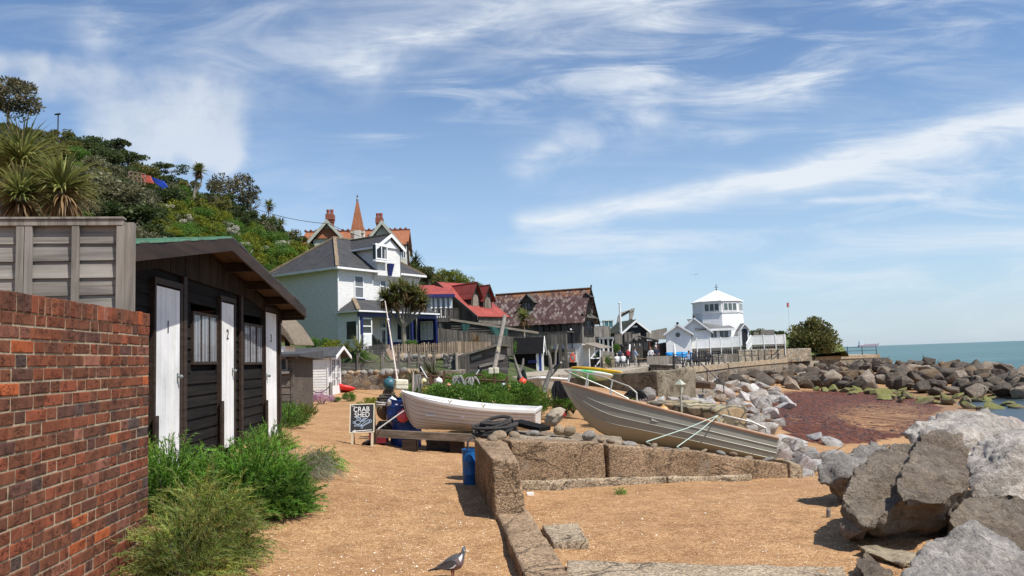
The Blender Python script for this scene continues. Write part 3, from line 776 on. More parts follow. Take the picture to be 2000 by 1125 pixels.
# black beach hut with three doors
SHED=Frame.through((-3.148-.071*6.6, 6.6, 0), (-3.148-.071*13.47, 13.47, 0))
def black_hut():
 random.seed(21); fr=SHED
 root=thing('beach_hut', 'black weatherboarded beach hut with three numbered white doors and green felt roof', 'beach hut', fr.o, fr.yaw)
 L=(Vector((-3.148-.071*13.47, 13.47, 0))-fr.o).length
 D, OV=3.6, .40
 xa, za=fr.hit(450, 466, -OV); xr, zr=fr.hit(595, 604, -OV); xl, zl=fr.hit(243, 477, -OV)
 g0, g1=fr.hit(300, 520), fr.hit(545, 602)
 gl=lambda x:g0[1]+(g1[1]-g0[1])*(x-g0[0])/(g1[0]-g0[0])-.0
 rz=lambda x:(za+(zr-za)*(x-xa)/(xr-xa)if x>xa else za+(zl-za)*(x-xa)/(xl-xa))-.10
 gmin=lambda x:min(gl(x), rz(x)-.16)
 doors=[fr.rect(293, 563, 341, 925), fr.rect(424, 593, 449, 874), fr.rect(512.5, 612, 533.5, 855)]
 wins=[fr.rect(370, 612, 420, 712), fr.rect(471, 633, 509, 712)]
 w=MB(); sk=[(d[0], d[1], d[2]-3, d[3])for d in doors]+list(wins)
 boards(w, 0, L, -.1, 2.75, .135, 0, .022, sk)
 w.col=(.6, .6, .6); w.box(0, L, .03, D, -.3, 2.2); w.build('front_boarding', BLACKW, root)
 g=MB(); uprights(g, 0, L, lambda x:gmin(x)-.02, lambda x:max(rz(x), gmin(x)), .15, -.022, .022, .005, .3);
 g.build('gable_boarding', BLACKV, root)
 for px in(352, 465, 541):
  x=fr.hit(px, 650)[0]; ps=MB(); ps.col=jt(.1); ps.box(x-.055, x+.055, -.06, -.024, -.1, gmin(x)-.02); ps.build('cover_post', BROWNW, root)
 for nm, x0, z0, x1, z1, mt in(('green_roof_slope', xl, zl, xa, za, 'green'), ('far_roof_slope', xa, za, xr, zr, 'felt')):
  r=MB(); n=14
  GREEN=paint('green_roof_felt', (.10, .235, .15), .8, .22, 7, bmp=.3, dirt=(.16, .20, .13, .6))
  for i in range(n):
   a, b_=i/n, (i+1)/n; k=lambda t:(x0+(x1-x0)*t, z0+(z1-z0)*t)
   (p0, q0), (p1, q1)=k(a), k(b_); w0=random.uniform(-.008, .008)
   r.hexa([(p0, -OV-.03+w0, q0-.0), (p1, -OV-.03+w0, q1-.0), (p1, D+.2, q1), (p0, D+.2, q0), (p0, -OV-.03+w0, q0+.022+.01*(i%2)), (p1, -OV-.03+w0, q1+.022), (p1, D+.2, q1+.022), (p0, D+.2, q0+.022)])
  ro=r.build(nm, GREEN if mt=='green' else FELT, root)
  s=MB(); s.hexa([(x0, -OV, z0-.03), (x1, -OV, z1-.03), (x1, D, z1-.03), (x0, D, z0-.03), (x0, -OV, z0-.002), (x1, -OV, z1-.002), (x1, D, z1-.002), (x0, D, z0-.002)])
  s.build('soffit', wood('soffit_boards', (.05, .028, .016), (.11, .062, .036), 'x', .8, .8, tint=False), ro)
  bb=MB(); h=.15
  bb.hexa([(x0, -OV-.028, z0-h), (x1, -OV-.028, z1-h), (x1, -OV+.0, z1-h), (x0, -OV+.0, z0-h), (x0, -OV-.028, z0+.006), (x1, -OV-.028, z1+.006), (x1, -OV, z1+.006), (x0, -OV, z0+.006)])
  if x1==xr:bb.box(xr-.03, xr, -OV+.002, D, zr-.19, zr-.005)
  bb.build('bargeboard', BROWNW, ro)
 for i in range(4):
  x=xr-.12-i*1.1; ra=MB(); ra.box(x-.04, x+.04, -OV+.01, -.05, rz(x)-.05, rz(x)+.06); ra.build('rafter_end', BROWNW, root)
 INK=paint('black_paint_figure', (.01, .01, .012), .6)
 for i, (a, b_, z0, z1)in enumerate(doors):
  z0=max(z0, .18); o=MB(); n=5
  for k in range(n):
   x0, x1=a+(b_-a)*k/n, a+(b_-a)*(k+1)/n; o.col=jt(.03); o.box(x0+.003, x1-.003, -.052-random.uniform(0, .004), -.01, z0, z1)
  if i==2:o.col=(1, 1, 1); o.box(a, b_, -.075, -.054, z0, z0+.12)
  dr=o.build('door', wood('door_white', (.72, .715, .69), (.86, .855, .83), 'z', .5, .6, spots=(.38, .33, .26, .4)), root)
  fm=MB(); fm.box(a-.055, a-.004, -.062, 0, z0-.2, z1+.02); fm.box(b_+.004, b_+.075, -.062, 0, z0-.2, z1+.02); fm.box(a-.055, b_+.075, -.066, 0, z1+.022, z1+.085)
  fm.box(a-.09, a+.012, -.088, -.064, z0-.3, z0+.62); fm.build('door_frame', BROWNW, dr)
  write(str(i+1), .19, INK, dr, Matrix.Translation(((a+b_)/2-.02, -.06, z1-.42))@Matrix.Rotation(R(90), 4, 'X'), 'door_number')
  h=MB(); hx=b_-.07 if i<2 else a+.06; hz=z0+1.0
  h.tube([(hx, -.05, hz), (hx, -.085, hz)], .011, 8); h.ball((hx, -.095, hz), .023, 10, 6); h.box(hx-.016, hx+.016, -.06, -.05, hz-.06, hz+.04)
  h.build('handle', paint('dull_metal', (.22, .25, .24), .45, .2, 20, metal=.7), dr, smooth=False)
 for a, b_, z0, z1 in wins:
  wo=window_at(root, a, b_, z0, z1, -.02, 3, 1, BROWNW, .035, .018, CLEAR, deep=.022, curtain=CLOTH)
 e=MB(); e.box(L-.02, L, .0, D, -.2, rz(L)); e.build('end_wall', BLACKW, root)
black_hut()
# low grey hut beyond it
def low_hut():
 random.seed(3); d=20.0; fr=Frame(P(571, 790, d), R(3)); z0=-.3; zt=fr.hit(560, 696)[1]
 root=thing('timber_shed', 'low weathered brown grey timber shed with flat roof beside the black hut', 'shed', fr.o, fr.yaw)
 win=fr.rect(541, 698, 563, 725)
 m=MB(); boards(m, -1.6, 0, z0, zt, .19, 0, .02, [win]); m.col=(.7, .7, .7); m.box(-1.6, 0, .03, 2.6, z0, zt); m.col=jt(); m.box(-.03, .04, -.03, .05, z0, zt)
 m.build('wall', wood('brown_grey_boards', (.075, .058, .044), (.20, .165, .13), 'x', .7, .85), root)
 r=MB(); x1=fr.hit(591, 690)[0]; zr0, zr1=fr.hit(560, 697)[1], fr.hit(560, 683)[1]
 r.hexa([(-1.8, -.25, zr0), (x1, -.25, zr0), (x1, 2.8, zr0-.08), (-1.8, 2.8, zr0-.08), (-1.8, -.25, zr0+.07), (x1, -.25, zr0+.07), (x1, 2.8, zr1-.0), (-1.8, 2.8, zr1)])
 ro=r.build('roof', FELT, root)
 t=MB()
 for i in range(7):x=-1.6+(x1+1.5)*i/6; t.beam((x, -.28, zr0-.03), (x, .5, zr0-.03), .05, .06)
 t.build('rafter_ends', BROWNW, ro)
 window_at(root, *win, -.02, 1, 1, GREYW, .05, .03, GLASS, sill=GREYW)
low_hut()
def thatch():
 d=25.0; o=P(556, 700, d); fr=Frame(o, R(-8))
 root=thing('thatched_canopy', 'small curved thatched canopy rising behind the low grey shed', 'canopy', fr.o, fr.yaw)
 pts=[(528, 612), (540, 622), (553, 636), (564, 652), (572, 664), (577, 674)]; inn=[(568, 674), (560, 664), (553, 655), (545, 652), (536, 660), (524, 668)]
 poly=[(lambda q:(q[0], 0, q[1]))(fr.hit(*p))for p in pts+inn]
 m=MB(); m.prism(poly, (0, 1.6, 0))
 m.build('thatch', wood('thatch', (.11, .085, .06), (.26, .21, .155), 'x', 2.5, .95, tint=False, bmp=.8), root, bevel=.03)
 p=MB(); xa=fr.hit(541, 690)[0]; p.tube([(xa, .8, -1.2), (xa, .8, fr.hit(541, 652)[1]+.1)], .09, 10); p.tube([(xa-.7, .5, -1.2), (xa-.7, .5, fr.hit(530, 655)[1]+.1)], .09, 10); p.build('post', BROWNW, root)
 b=MB(); b.box(xa-.3, fr.hit(554, 676)[0], .1, .9, -1.2, fr.hit(548, 676)[1]); b.build('bench_box', WHITE, root)
thatch()
# white summerhouse
def summerhouse():
 random.seed(8); fr=Frame(P(642, 770, 35.0), -.08); z0=-.15
 root=thing('summerhouse', 'white boarded summerhouse with grey felt roof and glazed double doors', 'summerhouse', fr.o, fr.yaw)
 W_, D=2.9, 1.95
 zt=fr.hit(610, 697)[1]; za=fr.hit(662, 679, 1.0)[1]; za=max(za, zt+.35)
 m=MB(); boards(m, -W_, 0, z0, zt, .12, 0, .018, tj=.05); m.col=(.95, )*3; m.box(-W_, -.02, .03, D, z0, zt)
 for x in(-.03, -1.2, -2.35):m.col=(1, 1, 1); m.box(x-.03, x+.03, -.035, 0, z0, zt)
 m.col=(1, 1, 1); m.prism([(-.02, .03, zt), (-.02, D-.03, zt), (-.02, D/2, za-.03)], (.02, 0, 0)); m.build('wall', WHITE, root)
 r=MB(); ov=.42
 for y0, y1 in((-.18, D/2), (D+.18, D/2)):
  zz=zt-.06; r.hexa([(-W_-.2, y0, zz), (ov, y0, zz), (ov, y1, za), (-W_-.2, y1, za), (-W_-.2, y0, zz+.05), (ov, y0, zz+.05), (ov, y1, za+.05), (-W_-.2, y1, za+.05)])
 ro=r.build('roof', FELT, root)
 b=MB()
 for y0 in(-.2, D+.2):b.hexa([(ov+.002, y0, zt-.15), (ov+.03, y0, zt-.15), (ov+.03, D/2, za-.07), (ov+.002, D/2, za-.07), (ov+.002, y0, zt+.01), (ov+.03, y0, zt+.01), (ov+.03, D/2, za+.07), (ov+.002, D/2, za+.07)])
 b.build('bargeboard', WHITE, ro)
 for k in range(2):
  y0=.32+k*.68; d=MB(); q=Matrix.Rotation(R(90), 4, 'Z')
  f=MB(); x=.0
  def bx(ya, yb, za_, zb, t=.05):f.box(.0, t, ya, yb, za_, zb)
  bx(y0, y0+.08, z0, zt-.05); bx(y0+.56, y0+.64, z0, zt-.05); bx(y0+.08, y0+.56, zt-.15, zt-.05); bx(y0+.08, y0+.56, z0, z0+.5)
  bx(y0+.30, y0+.34, z0+.5, zt-.15, .04)
  for j in range(1, 4):z=z0+.5+(zt-.65-z0)*j/4; bx(y0+.08, y0+.56, z-.015, z+.015, .035)
  o=f.build('door', WHITE, root)
  g=MB(); g.box(.008, .014, y0+.06, y0+.58, z0+.45, zt-.12); g.build('pane', GLASS, o)
  h=MB(); h.ball((.08, y0+(.6 if k==0 else .04), z0+.85), .03, 8, 6); h.build('handle', IRON, o)
summerhouse()
# path posts and slack ropes
def path_posts():
 random.seed(6); tops=[]
 for i, (px, yb, yt, d, lab)in enumerate(((586, 785, 760, 29.5, 'shortest grey post among the pink flowers'), (598, 778, 746, 31.5, 'grey timber rope post left of the white summerhouse door, between flower clumps'), (646, 774, 746, 33.0, 'grey timber rope post in front of the summerhouse doors'))):
  b, t=P(px, yb, d), P(px, yt, d); m=MB(); r=.085
  m.tube([(0, 0, -.3), (0, 0, (t.z-b.z)*.6), (.01, 0, t.z-b.z-.03), (.01, 0, t.z-b.z)], [r, r, r*.95, r*.7], 8)
  m.col=None; o=m.build('rope_post', GREYV, None, loc=b); tag(o, lab, 'post', 'posts with slack rope along the path'); tops.append(Vector((b.x, b.y, t.z-.12)))
 a0=P(572, 768, 31.5)
 for a, b_, sag, lab in((tops[0], tops[1], .16, 'thin dark rope sagging between the short post and the taller one'), (tops[1], tops[2], .32, 'dark rope sagging in a long curve in front of the summerhouse wall'), (a0, tops[1], .22, 'dark rope sagging from the grey shed corner to the middle post')):
  m=MB(); m.tube([a.lerp(b_, t)-Vector((0, 0, sag*4*t*(1-t)))for t in[k/12 for k in range(13)]], .022, 6)
  tag(m.build('rope', paint('tarred_rope', (.05, .042, .036), .9, .3, 30, bmp=.4)), lab, 'rope')
path_posts()
# hillside and terrace
def hill():
 k=[(668, 728, 38.6), (730, 728, 38.6), (800, 724, 38.6), (560, 726, 39), (860, 728, 41), (662, 693, 55), (830, 692, 62), (525, 692, 60), (760, 695, 48), (700, 697, 46), (880, 700, 52), (920, 704, 56), (990, 694, 72), (-60, 300, 62), (60, 285, 66), (113, 268, 78), (180, 305, 74), (250, 345, 74), (330, 368, 78), (420, 390, 82), (500, 440, 88), (560, 468, 92), (650, 478, 97), (740, 500, 100), (830, 552, 108), (880, 552, 112), (925, 570, 116), (990, 605, 120), (1060, 650, 125), (1150, 660, 126), (240, 478, 36), (320, 450, 44), (400, 440, 55), (450, 490, 50), (470, 530, 50), (540, 655, 48), (560, 664, 50), (600, 670, 50), (640, 678, 49), (520, 600, 62), (100, 445, 34), (0, 430, 31), (0, 350, 46), (240, 395, 57), (620, 500, 88), (740, 508, 92), (800, 530, 96), (860, 570, 95), (160, 385, 50)]
 pts=[tuple(P(*q))for q in k]
 pts+=[(-9.5, 30, -.4), (-10, 24, -.6), (-14, 22, 1.0), (-11, 37.6, -.2), (-8.6, 38.0, -.6), (-6.5, 37.7, -.6), (-4.5, 37.2, -.6), (-2.3, 36.8, -.6), (-6, 39.6, 1.2), (-3, 39, 1.0), (-1, 38, -.3), (0, 44, -.2), (3, 60, -.4), (6, 90, -.5), (10, 110, -.5), (-30, 22, 5), (-60, 30, 14), (-90, 60, 24), (-80, 110, 22), (-50, 130, 17), (-30, 140, 13), (-10, 150, 6), (10, 150, 1), (20, 140, -.5), (-14, 16, .0), (-30, 10, 3)]
 cp=np.array(pts); n=len(cp); A=np.zeros((n+3, n+3)); d2=((cp[:, None, :2]-cp[None, :, :2])**2).sum(-1)
 A[:n, :n]=np.sqrt(d2+.6); A[:n, n]=A[n, :n]=1; A[:n, n+1:]=cp[:, :2]; A[n+1:, :n]=cp[:, :2].T
 w=np.linalg.solve(A, np.concatenate([cp[:, 2], [0, 0, 0]]))
 def f(x, y):
  q=np.stack([np.ravel(x), np.ravel(y)], 1); return(np.sqrt(((q[:, None]-cp[None, :, :2])**2).sum(-1)+.6)@w[:-3]+w[-3]+q@w[-2:]).reshape(np.shape(x))
 xs=np.arange(-120, 24, .8); ys=np.concatenate([np.arange(14, 60, .6), np.arange(60, 190, 1.4)])
 X, Y=np.meshgrid(xs, ys); Z=f(X, Y)
 for j in range(len(ys)):
  for i in range(len(xs)):Z[j, i]+=mnoise.noise((xs[i]*.3, ys[j]*.3, 0))*.35*min(1, max(0, (Z[j, i]-2.5)/2))+mnoise.noise((xs[i]*1.3, ys[j]*1.3, 4))*.06
 idx=np.arange(X.size).reshape(X.shape); fc=np.stack([idx[:-1, :-1], idx[:-1, 1:], idx[1:, 1:], idx[1:, :-1]], -1).reshape(-1, 4)
 me=bpy.data.meshes.new('hillside'); me.from_pydata(np.stack([X, Y, Z], -1).reshape(-1, 3).tolist(), [], fc.tolist()); me.polygons.foreach_set('use_smooth', [True]*len(fc))
 m, n_, b=newmat('hill_turf'); co=obj_co(n_, True)
 cl=mix(n_, noi(co, .25, 6, .65).step(.35, .65), (.030, .052, .014), (.10, .12, .028)); cl=mix(n_, noi(co, 2.2, 5, .7).step(.5, .7)*.6, cl, (.018, .03, .010))
 setc(n_, b, 'Base Color', cl); b.inputs['Roughness'].default_value=.9; bump(n_, b, noi(co, 3, 6, .7), 1.0, .3)
 me.materials.append(m); tag(put('hill', me), 'steep green hillside with terraces behind the cottages', 'hill', kind='structure')
 return f
HILL=hill()
def hz(x, y):return max(float(HILL(np.array([x], float), np.array([y], float))[0]), gz(x, y))
def HG(px, py, lift=0.0):
 """where the line of sight meets hillside or beach"""
 r=ray(px, py); lo=t=12.0
 while t<260:
  p=EYE+r*t
  if p.z<hz(p.x, p.y):
   a, b=lo, t
   for _ in range(14):
    m=(a+b)/2; q=EYE+r*m
    if q.z<hz(q.x, q.y):b=m
    else:a=m
   q=EYE+r*b; q.z+=lift; return q
  lo=t; t*=1.03
 return None
 # rubble walls
def stonemat(name, c1, c2, mortar=(.30, .26, .20), scale=3.2, warm=True):
 m, n, b=newmat(name); co=obj_co(n, True); wv=vscale(co, 1, 1, 1.5)
 wv2=vec(n, *[q+(noi(co, 2.5, 3)-.5)*.35 for q in sep(wv)])
 e=vor(wv2, scale, 'DISTANCE_TO_EDGE'); t=sep(vor(wv2, scale, out='Color'))
 cl=mix(n, t[0], c1, c2); cl=mix(n, t[1].step(.72, .8)*.7, cl, (.30, .20, .11)if warm else(.33, .30, .27)); cl=mix(n, t[2].step(.75, .85)*.6, cl, (.10, .095, .09))
 cl=mix(n, 1.0, cl, ramp(noi(co, 9, 6, .7), [(.3, (.65, )*3), (.7, (1.3, )*3)]), 'MULTIPLY')
 g=e.step(.035, .085); cl=mix(n, g, mortar, cl); setc(n, b, 'Base Color', cl); b.inputs['Roughness'].default_value=.92
 bump(n, b, g*1.0+noi(co, 9, 6, .7)*.4, 1.0, .06); return m
RUBBLE=stonemat('rubble_stone', (.13, .105, .08), (.27, .225, .17), (.22, .185, .14), 3.0)
def stones_row(a, b_, n, r, label, group, mats, seed, name='capping_stone'):
 random.seed(seed); out=[]
 for i in range(n):
  t=(i+.5)/n; p=a.lerp(b_, t)+Vector((random.uniform(-.05, .05), random.uniform(-.08, .08), 0)); s=r*random.uniform(.75, 1.25)
  out.append(rock(p, (s*random.uniform(.9, 1.3), s, s*random.uniform(.6, .85)), random.choice(mats), seed*31+i, name, label, 'stone', group, round_=True))
 return out
_rk={}
def rock_mesh(seed, mat, round_=False, det=3):
 key=(seed, mat.name, round_)
 if key in _rk:return _rk[key]
 rs=random.Random(seed); bm=bmesh.new()
 if round_:bmesh.ops.create_icosphere(bm, subdivisions=det, radius=1)
 else:
  for _ in range(rs.randint(15, 22)):
   v=Vector((rs.gauss(0, 1), rs.gauss(0, 1), rs.gauss(0, 1))).normalized(); k=max(abs(q)for q in v); v=v*(.45+.55*(.72/k))*rs.uniform(.86, 1.08); bm.verts.new(v)
  g=bmesh.ops.convex_hull(bm, input=list(bm.verts)); bmesh.ops.delete(bm, geom=[q for q in g['geom_interior']if isinstance(q, bmesh.types.BMVert)], context='VERTS')
  bmesh.ops.bevel(bm, geom=list(bm.edges), offset=.045, segments=1, affect='EDGES')
  for _ in range(4):bmesh.ops.subdivide_edges(bm, edges=[e for e in bm.edges if e.calc_length()>.26], cuts=1); bmesh.ops.triangulate(bm, faces=[f for f in bm.faces if len(f.verts)>3])
 for v in bm.verts:
  p=v.co+Vector((seed*3.7, seed*1.3, 0)); d=mnoise.noise(p*1.3)*(.12 if round_ else .03)+mnoise.noise(p*3.1)*(.04 if round_ else .028)+(0 if round_ else mnoise.noise(p*7)*.016)
  v.co+=v.co.normalized()*d
 me=bpy.data.meshes.new('boulder'); bm.to_mesh(me); bm.free(); me.materials.append(mat)
 if round_:me.polygons.foreach_set('use_smooth', [True]*len(me.polygons))
 else:
  me.polygons.foreach_set('use_smooth', [True]*len(me.polygons))
  try:me.set_sharp_from_angle(angle=R(24))
  except Exception:pass
 _rk[key]=me; return me
def rock(p, s, mat, seed, name, label, cat, group=None, round_=False, rz=None, nproto=9):
 rs=random.Random(seed*7+1); me=rock_mesh(seed%nproto, mat, round_)
 o=put(name, me, None, p); o.scale=s; o.rotation_euler=(rs.uniform(-.5, .5), rs.uniform(-.5, .5), rs.uniform(0, 6.28)if rz is None else rz)
 return tag(o, label, cat, group)
STONE_T=rockmat('tan_stone', (.26, .19, .12), (.40, .32, .23), veins=0, scale=1.5)
STONE_G=rockmat('grey_stone', (.17, .16, .15), (.33, .31, .28), veins=.3, scale=1.5)
WALLA_, WALLB_=P(660, 764, 38.2), P(905, 760, 37.0)
def retaining():
 fr=Frame.through((WALLA_.x, WALLA_.y, 0), (WALLB_.x, WALLB_.y, 0)); L=(WALLB_-WALLA_).length
 root=thing('stone_wall', 'rough rubble stone retaining wall under the scalloped fence beside the red kayak', 'wall', fr.o, fr.yaw)
 zt=fr.hit(720, 729)[1]
 me=block_mesh('wall_body', [(-3, -.02, -.5), (L, -.02, -.5), (L, .5, -.5), (-3, .5, -.5), (-3, .08, zt), (L, .08, zt), (L, .5, zt), (-3, .5, zt)], .22, .07, 1.8, RUBBLE, 12, .05)
 put('wall_body', me, root)
 a, b_=fr.M@Vector((.1, .2, zt+.02)), fr.M@Vector((4.2, .2, zt+.02))
 stones_row(a, b_, 12, .21, 'rounded grey capping stone sitting on the rubble wall below the scalloped fence', 'capping stones on the rubble wall', [STONE_G, STONE_G, STONE_T], 3)
 z0, z1=fr.hit(720, 726)[1], fr.hit(740, 706)[1]
 f=thing('woven_fence', 'weathered slatted fence panels with scooped tops and post caps above the rubble wall', 'fence', fr.o, fr.yaw)
 xs=[fr.hit(p, 715, .55)[0]for p in(640, 700, 748, 779, 800, 819, 834, 848)]; dy=.55
 for i, (x0, x1)in enumerate(zip(xs, xs[1:])):
  m=MB(); n=7; h=z1-z0
  for k in range(n):
   z=z0+h*(k+.5)/n; m.col=jt(.25); m.hexa([(x0, dy-.015, z-.028), (x1, dy-.015, z-.028), (x1, dy+.015, z-.028), (x0, dy+.015, z-.028), (x0, dy-.015, z+.02), (x1, dy-.015, z+.02), (x1, dy+.015, z+.02), (x0, dy+.015, z+.02)])
  if i:
   top=lambda t:z1+.03+.36*(2*t-1)**2
   for k in range(10):
    t0, t1=k/10, (k+1)/10; a0, a1=x0+(x1-x0)*t0, x0+(x1-x0)*t1; m.col=(.85, )*3
    m.hexa([(a0, dy-.03, top(t0)-.06), (a1, dy-.03, top(t1)-.06), (a1, dy+.03, top(t1)-.06), (a0, dy+.03, top(t0)-.06), (a0, dy-.03, top(t0)), (a1, dy-.03, top(t1)), (a1, dy+.03, top(t1)), (a0, dy+.03, top(t0))])
    if 0<k:m.box(a0-.012, a0+.012, dy-.01, dy+.01, z1-.02, top(t0)-.05)
  p=m.build('fence_panel', GREYW, f)
 for x in xs[1:]:
  m=MB(); m.box(x-.06, x+.06, dy-.06, dy+.06, z0-.3, z1+.42); m.box(x-.075, x+.075, dy-.075, dy+.075, z1+.422, z1+.46); m.build('post', GREYV, f)
retaining()
def pickets(name, label, px0, px1, d0, d1, yb0, yt0, yb1, yt1, w=.09, gap=.03, mat=TANV, seed=1, rough=.06, rails=True):
 random.seed(seed); a, b_=P(px0, yb0, d0), P(px1, yb1, d1); fr=Frame.through((a.x, a.y, 0), (b_.x, b_.y, 0)); L=math.hypot(b_.x-a.x, b_.y-a.y)
 root=thing(name, label, 'fence', (a.x, a.y, a.z), fr.yaw); t0, t1=P(px0, yt0, d0).z-a.z, P(px1, yt1, d1).z-a.z; b0, b1=0, b_.z-a.z
 m=MB(); x=0
 while x<L:
  t=x/L; k=random.uniform(-rough, rough); ww=w*random.uniform(.75, 1.1); m.col=jt(.3); zb, zt=b0+(b1-b0)*t-.05, t0+(t1-t0)*t+k; sl=random.uniform(-.012, .012)
  m.hexa([(x, -.012, zb), (x+ww, -.012, zb), (x+ww, .012, zb), (x, .012, zb), (x+sl, -.012, zt), (x+ww+sl, -.012, zt-random.uniform(0, .02)), (x+ww+sl, .012, zt), (x+sl, .012, zt)]); x+=ww+gap*random.uniform(.5, 1.5)
 m.build('palings', mat, root)
 if rails:
  for f in(.2, .75):
   r=MB(); r.hexa([(0, .014, b0+(t0-b0)*f-.04), (L, .014, b1+(t1-b1)*f-.04), (L, .06, b1+(t1-b1)*f-.04), (0, .06, b0+(t0-b0)*f-.04), (0, .014, b0+(t0-b0)*f+.04), (L, .014, b1+(t1-b1)*f+.04), (L, .06, b1+(t1-b1)*f+.04), (0, .06, b0+(t0-b0)*f+.04)]); r.build('rail', mat, root)
 return root, fr
pickets('paling_fence', 'brown chestnut paling fence in front of the blue porch, on a row of stones', 754, 895, 46, 48, 693, 674, 693, 667, .10, .05, TANV, 2)
pickets('close_board_fence', 'tan close boarded fence right of the chestnut palings, above the grey shed roof', 893, 959, 48, 49, 693, 667, 690, 668, .13, .01, TANV, 5, .02)
pickets('boundary_fence', 'dark grey board fence behind the spiky plant, below the green net', 856, 1000, 54, 57, 690, 641, 694, 658, .16, .006, GREYDV, 7, .03)
pickets('porch_fence', 'small dark fence sloping down left of the porch steps', 727, 747, 51.5, 50, 682, 653, 682, 668, .09, .05, GREYDV, 9)
pickets('trellis_fence', 'dark close trellis fence panel behind the leafy green bush', 712, 754, 45, 45.5, 704, 677, 704, 671, .05, .012, GREYDV, 11, .0)
def stones_by_fence():
 random.seed(14)
 stones_row(P(780, 699, 44), P(905, 697, 46.5), 15, .27, 'rounded stone in the row along the foot of the chestnut paling fence', 'stones along the paling fence', [STONE_G, STONE_T, STONE_T], 5, 'terrace_stone')
 m=MB(); a, b_=P(768, 706, 43), P(757, 681, 43.6); m.beam(a, b_, .20, .03, (0, -1, 0)); m.beam(a+Vector((.26, -.02, 0)), b_+Vector((.24, -.02, -.05)), .2, .03, (0, -1, 0))
 tag(m.build('leaning_plank', wood('pinkish_plank', (.32, .21, .14), (.46, .34, .25), 'z', .6, .85, tint=False)), 'pair of pinkish planks leaning on the chestnut paling fence', 'plank')
 m=MB(); a, b_=P(776, 742, 34), P(752, 588, 36.5); m.tube([a, a.lerp(b_, .5), b_], [.042, .036, .022], 8)
 m.tube([a.lerp(b_, .73), a.lerp(b_, .76)], .065, 8)
 tag(m.build('leaning_pole', paint('peeling_white_pole', (.55, .47, .40), .7, .25, 9, dirt=(.22, .16, .11, .8))), 'tall peeling white pole leaning before the cabbage palm', 'pole')
stones_by_fence()
def pier():
 a=P(866, 740, 42); fr=Frame((a.x, a.y, 0), 0)
 x0, x1, z0, z1=fr.rect(866, 692, 891, 745)
 me=block_mesh('stone_pier', [(x0, 0, -.2), (x1, 0, -.2), (x1, .8, -.2), (x0, .8, -.2), (x0, 0, z1), (x1, 0, z1), (x1, .8, z1), (x0, .8, z1)], .2, .05, 2, stonemat('dark_rubble', (.06, .055, .05), (.14, .125, .11), (.05, .045, .04), 4.5, False), 4, .04)
 for v in me.vertices:v.co.x-=0
 o=put('stone_pier', me, None, fr.o); tag(o, 'dark rubble stone pier between the woven fence and the board gate', 'pier')
 g, _=pickets('board_gate', 'small grey board gate left of the shed with driftwood signs', 891, 914, 42, 42.3, 735, 695, 735, 694, .14, .006, GREYDV, 13, .02); g['category']='gate'
 p=MB(); b_, t=P(893, 740, 41.8), P(893, 693, 41.8); p.col=(1.2, 1.2, 1.15); p.box(-.07, .07, -.07, .07, -.4, t.z-b_.z); p.build('gate_post', GREYV, g); C.objects[-1].parent=g; C.objects[-1].matrix_parent_inverse=Matrix(); C.objects[-1].location=(0, -.1, 0)
pier()
# roofs
def slatemat(name, c1, c2, c3=None, w=.3, h=.2, rough=.75, lich=None, yaw=0):
 m, n, b=newmat(name); co=obj_co(n); x, y, z=sep(co)
 row=(z/h); u=(x+y)/w
 rf=row._m('FLOOR'); k=vec(n, (u+rf*.5)._m('FLOOR'), rf, 0.0)
 wn=n.nodes.new('ShaderNodeTexWhiteNoise'); n.links.new(k.k, wn.inputs[0]); t=S(n, wn.outputs['Value'])
 cl=mix(n, t, c1, c2); cl=mix(n, noi(co, .9, 5, .65).step(.4, .7)*.6, cl, c3 or c2)
 fr_=row._m('FRACT'); cl=mix(n, fr_.step(.16, .0)*.55, cl, tuple(q*.35 for q in c1))
 if lich:cl=mix(n, noi(co, 2.6, 6, .7).step(.55, .68)*lich[3], cl, lich[:3])
 setc(n, b, 'Base Color', cl); b.inputs['Roughness'].default_value=rough; b.inputs['Specular IOR Level'].default_value=.3
 bump(n, b, fr_*-1.0+t*.3, .6, .03); return m
SLATE=slatemat('grey_slate', (.040, .040, .043), (.068, .067, .068), (.056, .054, .052))
RTILE=slatemat('red_clay_tile', (.24, .085, .038), (.37, .14, .065), (.29, .12, .06), .2, .13, lich=(.16, .10, .06, .5))
RIDGE=paint('ridge_tile', (.21, .155, .10), .85, .35, 4, bmp=.3, dirt=(.25, .17, .06, .7), world=True)
def slab(mb, a, b_, c, d, t=.08):
 """roof plane of thickness t from four corners in order"""
 a, b_, c, d=map(Vector, (a, b_, c, d)); n=(b_-a).cross(d-a).normalized()
 if n.z<0:n=-n
 n*=t; mb.hexa([a-n, b_-n, c-n, d-n, a, b_, c, d])
def tri(mb, a, b_, c, t=.08):
 a, b_, c=map(Vector, (a, b_, c)); n=(b_-a).cross(c-a).normalized()
 if n.z<0:n=-n
 mb.prism([a, b_, c], -n*t)
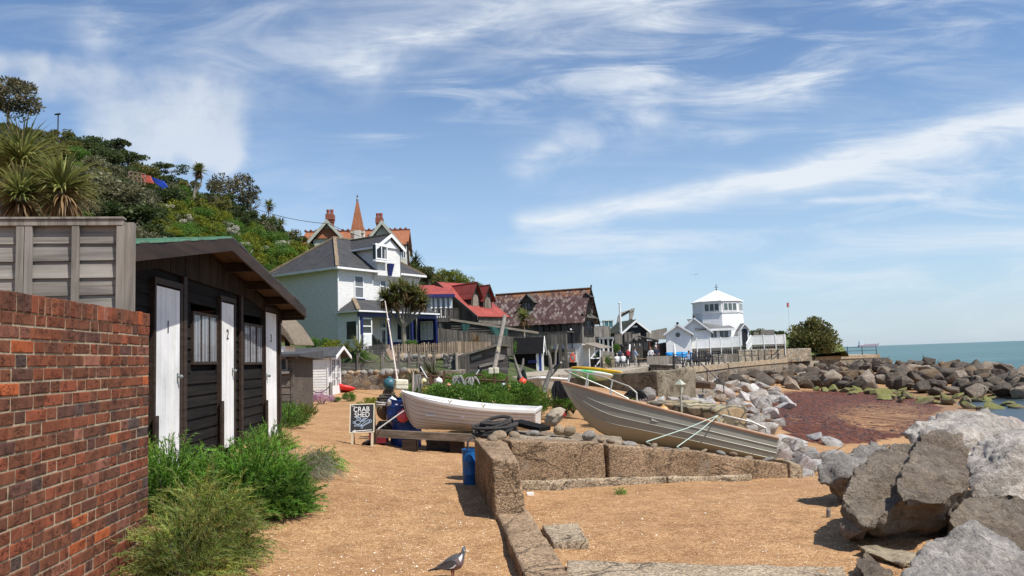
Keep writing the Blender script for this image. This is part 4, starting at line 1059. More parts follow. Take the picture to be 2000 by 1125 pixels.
 # white house with the blue porch
def white_house():
 random.seed(31); fr=Frame((P(662, 690, 56).x, 56, 0), R(55.8)); zb=1.9
 root=thing('white_house', 'two storey white brick house with slate hip roof and navy blue porch', 'house', fr.o, fr.yaw)
 L=8.9; D=7.6; ze=fr.hit(664, 523)[1]
 gx0, gx1=fr.hit(728, 500)[0], fr.hit(765, 500)[0]
 m=MB(); m.box(0, L, 0, D, zb, ze)
 gc=fr.hit(750, 460)[0]; gx1=2*gc-gx0-.05; zg=fr.hit(731, 482)[1]; za=fr.hit(750, 461)[1]
 m.prism([(gx0, -.50, ze-.34), (gx1, -.50, ze-.34), (gx1, -.50, zg), (gc, -.50, za-.12), (gx0, -.50, zg)], (0, 4.4, 0))
 m.hexa([(gx0, -.02, ze-.75), (gx1, -.02, ze-.75), (gx1, .0, ze-.75), (gx0, .0, ze-.75), (gx0, -.5, ze-.341), (gx1, -.5, ze-.341), (gx1, .0, ze-.341), (gx0, .0, ze-.341)])
 m.build('wall', BRICKW, root)
 o=.42; A=Vector((3.25, D/2, fr.hit(652, 464, D/2)[1])); A.z=min(A.z, ze+3.4); B=Vector((L-3.0, D/2, A.z)); z=ze+.02
 c=[(-o, -o, z), (L+o, -o, z), (L+o, D+o, z), (-o, D+o, z)]; r=MB()
 tri(r, c[3], c[0], A); slab(r, c[0], c[1], B, A); tri(r, c[1], c[2], B); slab(r, c[2], c[3], A, B)
 ro=r.build('roof', SLATE, root)
 h=MB()
 for p, q in((c[0], A), (c[3], A), (A, B), (c[1], B), (c[2], B)):h.beam(Vector(p)+Vector((0, 0, .02)), Vector(q)+Vector((0, 0, .04)), .26, .14)
 h.build('hip_tiles', RIDGE, ro)
 gxl, gxr=gx0-.06, gx1+.06
 for bx in((-o-.12, gxl, -o-.13, -o-.01), (gxr, L+o, -o-.13, -o-.01), (-o-.13, -o-.01, -o-.005, D+o)):
  gut=MB(); gut.box(*bx, z-.17, z-.02); gut.build('gutter', WHITE, ro)
 for bx in((-o, gxl, -o, -.005), (gxr, L+o, -o, -.005), (-o, -.005, .0, D+o)):ev=MB(); ev.box(*bx, z-.16, z-.09); ev.build('soffit', WHITE, ro)
 g=MB(); ov=.78; yb=4.2; gz0=zg-.12
 slab(g, (gx0-.35, -ov, gz0), (gx0-.35, yb, gz0), (gc, yb, za+.05), (gc, -ov, za+.05)); slab(g, (gx1+.35, -ov, gz0), (gx1+.35, yb, gz0), (gc, yb, za+.05), (gc, -ov, za+.05))
 go=g.build('gable_roof', SLATE, root)
 e=MB(); e.beam((gc, -ov-.02, za+.07), (gc, yb-.4, za+.07), .24, .12); e.build('hip_tiles', RIDGE, go)
 b=MB()
 for s in(gx0-.38, gx1+.38):b.hexa([(s, -ov-.05, gz0-.22), (s, -ov-.05, gz0+.06), (s, -ov-.003, gz0+.06), (s, -ov-.003, gz0-.22), (gc, -ov-.05, za-.18), (gc, -ov-.05, za+.09), (gc, -ov-.003, za+.09), (gc, -ov-.003, za-.18)])
 b.box(gx0-.44, gx0-.34, -ov, 2.4, gz0-.12, gz0+.02)
 b.prism([(gx0+.25, -.62, zg-.05), (gx1-.25, -.62, zg-.05), (gc, -.62, za-.35)], (0, .11, 0)); b.build('bargeboard', WHITE, go)
 CUR=CLOTH
 for q, nz in(((691, 538, 709.5, 583), 2), ((741, 542, 753.5, 577), 2), ((782, 546, 798, 583), 2)):
  x0, x1, z0, z1=fr.rect(*q); wm=MB(); wm.box(x0-.02, x1+.02, -.012, -.002, z0, z1); w=window_at(root, x0, x1, z0, z1, -.02, 1, 2, WHITE, .09, .08, CLEAR, curtain=CUR, sill=NAVY if q[0]==691 else WHITE)
  c_=MB(); c_.box(x0+.02, x1-.02, .0, .0+.004, z0, z1)
 x0, x1, z0, z1=fr.rect(733.5, 479, 756, 507, -.8); YB=-.8
 bay=MB(); bay.box(x0, x1, YB, -.51, z0-.12, z0); bay.box(x0, x1, YB, -.51, z1, z1+.1); bay.box(x0-.1, x1+.1, YB-.08, -.51, z0-.2, z0-.122)
 bo=bay.build('oriel', WHITE, root)
 window_at(bo, x0, x1, z0, z1, YB, 2, 1, WHITE, .09, .08, CLEAR)
 sd=MB(); sd.box(x0+.01, x0+.03, YB+.02, -.51, z0, z1); sd.build('pane', GLASS, bo)
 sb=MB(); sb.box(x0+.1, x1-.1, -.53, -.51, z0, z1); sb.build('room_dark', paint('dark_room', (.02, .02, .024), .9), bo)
 br=MB(); br.hexa([(gc+a, y, z0-1.15)for a, y in((-.16, -.6), (.16, -.6), (.16, -.505), (-.16, -.505))]+[(gc+a, y, z0-.21)for a, y in((-.28, -.8), (.28, -.8), (.28, -.505), (-.28, -.505))]); br.build('bracket', NAVY, bo)
 for pp in([(-.08, -.5, z-.12), (-.08, -.1, z-.5), (-.08, -.1, zb+.3)], [(L-.2, -.45, z-.12), (L-.2, -.1, z-.6), (L-.2, -.1, zb+2.6)]):
  dp=MB(); dp.tube(pp, .055, 8); dp.build('downpipe', WHITE, root)
 pd=2.1
 zpt=fr.hit(690, 584)[1]; zpe=fr.hit(706, 606, -pd-.3)[1]; xe=fr.hit(858, 609, -pd-.3)[0]; hx=fr.hit(690, 584)[0]
 r=MB(); slab(r, (-.3, -pd-.3, zpe), (xe, -pd-.3, zpe), (xe-.2, -.03, zpt), (hx, -.03, zpt), .06); tri(r, (-.3, -.0, zpe), (-.3, -pd-.3, zpe), (hx, -.03, zpt), .06)
 pr=r.build('porch_roof', SLATE, root)
 q=MB(); q.beam((-.3, -pd-.3, zpe+.03), (hx, -.05, zpt+.03), .28, .14); q.build('hip_tiles', RIDGE, pr)
 q=MB(); q.box(-.3, xe, -pd-.38, -pd-.3, zpe-.1, zpe+.01); q.box(-.38, -.302, -pd-.38, 0, zpe-.1, zpe+.01); q.build('gutter', WHITE, pr)
 q=MB(); q.box(-.1, xe-.25, -pd-.08, -pd+.06, zpe-.42, zpe-.12); q.build('beam', NAVY, pr)
 for px in(706, 759.5, 804, 851):
  x=fr.hit(px, 640, -pd)[0]; q=MB(); q.box(x-.09, x+.09, -pd-.09, -pd+.09, zb, zpe-.42); q.build('porch_post', NAVY, pr)
 xb=fr.hit(727, 640, -pd)[0]; sill_z=fr.hit(716, 653, -pd)[1]; y0, z0=fr.hitx(677, 663); y1, z1=fr.hitx(696, 627)
 ya, yb_=min(y0, y1), max(y0, y1)
 q=MB(); q.box(0, .1, -pd, ya, zb, zpe-.1); q.box(0, .1, yb_, -.0, zb, zpe-.1); q.box(0, .1, ya, yb_, zb, z0); q.box(0, .1, ya, yb_, z1, zpe-.1)
 for k in range(9):xx=.12+(xb-.12)*k/9; q.box(xx, xx+(xb-.12)/9-.02, -pd-.03, -pd+.05, zb, sill_z)
 q.box(.11, xb, -pd, -pd+.1, zb, sill_z-.02); b_=q.build('bay', WHITE, root)
 q=MB(); q.box(.04, .06, ya, yb_, z0, z1); q.build('pane', GLASS, b_)
 q=MB(); q.box(-.03, .03, ya-.06, ya, z0-.06, z1+.06); q.box(-.03, .03, yb_, yb_+.06, z0-.06, z1+.06); q.box(-.06, .06, ya-.06, yb_+.06, z0-.1, z0-.0); q.box(-.03, .03, ya, yb_, z1, z1+.06); q.build('window_frame', WHITE, b_)
 window_at(b_, .22, xb, sill_z, zpe-.5, -pd+.05, 1, 2, WHITE, .1, .08, CLEAR, curtain=None)
 x0, x1, z0, z1=fr.rect(742, 626, 754, 690); q=MB(); q.box(x0, x1, -.06, -.004, zb, z1-.55); q.box(x0, x1, -.06, -.004, z1-.07, z1)
 do=q.build('door', WHITE, root); g2=MB(); g2.box(x0+.1, x1-.1, -.05, -.03, z1-.54, z1-.08); g2.box(x0+.14, x1-.14, -.066, -.062, zb+1.1, z1-.75); g2.build('pane', GLASS, do); kb=MB(); kb.ball((x1-.12, -.1, zb+1.4), .04, 8, 6); kb.build('handle', IRON, do)
 x0, x1, z0, z1=fr.rect(773, 620, 813, 666); window_at(root, x0, x1, z0, z1, -.02, 3, 1, WHITE, .1, .09, GLASS, sill=WHITE)
 q=MB(); q.box(x0-.5, x1+.6, -.05, -.004, zb, z0-.1); q.build('dado', NAVY, root)
 q=MB(); q.box(L-.35, L-.2, -pd+.1, -.01, zb, zpe+.1); ew=q.build('end_wall', NAVY, root)
 q=MB(); xw=L-.38; ya, yb_=-pd+.35, -.5; za_, zb_=fr.hitx(836, 663, xw)[1], fr.hitx(836, 628, xw)[1]
 q.box(xw-.02, xw+.02, ya, yb_, za_, zb_); la=q.build('lattice_window', paint('frosted_pane', (.62, .64, .66), .4), ew)
 q=MB()
 for t in(0, 1/3, 2/3, 1):yy_=ya+(yb_-ya)*t; q.box(xw-.05, xw-.021, yy_-.03, yy_+.03, za_, zb_)
 for t in(0, .5, 1):zz=za_+(zb_-za_)*t; q.box(xw-.055, xw-.022, ya, yb_, zz-.03, zz+.03)
 q.build('lattice', WHITE, la)
 fl=MB(); fl.box(0, xe-.2, -pd, 0, zb-.3, zb+.02); fl.build('porch_floor', CONCG, root)
white_house()
# red tiled villa up the hill
def villa():
 random.seed(41); d=86.0; fr=Frame(P(700, 500, d), R(4)); fr=Frame((fr.o.x, fr.o.y, 0), R(4)); zb=fr.hit(700, 540)[1]
 CREAM=paint('cream_render', (.56, .55, .48), .7, .06, 2); TIMB=paint('pale_green_timber', (.45, .46, .38), .6, .08, 3)
 root=thing('villa', 'red tiled villa with pointed turret, twin gables and brick chimneys on the hill', 'house', fr.o, fr.yaw)
 yr=4.5; xl, zr=fr.hit(597, 455, yr); xr, zr2=fr.hit(801, 448, yr); zr=(zr+zr2)/2; ze=fr.hit(800, 479, .2)[1]; ze=min(ze, zr-2.2)
 m=MB(); m.box(xl+.4, xr-.3, .6, 8.4, zb, ze+.3); m.build('wall', CREAM, root)
 r=MB(); slab(r, (xl, -.1, ze), (xr, -.1, ze), (xr, yr, zr), (xl, yr, zr), .12); slab(r, (xl, 9.1, ze), (xr, 9.1, ze), (xr, yr, zr), (xl, yr, zr), .12); ro=r.build('roof', RTILE, root)
 q=MB(); q.box(xl, xr, yr-.12, yr+.12, zr, zr+.12); x=xl
 while x<xr:q.ball((x, yr, zr+.16), .17, 8, 6); x+=.62
 q.build('ridge_crest', paint('dark_ridge', (.16, .06, .04), .8, .3, 6), ro)
 for(ax, ay, lx, ly, rx, ry, nm, y)in((639.5, 429, 601, 473, 676, 470, 'left', -1.4), (739.5, 431, 703, 476, 790, 484, 'right', -2.2)):
  cx, za=fr.hit(ax, ay, y); hw=max(cx-fr.hit(lx, ly, y)[0], fr.hit(rx, ry, y)[0]-cx); hw=(cx-fr.hit(lx, ly, y)[0]+fr.hit(rx, ry, y)[0]-cx)/2; cx=(fr.hit(lx, ly, y)[0]+fr.hit(rx, ry, y)[0])/2; zl=fr.hit(rx, ry, y)[1]
  r=MB(); slab(r, (cx-hw, y, zl), (cx-hw, 5, zl), (cx, 5, za), (cx, y, za), .12); slab(r, (cx+hw, y, zl), (cx+hw, 5, zl), (cx, 5, za), (cx, y, za), .12); g=r.build('gable_roof', RTILE, root)
  w=MB(); w.prism([(cx-hw+.5, y+.5, zb), (cx+hw-.5, y+.5, zb), (cx+hw-.5, y+.5, zl+.1), (cx, y+.5, za-.4), (cx-hw+.5, y+.5, zl+.1)], (0, 4, 0)); w.build('gable_wall', CREAM if nm=='right' else TIMB, g)
  b=MB()
  for s in(-1, 1):
   b.hexa([(cx+s*hw*1.02, y-.09, zl-.42), (cx+s*hw*1.02, y-.09, zl+.05), (cx+s*hw*1.02, y+.02, zl+.05), (cx+s*hw*1.02, y+.02, zl-.42), (cx, y-.09, za-.42), (cx, y-.09, za+.08), (cx, y+.02, za+.08), (cx, y+.02, za-.42)])
  b.build('bargeboard', TIMB, g)
  if nm=='left':
   t=MB(); t.prism([(cx-hw*.62, y+.3, zl+.35), (cx+hw*.62, y+.3, zl+.35), (cx+hw*.3, y+.42, zl+(za-zl)*.62), (cx-hw*.3, y+.42, zl+(za-zl)*.62)], (0, .15, 0)); t.build('hung_tiles', RTILE, g)
  else:
   t=MB()
   for k in(-2, -1, 0, 1, 2):t.box(cx+k*.75-.06, cx+k*.75+.06, y+.42, y+.52, zb+1, za-.5-abs(k)*.95)
   t.build('studs', TIMB, g)
   x0, x1, z0, z1=fr.rect(783, 488, 793, 505, y+.5); window_at(g, x0, x1, z0, z1, y+.48, 2, 1, WHITE, .1, .08, GLASS)
 tx0, tz=fr.hit(680, 448, -.6); tx1, _=fr.hit(712.5, 448, -.6); cx=(tx0+tx1)/2; hw=(tx1-tx0)/2; za=fr.hit(694.5, 390, -.6)[1]
 t=MB(); t.lathe([(hw*.82*1.12, zb), (hw*.82*1.12, tz-.05)], 8, Matrix.Translation((cx, .6, 0))@Matrix.Rotation(R(22.5), 4, 'Z')); tw=t.build('turret', CREAM, root)
 t=MB(); t.lathe([(hw*1.08, tz-.12), (hw*1.08, tz), (hw*.93, tz+.5), (.16, za)], 4, Matrix.Translation((cx, .6, 0))@Matrix.Rotation(R(45), 4, 'Z')); t.build('spire', RTILE, tw)
 t=MB(); t.lathe([(hw*1.12, tz-.4), (hw*1.12, tz-.125)], 4, Matrix.Translation((cx, .6, 0))@Matrix.Rotation(R(45), 4, 'Z')); t.build('cornice', TIMB, tw)
 zf=fr.hit(694.5, 374, -.6)[1]; t=MB(); t.lathe([(.13, za-.1), (.13, za+.3), (.05, za+.5), (.12, za+.7), (.03, za+.8), (.015, zf)], 8, Matrix.Translation((cx, .6, 0))); t.build('finial', paint('lead_finial', (.16, .19, .22), .5, .2, 8), tw)
 BRK=paint('chimney_brick', (.24, .085, .05), .85, .3, 5, bmp=.3)
 for x0, x1, y0, y1, yp in((637, 653, 420, 455, 1.6), (734, 748.5, 427, 450, 2.2)):
  a, zt=fr.hit(x0, y0, yp); b_, _=fr.hit(x1, y0, yp); cx=(a+b_)/2; w=(b_-a)/2
  c=MB(); c.box(cx-w*.75, cx+w*.75, yp-.45, yp+.45, zb, zt-.9); c.box(cx-w*.86, cx+w*.86, yp-.52, yp+.52, zt-.9, zt-.62); c.box(cx-w, cx+w, yp-.6, yp+.6, zt-.62, zt); ch=c.build('chimney', BRK, root)
  for s in(-.5, .42):
   p=MB(); p.lathe([(.2, zt), (.17, zt+.35), (.2, zt+.42), (.19, zt+.62)], 10, Matrix.Translation((cx+s*w, yp, 0))); p.build('chimney_pot', paint('pot_clay', (.27, .08, .05), .8, .2, 6), ch)
villa()
# promenade
QZ=.4
PAVE=concrete('promenade_concrete', (.30, .265, .21), (.38, .34, .275), .6)
ED=[Zp(1268, 716, QZ), Zp(1316, 720, QZ), Zp(1425, 709, QZ), Zp(1495, 703.5, QZ), Zp(1560, 699, QZ), Zp(1640, 695, QZ), Zp(1715, 692, QZ)]
def promenade():
 back=[P(1693, 690, 116), Vector((50, 128, 0)), Vector((-14, 140, 0)), Vector((-8, 64, 0)), Zp(900, 735, QZ), Zp(1000, 735, QZ), Zp(1090, 731, QZ), Zp(1200, 727, QZ)]
 poly=[Vector((p.x, p.y, QZ-.03))for p in ED+back]
 m=MB(); m.prism([p-Vector((0, 0, 2.6))for p in poly], (0, 0, 2.6))
 o=m.build('promenade', PAVE); tag(o, 'concrete promenade and terrace behind the cove', 'promenade', kind='structure')
 SW=stonemat('sea_wall_stone', (.15, .125, .095), (.30, .255, .195), (.24, .20, .15), 2.2)
 w=MB()
 for a, b_ in zip(ED[1:], ED[2:]):
  t=(b_-a).normalized(); n=Vector((t.y, -t.x, 0))*.25
  w.hexa([a+n*.9-Vector((0, 0, 3.2)), b_+n*.9-Vector((0, 0, 3.2)), b_-n, a-n]if False else[a+n*1.5+Vector((0, 0, -3.2)), b_+n*1.5+Vector((0, 0, -3.2)), b_+Vector((0, 0, -3.2)), a+Vector((0, 0, -3.2)), a+n+Vector((0, 0, -.02)), b_+n+Vector((0, 0, -.02)), b_+Vector((0, 0, -.02)), a+Vector((0, 0, -.02))])
 e0, e1=ED[-1], Vector((back[0].x, back[0].y, QZ)); w.hexa([e0+Vector((.3, 0, -3.2)), e1+Vector((.3, 0, -3.2)), e1+Vector((-.1, 0, -3.2)), e0+Vector((-.1, 0, -3.2)), e0+Vector((.25, 0, -.02)), e1+Vector((.25, 0, -.02)), e1+Vector((-.1, 0, -.02)), e0+Vector((-.1, 0, -.02))])
 root=thing('sea_wall', 'long stone sea wall with concrete coping under the black promenade railing', 'sea wall', (ED[1].x, ED[1].y, 0))
 def shift(mb):mb.v=[(x-ED[1].x, y-ED[1].y, z)for x, y, z in mb.v]; return mb
 shift(w).build('wall_face', SW, root)
 c=MB()
 for a, b_ in zip(ED[1:], ED[2:]):
  t=(b_-a).normalized(); n=Vector((t.y, -t.x, 0)); c.hexa([a+n*.36-Vector((0, 0, .42)), b_+n*.36-Vector((0, 0, .42)), b_-n*.35-Vector((0, 0, .02)), a-n*.35-Vector((0, 0, .02)), a+n*.36+Vector((0, 0, .02)), b_+n*.36+Vector((0, 0, .02)), b_-n*.35+Vector((0, 0, .02)), a-n*.35+Vector((0, 0, .02))])
 shift(c).build('coping', concrete('rust_stained_coping', (.30, .24, .165), (.42, .34, .24), .6), root)
 rl=thing('railing', 'black iron promenade railing with two rails and rust stained post feet', 'railing', (ED[1].x, ED[1].y, 0))
 pts=[]; acc=0; path=ED[1:]
 tot=sum((b_-a).length for a, b_ in zip(path, path[1:])); n=25
 def along(s):
  for a, b_ in zip(path, path[1:]):
   L=(b_-a).length
   if s<=L:return a.lerp(b_, s/L)
   s-=L
  return path[-1].copy()
 base=Vector((ED[1].x, ED[1].y, 0))
 for i in range(n+1):
  q=along(tot*(i/n)*.995+.05)-base; m=MB(); h=1.1 if i not in(19, )else 1.75
  m.lathe([(.085, QZ), (.085, QZ+.08), (.055, QZ+.12), (.045, QZ+.55), (.065, QZ+.58), (.042, QZ+.62), (.042, QZ+h), (.06, QZ+h+.03), (.0+.01, QZ+h+.1)], 8, Matrix.Translation((q.x, q.y, 0))); m.build('post', IRON, rl)
  pts.append(q)
 for h in(.58, 1.02):
  m=MB(); m.tube([p+Vector((0, 0, h))for p in pts], .028, 6); m.build('rail', IRON, rl)
 bw=thing('wall_block', 'square dark concrete wall block beside the beach steps', 'wall', (ED[0].x, ED[0].y, 0)); a, b_=ED[0]-Vector((ED[0].x, ED[0].y, 0)), ED[1]-Vector((ED[0].x, ED[0].y, 0))
 put('block', block_mesh('block', [Vector((a.x, a.y, -2)), Vector((b_.x, b_.y, -2)), Vector((b_.x+.5, b_.y+.5, -2)), Vector((a.x+.5, a.y+.5, -2)), Vector((a.x, a.y, .62)), Vector((b_.x, b_.y, .62)), Vector((b_.x+.5, b_.y+.5, .62)), Vector((a.x+.5, a.y+.5, .62))], .3, .05, 1.6, concrete('dark_stained_concrete', (.10, .085, .068), (.19, .165, .135)), 3, .05), bw)
 st=MB()
 A, B_=P(1318, 722, 54.5), P(1372, 750, 47.5); t=Vector((B_.x-A.x, B_.y-A.y, 0));
 sroot=thing('beach_steps', 'concrete steps with thin black handrails down to the grey rocks', 'steps', (A.x, A.y, 0)); nn=Vector((-t.y, t.x, 0)).normalized()*1.3
 for k in range(10):
  p, q=t*(k/10), t*((k+1)/10); z=QZ-.19*(k+1); st.hexa([p+Vector((0, 0, z-.6)), q+Vector((0, 0, z-.6)), q+nn+Vector((0, 0, z-.6)), p+nn+Vector((0, 0, z-.6)), p+Vector((0, 0, z)), q+Vector((0, 0, z)), q+nn+Vector((0, 0, z)), p+nn+Vector((0, 0, z))])
 st.build('steps', PAVE, sroot)
 for s in(0, 1):
  o=nn*s; m=MB(); m.tube([o+Vector((0, 0, QZ+.0)), o+Vector((0, 0, QZ+.95)), t+o+Vector((0, 0, QZ-1.9+.95)), t+o+Vector((0, 0, QZ-1.9))], .03, 6); m.build('handrail', IRON, sroot)
  m=MB(); q=t*.5+o; m.tube([q+Vector((0, 0, QZ-1.2)), q+Vector((0, 0, QZ-.02))], .03, 6); m.build('rail_post', IRON, sroot)
promenade()
# red roofed cottage
def gable_house(root, fr, x0, x1, D, zb, ze, zr, wall, roof, ov=.35, axis='x', vergemat=BROWNW, rt=.1, y0=0.0, split=None):
 """ridge along local x (roof slopes to +-y) or along y"""
 m=MB()
 if axis=='x':
  m.prism([(x0, y0, zb), (x0, y0+D, zb), (x0, y0+D, ze), (x0, y0+D/2, zr-.12), (x0, y0, ze)], (x1-x0, 0, 0)); r=MB(); k=(zr-ze)/(D/2)
  slab(r, (x0-ov, y0-ov, ze-k*ov), (x1+ov, y0-ov, ze-k*ov), (x1+ov, y0+D/2, zr), (x0-ov, y0+D/2, zr), rt); slab(r, (x0-ov, y0+D+ov, ze-k*ov), (x1+ov, y0+D+ov, ze-k*ov), (x1+ov, y0+D/2, zr), (x0-ov, y0+D/2, zr), rt)
 else:
  w=x1-x0; m.prism([(x0, y0, zb), (x1, y0, zb), (x1, y0, ze), (x0+w/2, y0, zr-.12), (x0, y0, ze)], (0, D, 0)); r=MB(); k=(zr-ze)/(w/2); c=x0+w/2
  slab(r, (x0-ov, y0-ov, ze-k*ov), (x0-ov, y0+D+ov, ze-k*ov), (c, y0+D+ov, zr), (c, y0-ov, zr), rt); slab(r, (x1+ov, y0-ov, ze-k*ov), (x1+ov, y0+D+ov, ze-k*ov), (c, y0+D+ov, zr), (c, y0-ov, zr), rt)
 wo=m.build('wall', wall, root)if wall else None
 return wo, r.build('roof', roof, root)
REDF=None
def red_cottage():
 random.seed(51)
 m, n, b=newmat('red_diamond_felt'); co=obj_co(n); x, y, z=sep(co)
 u, v=(x*1.6+z*1.5), (x*1.6-z*1.5); e=(u._m('FRACT')-.5).abs().max((v._m('FRACT')-.5).abs()).step(.46, .5)
 cl=mix(n, noi(co, 1.5, 5, .6).step(.3, .7), (.235, .036, .028), (.33, .062, .045)); cl=mix(n, e*.6, cl, (.20, .03, .03)); cl=mix(n, noi(co, 5, 6, .7).step(.6, .75)*.4, cl, (.42, .16, .12))
 setc(n, b, 'Base Color', cl); b.inputs['Roughness'].default_value=.85; bump(n, b, e*-1.0, .4, .02); RED=m
 c0=P(932, 617, 66); fr=Frame((c0.x, c0.y, 0), R(43)); zb=.8; D=10.8
 root=thing('red_roofed_cottage', 'dark timber cottage with red diamond felt roof and two gabled dormers', 'cottage', fr.o, fr.yaw)
 yr, zr=5.4, fr.hit(857, 551, 5.4)[1]; ze=c0.z; k=(zr-ze)/yr; xe=3.6
 w=MB(); w.prism([(.25, .1, zb), (.25, D, zb), (.25, D, ze), (.25, yr, zr-.2), (.25, .1, ze-.05)], (xe-.2, 0, 0)); wl=w.build('wall', GREYDV, root)
 g=MB();
 for i in range(34):
  y=.1+i*.16; g.col=jt(.3); zt=ze+k*y-.2; g.box(.19, .25, y, y+.15, zb, zt)
 g.build('gable_boards', GREYDV, wl)
 q=MB(); uprights(q, .2, xe, ze-.75, ze-.12, .17, .1, .03); q.build('eave_boards', wood('brown_grey_uprights', (.10, .085, .065), (.24, .21, .17), 'z', .7, .85), wl)
 r=MB(); slab(r, (-.1, -.15, ze-.05), (xe+.1, -.15, ze-.05), (xe+.1, yr, zr), (-.1, yr, zr), .1); slab(r, (-.1, D+.2, ze), (xe+.1, D+.2, ze), (xe+.1, yr, zr), (-.1, yr, zr), .1); ro=r.build('roof', RED, root)
 v=MB(); v.hexa([(-.16, -.2, ze-.35), (-.1, -.2, ze-.35), (-.1, yr, zr-.3), (-.16, yr, zr-.3), (-.16, -.2, ze-.02), (-.1, -.2, ze-.02), (-.1, yr, zr+.04), (-.16, yr, zr+.04)]); v.build('bargeboard', GREYDV, ro)
 for lab, q, ap, back in(('', (920.5, 575, 936.5, 598), (931.5, 551), (880, 554)), ('', (944, 580, 960.5, 602), (955, 556), (930, 558))):
  yf=.5
  for _ in range(12):yf=(fr.hit(q[0], q[3], yf)[1]-ze)/k*.5+yf*.5
  yf=max(.8, min(yf, 2.2)); x0, x1, z0, z1=fr.rect(*q, yf); z0=ze+k*yf-.1; xc, za=fr.hit(*ap, yf); xc=(x0+x1)/2; yb=yf+(za-z0)/k+.4; zs=z1+.05
  d=MB(); d.prism([(x0, yf, z0-.4), (x1, yf, z0-.4), (x1, yf, zs), (xc, yf, za-.15), (x0, yf, zs)], (0, yb-yf, 0)); do=d.build('dormer', GREYDV, ro)
  d=MB(); o=.22; kk=(za-zs)/(xc-x0); slab(d, (x0-o, yf-.35, zs-kk*o), (x0-o, yb, zs-kk*o), (xc, yb, za), (xc, yf-.35, za), .07); slab(d, (x1+o, yf-.35, zs-kk*o), (x1+o, yb, zs-kk*o), (xc, yb, za), (xc, yf-.35, za), .07); d.build('dormer_roof', RED, do)
  d=MB(); uprights(d, x0+.15, x1-.15, z0+.12, zs-.1, .2, yf-.02, .03); d.build('shutter', wood('shutter_boards', (.12, .10, .08), (.28, .245, .20), 'z', .7, .85), do)
  d=MB()
  for s, t in((x0-o, -1), (x1+o, 1)):d.hexa([(s, yf-.39, zs-kk*o-.16), (s, yf-.39, zs-kk*o+.02), (s, yf-.352, zs-kk*o+.02), (s, yf-.352, zs-kk*o-.16), (xc, yf-.39, za-.17), (xc, yf-.39, za+.03), (xc, yf-.352, za+.03), (xc, yf-.352, za-.17)])
  d.build('bargeboard', BROWNW, do)
 f2=Frame(P(826, 620, 66.5), R(14)); f2=Frame((f2.o.x, f2.o.y, 0), R(14)); wing=thing('balcony_wing', 'pale green wing with white french windows, red roof and dark balcony', 'house', f2.o, f2.yaw)
 X=lambda px, py=600, y=0:f2.hit(px, py, y)[0]
 zt, z0=f2.hit(860, 577)[1], 1.5; x0, x1=-2.5, X(884)
 PALE=paint('pale_green_wall', (.36, .41, .40), .7, .06, 2)
 m=MB(); m.box(x0, x1, 0, 4, z0+1.9, zt); m.build('wall', PALE, wing)
 m=MB(); m.box(X(850), x1, .05, 4, .5, z0+1.9); m.build('undercroft', BLACKW, wing)
 m=MB(); zf, zbk=f2.hit(860, 575)[1], f2.hit(850, 556, 3)[1]; slab(m, (x0-.2, -.4, zf), (x1+.15, -.4, zf), (x1+.1, 3.4, zbk), (x0-.2, 3.4, zbk), .1); rf=m.build('roof', RED, wing)
 m=MB(); m.box(x0-.2, x1+.15, -.46, -.4, zf-.28, zf-.02); m.build('fascia', NAVY, rf)
 a, b_, c, d=f2.rect(841, 578, 881, 621); window_at(wing, a, b_, c, d, -.02, 4, 1, WHITE, .16, .2, GLASS, name='french_window')
 zd=f2.hit(868, 623, -1.3)[1]; zh=f2.hit(868, 602, -1.3)[1]; xa, xb=X(842, 615, -1.3), X(895, 615, -1.3)
 m=MB(); m.box(xa, xb, -1.35, -.05, zd-.25, zd); bal=m.build('balcony', GREYDV, wing)
 m=MB(); m.box(xa, xb, -1.36, -1.28, zh-.09, zh); k=xa+.05
 while k<xb:m.col=jt(.3); m.box(k, k+.1, -1.34, -1.3, zd, zh-.09); k+=.17 if k<X(868, 615, -1.3)else .115
 m.build('balustrade', wood('dark_balusters', (.03, .025, .02), (.085, .075, .06), 'z', .7, .85), bal)
 for px in(859, 893):k=X(px, 615, -1.3); m=MB(); m.box(k-.08, k+.08, -1.3, -1.14, .6, zd); m.build('post', GREYDV, bal)
 f3=Frame(P(882, 680, 61), 0); f3=Frame((f3.o.x, f3.o.y, 0), math.atan2(2.5, 7)); low=thing('slatted_lean_to', 'long tarred lean to with gapped slats hung with green net, life ring on it', 'shed', f3.o, f3.yaw)
 x1=f3.hit(1050, 640)[0]; xm=f3.hit(992, 640)[0]; za, zb2=f3.hit(882, 626)[1], f3.hit(992, 638)[1]; zc=f3.hit(1050, 651)[1]
 m=MB(); z=.6
 while z<za-.1:
  e=xm if z<zb2 else xm*(za-z)/max(.01, za-zb2); m.col=jt(.35); m.box(0, max(.3, e), -.03, .03, z, z+.13); z+=.2
 m.col=(.4, )*3; m.hexa([(0, .06, .3), (xm, .06, .3), (xm, 2.5, .3), (0, 2.5, .3), (0, .06, za-.05), (xm, .06, zb2-.05), (xm, 2.5, zb2-.05), (0, 2.5, za-.05)])
 m.build('slatted_wall', wood('tarred_slats', (.022, .02, .018), (.075, .068, .06), 'x', .7, .8), low)
 m=MB(); m.hexa([(-.1, -.16, za-.02), (x1, -.16, zc-.05), (x1, .1, zc-.05), (-.1, .1, za-.02), (-.1, -.16, za+.16), (x1, -.16, zc+.12), (x1, .1, zc+.12), (-.1, .1, za+.16)]); m.build('wall_plate', wood('long_beam', (.14, .12, .09), (.30, .26, .21), 'x', .7, .85), low)
 m=MB(); uprights(m, xm, x1-.6, f3.hit(1020, 657)[1], lambda q:zb2+(zc-zb2)*(q-xm)/(x1-xm)-.5, .2, .3, .03); m.build('side_boards', GREYDV, low)
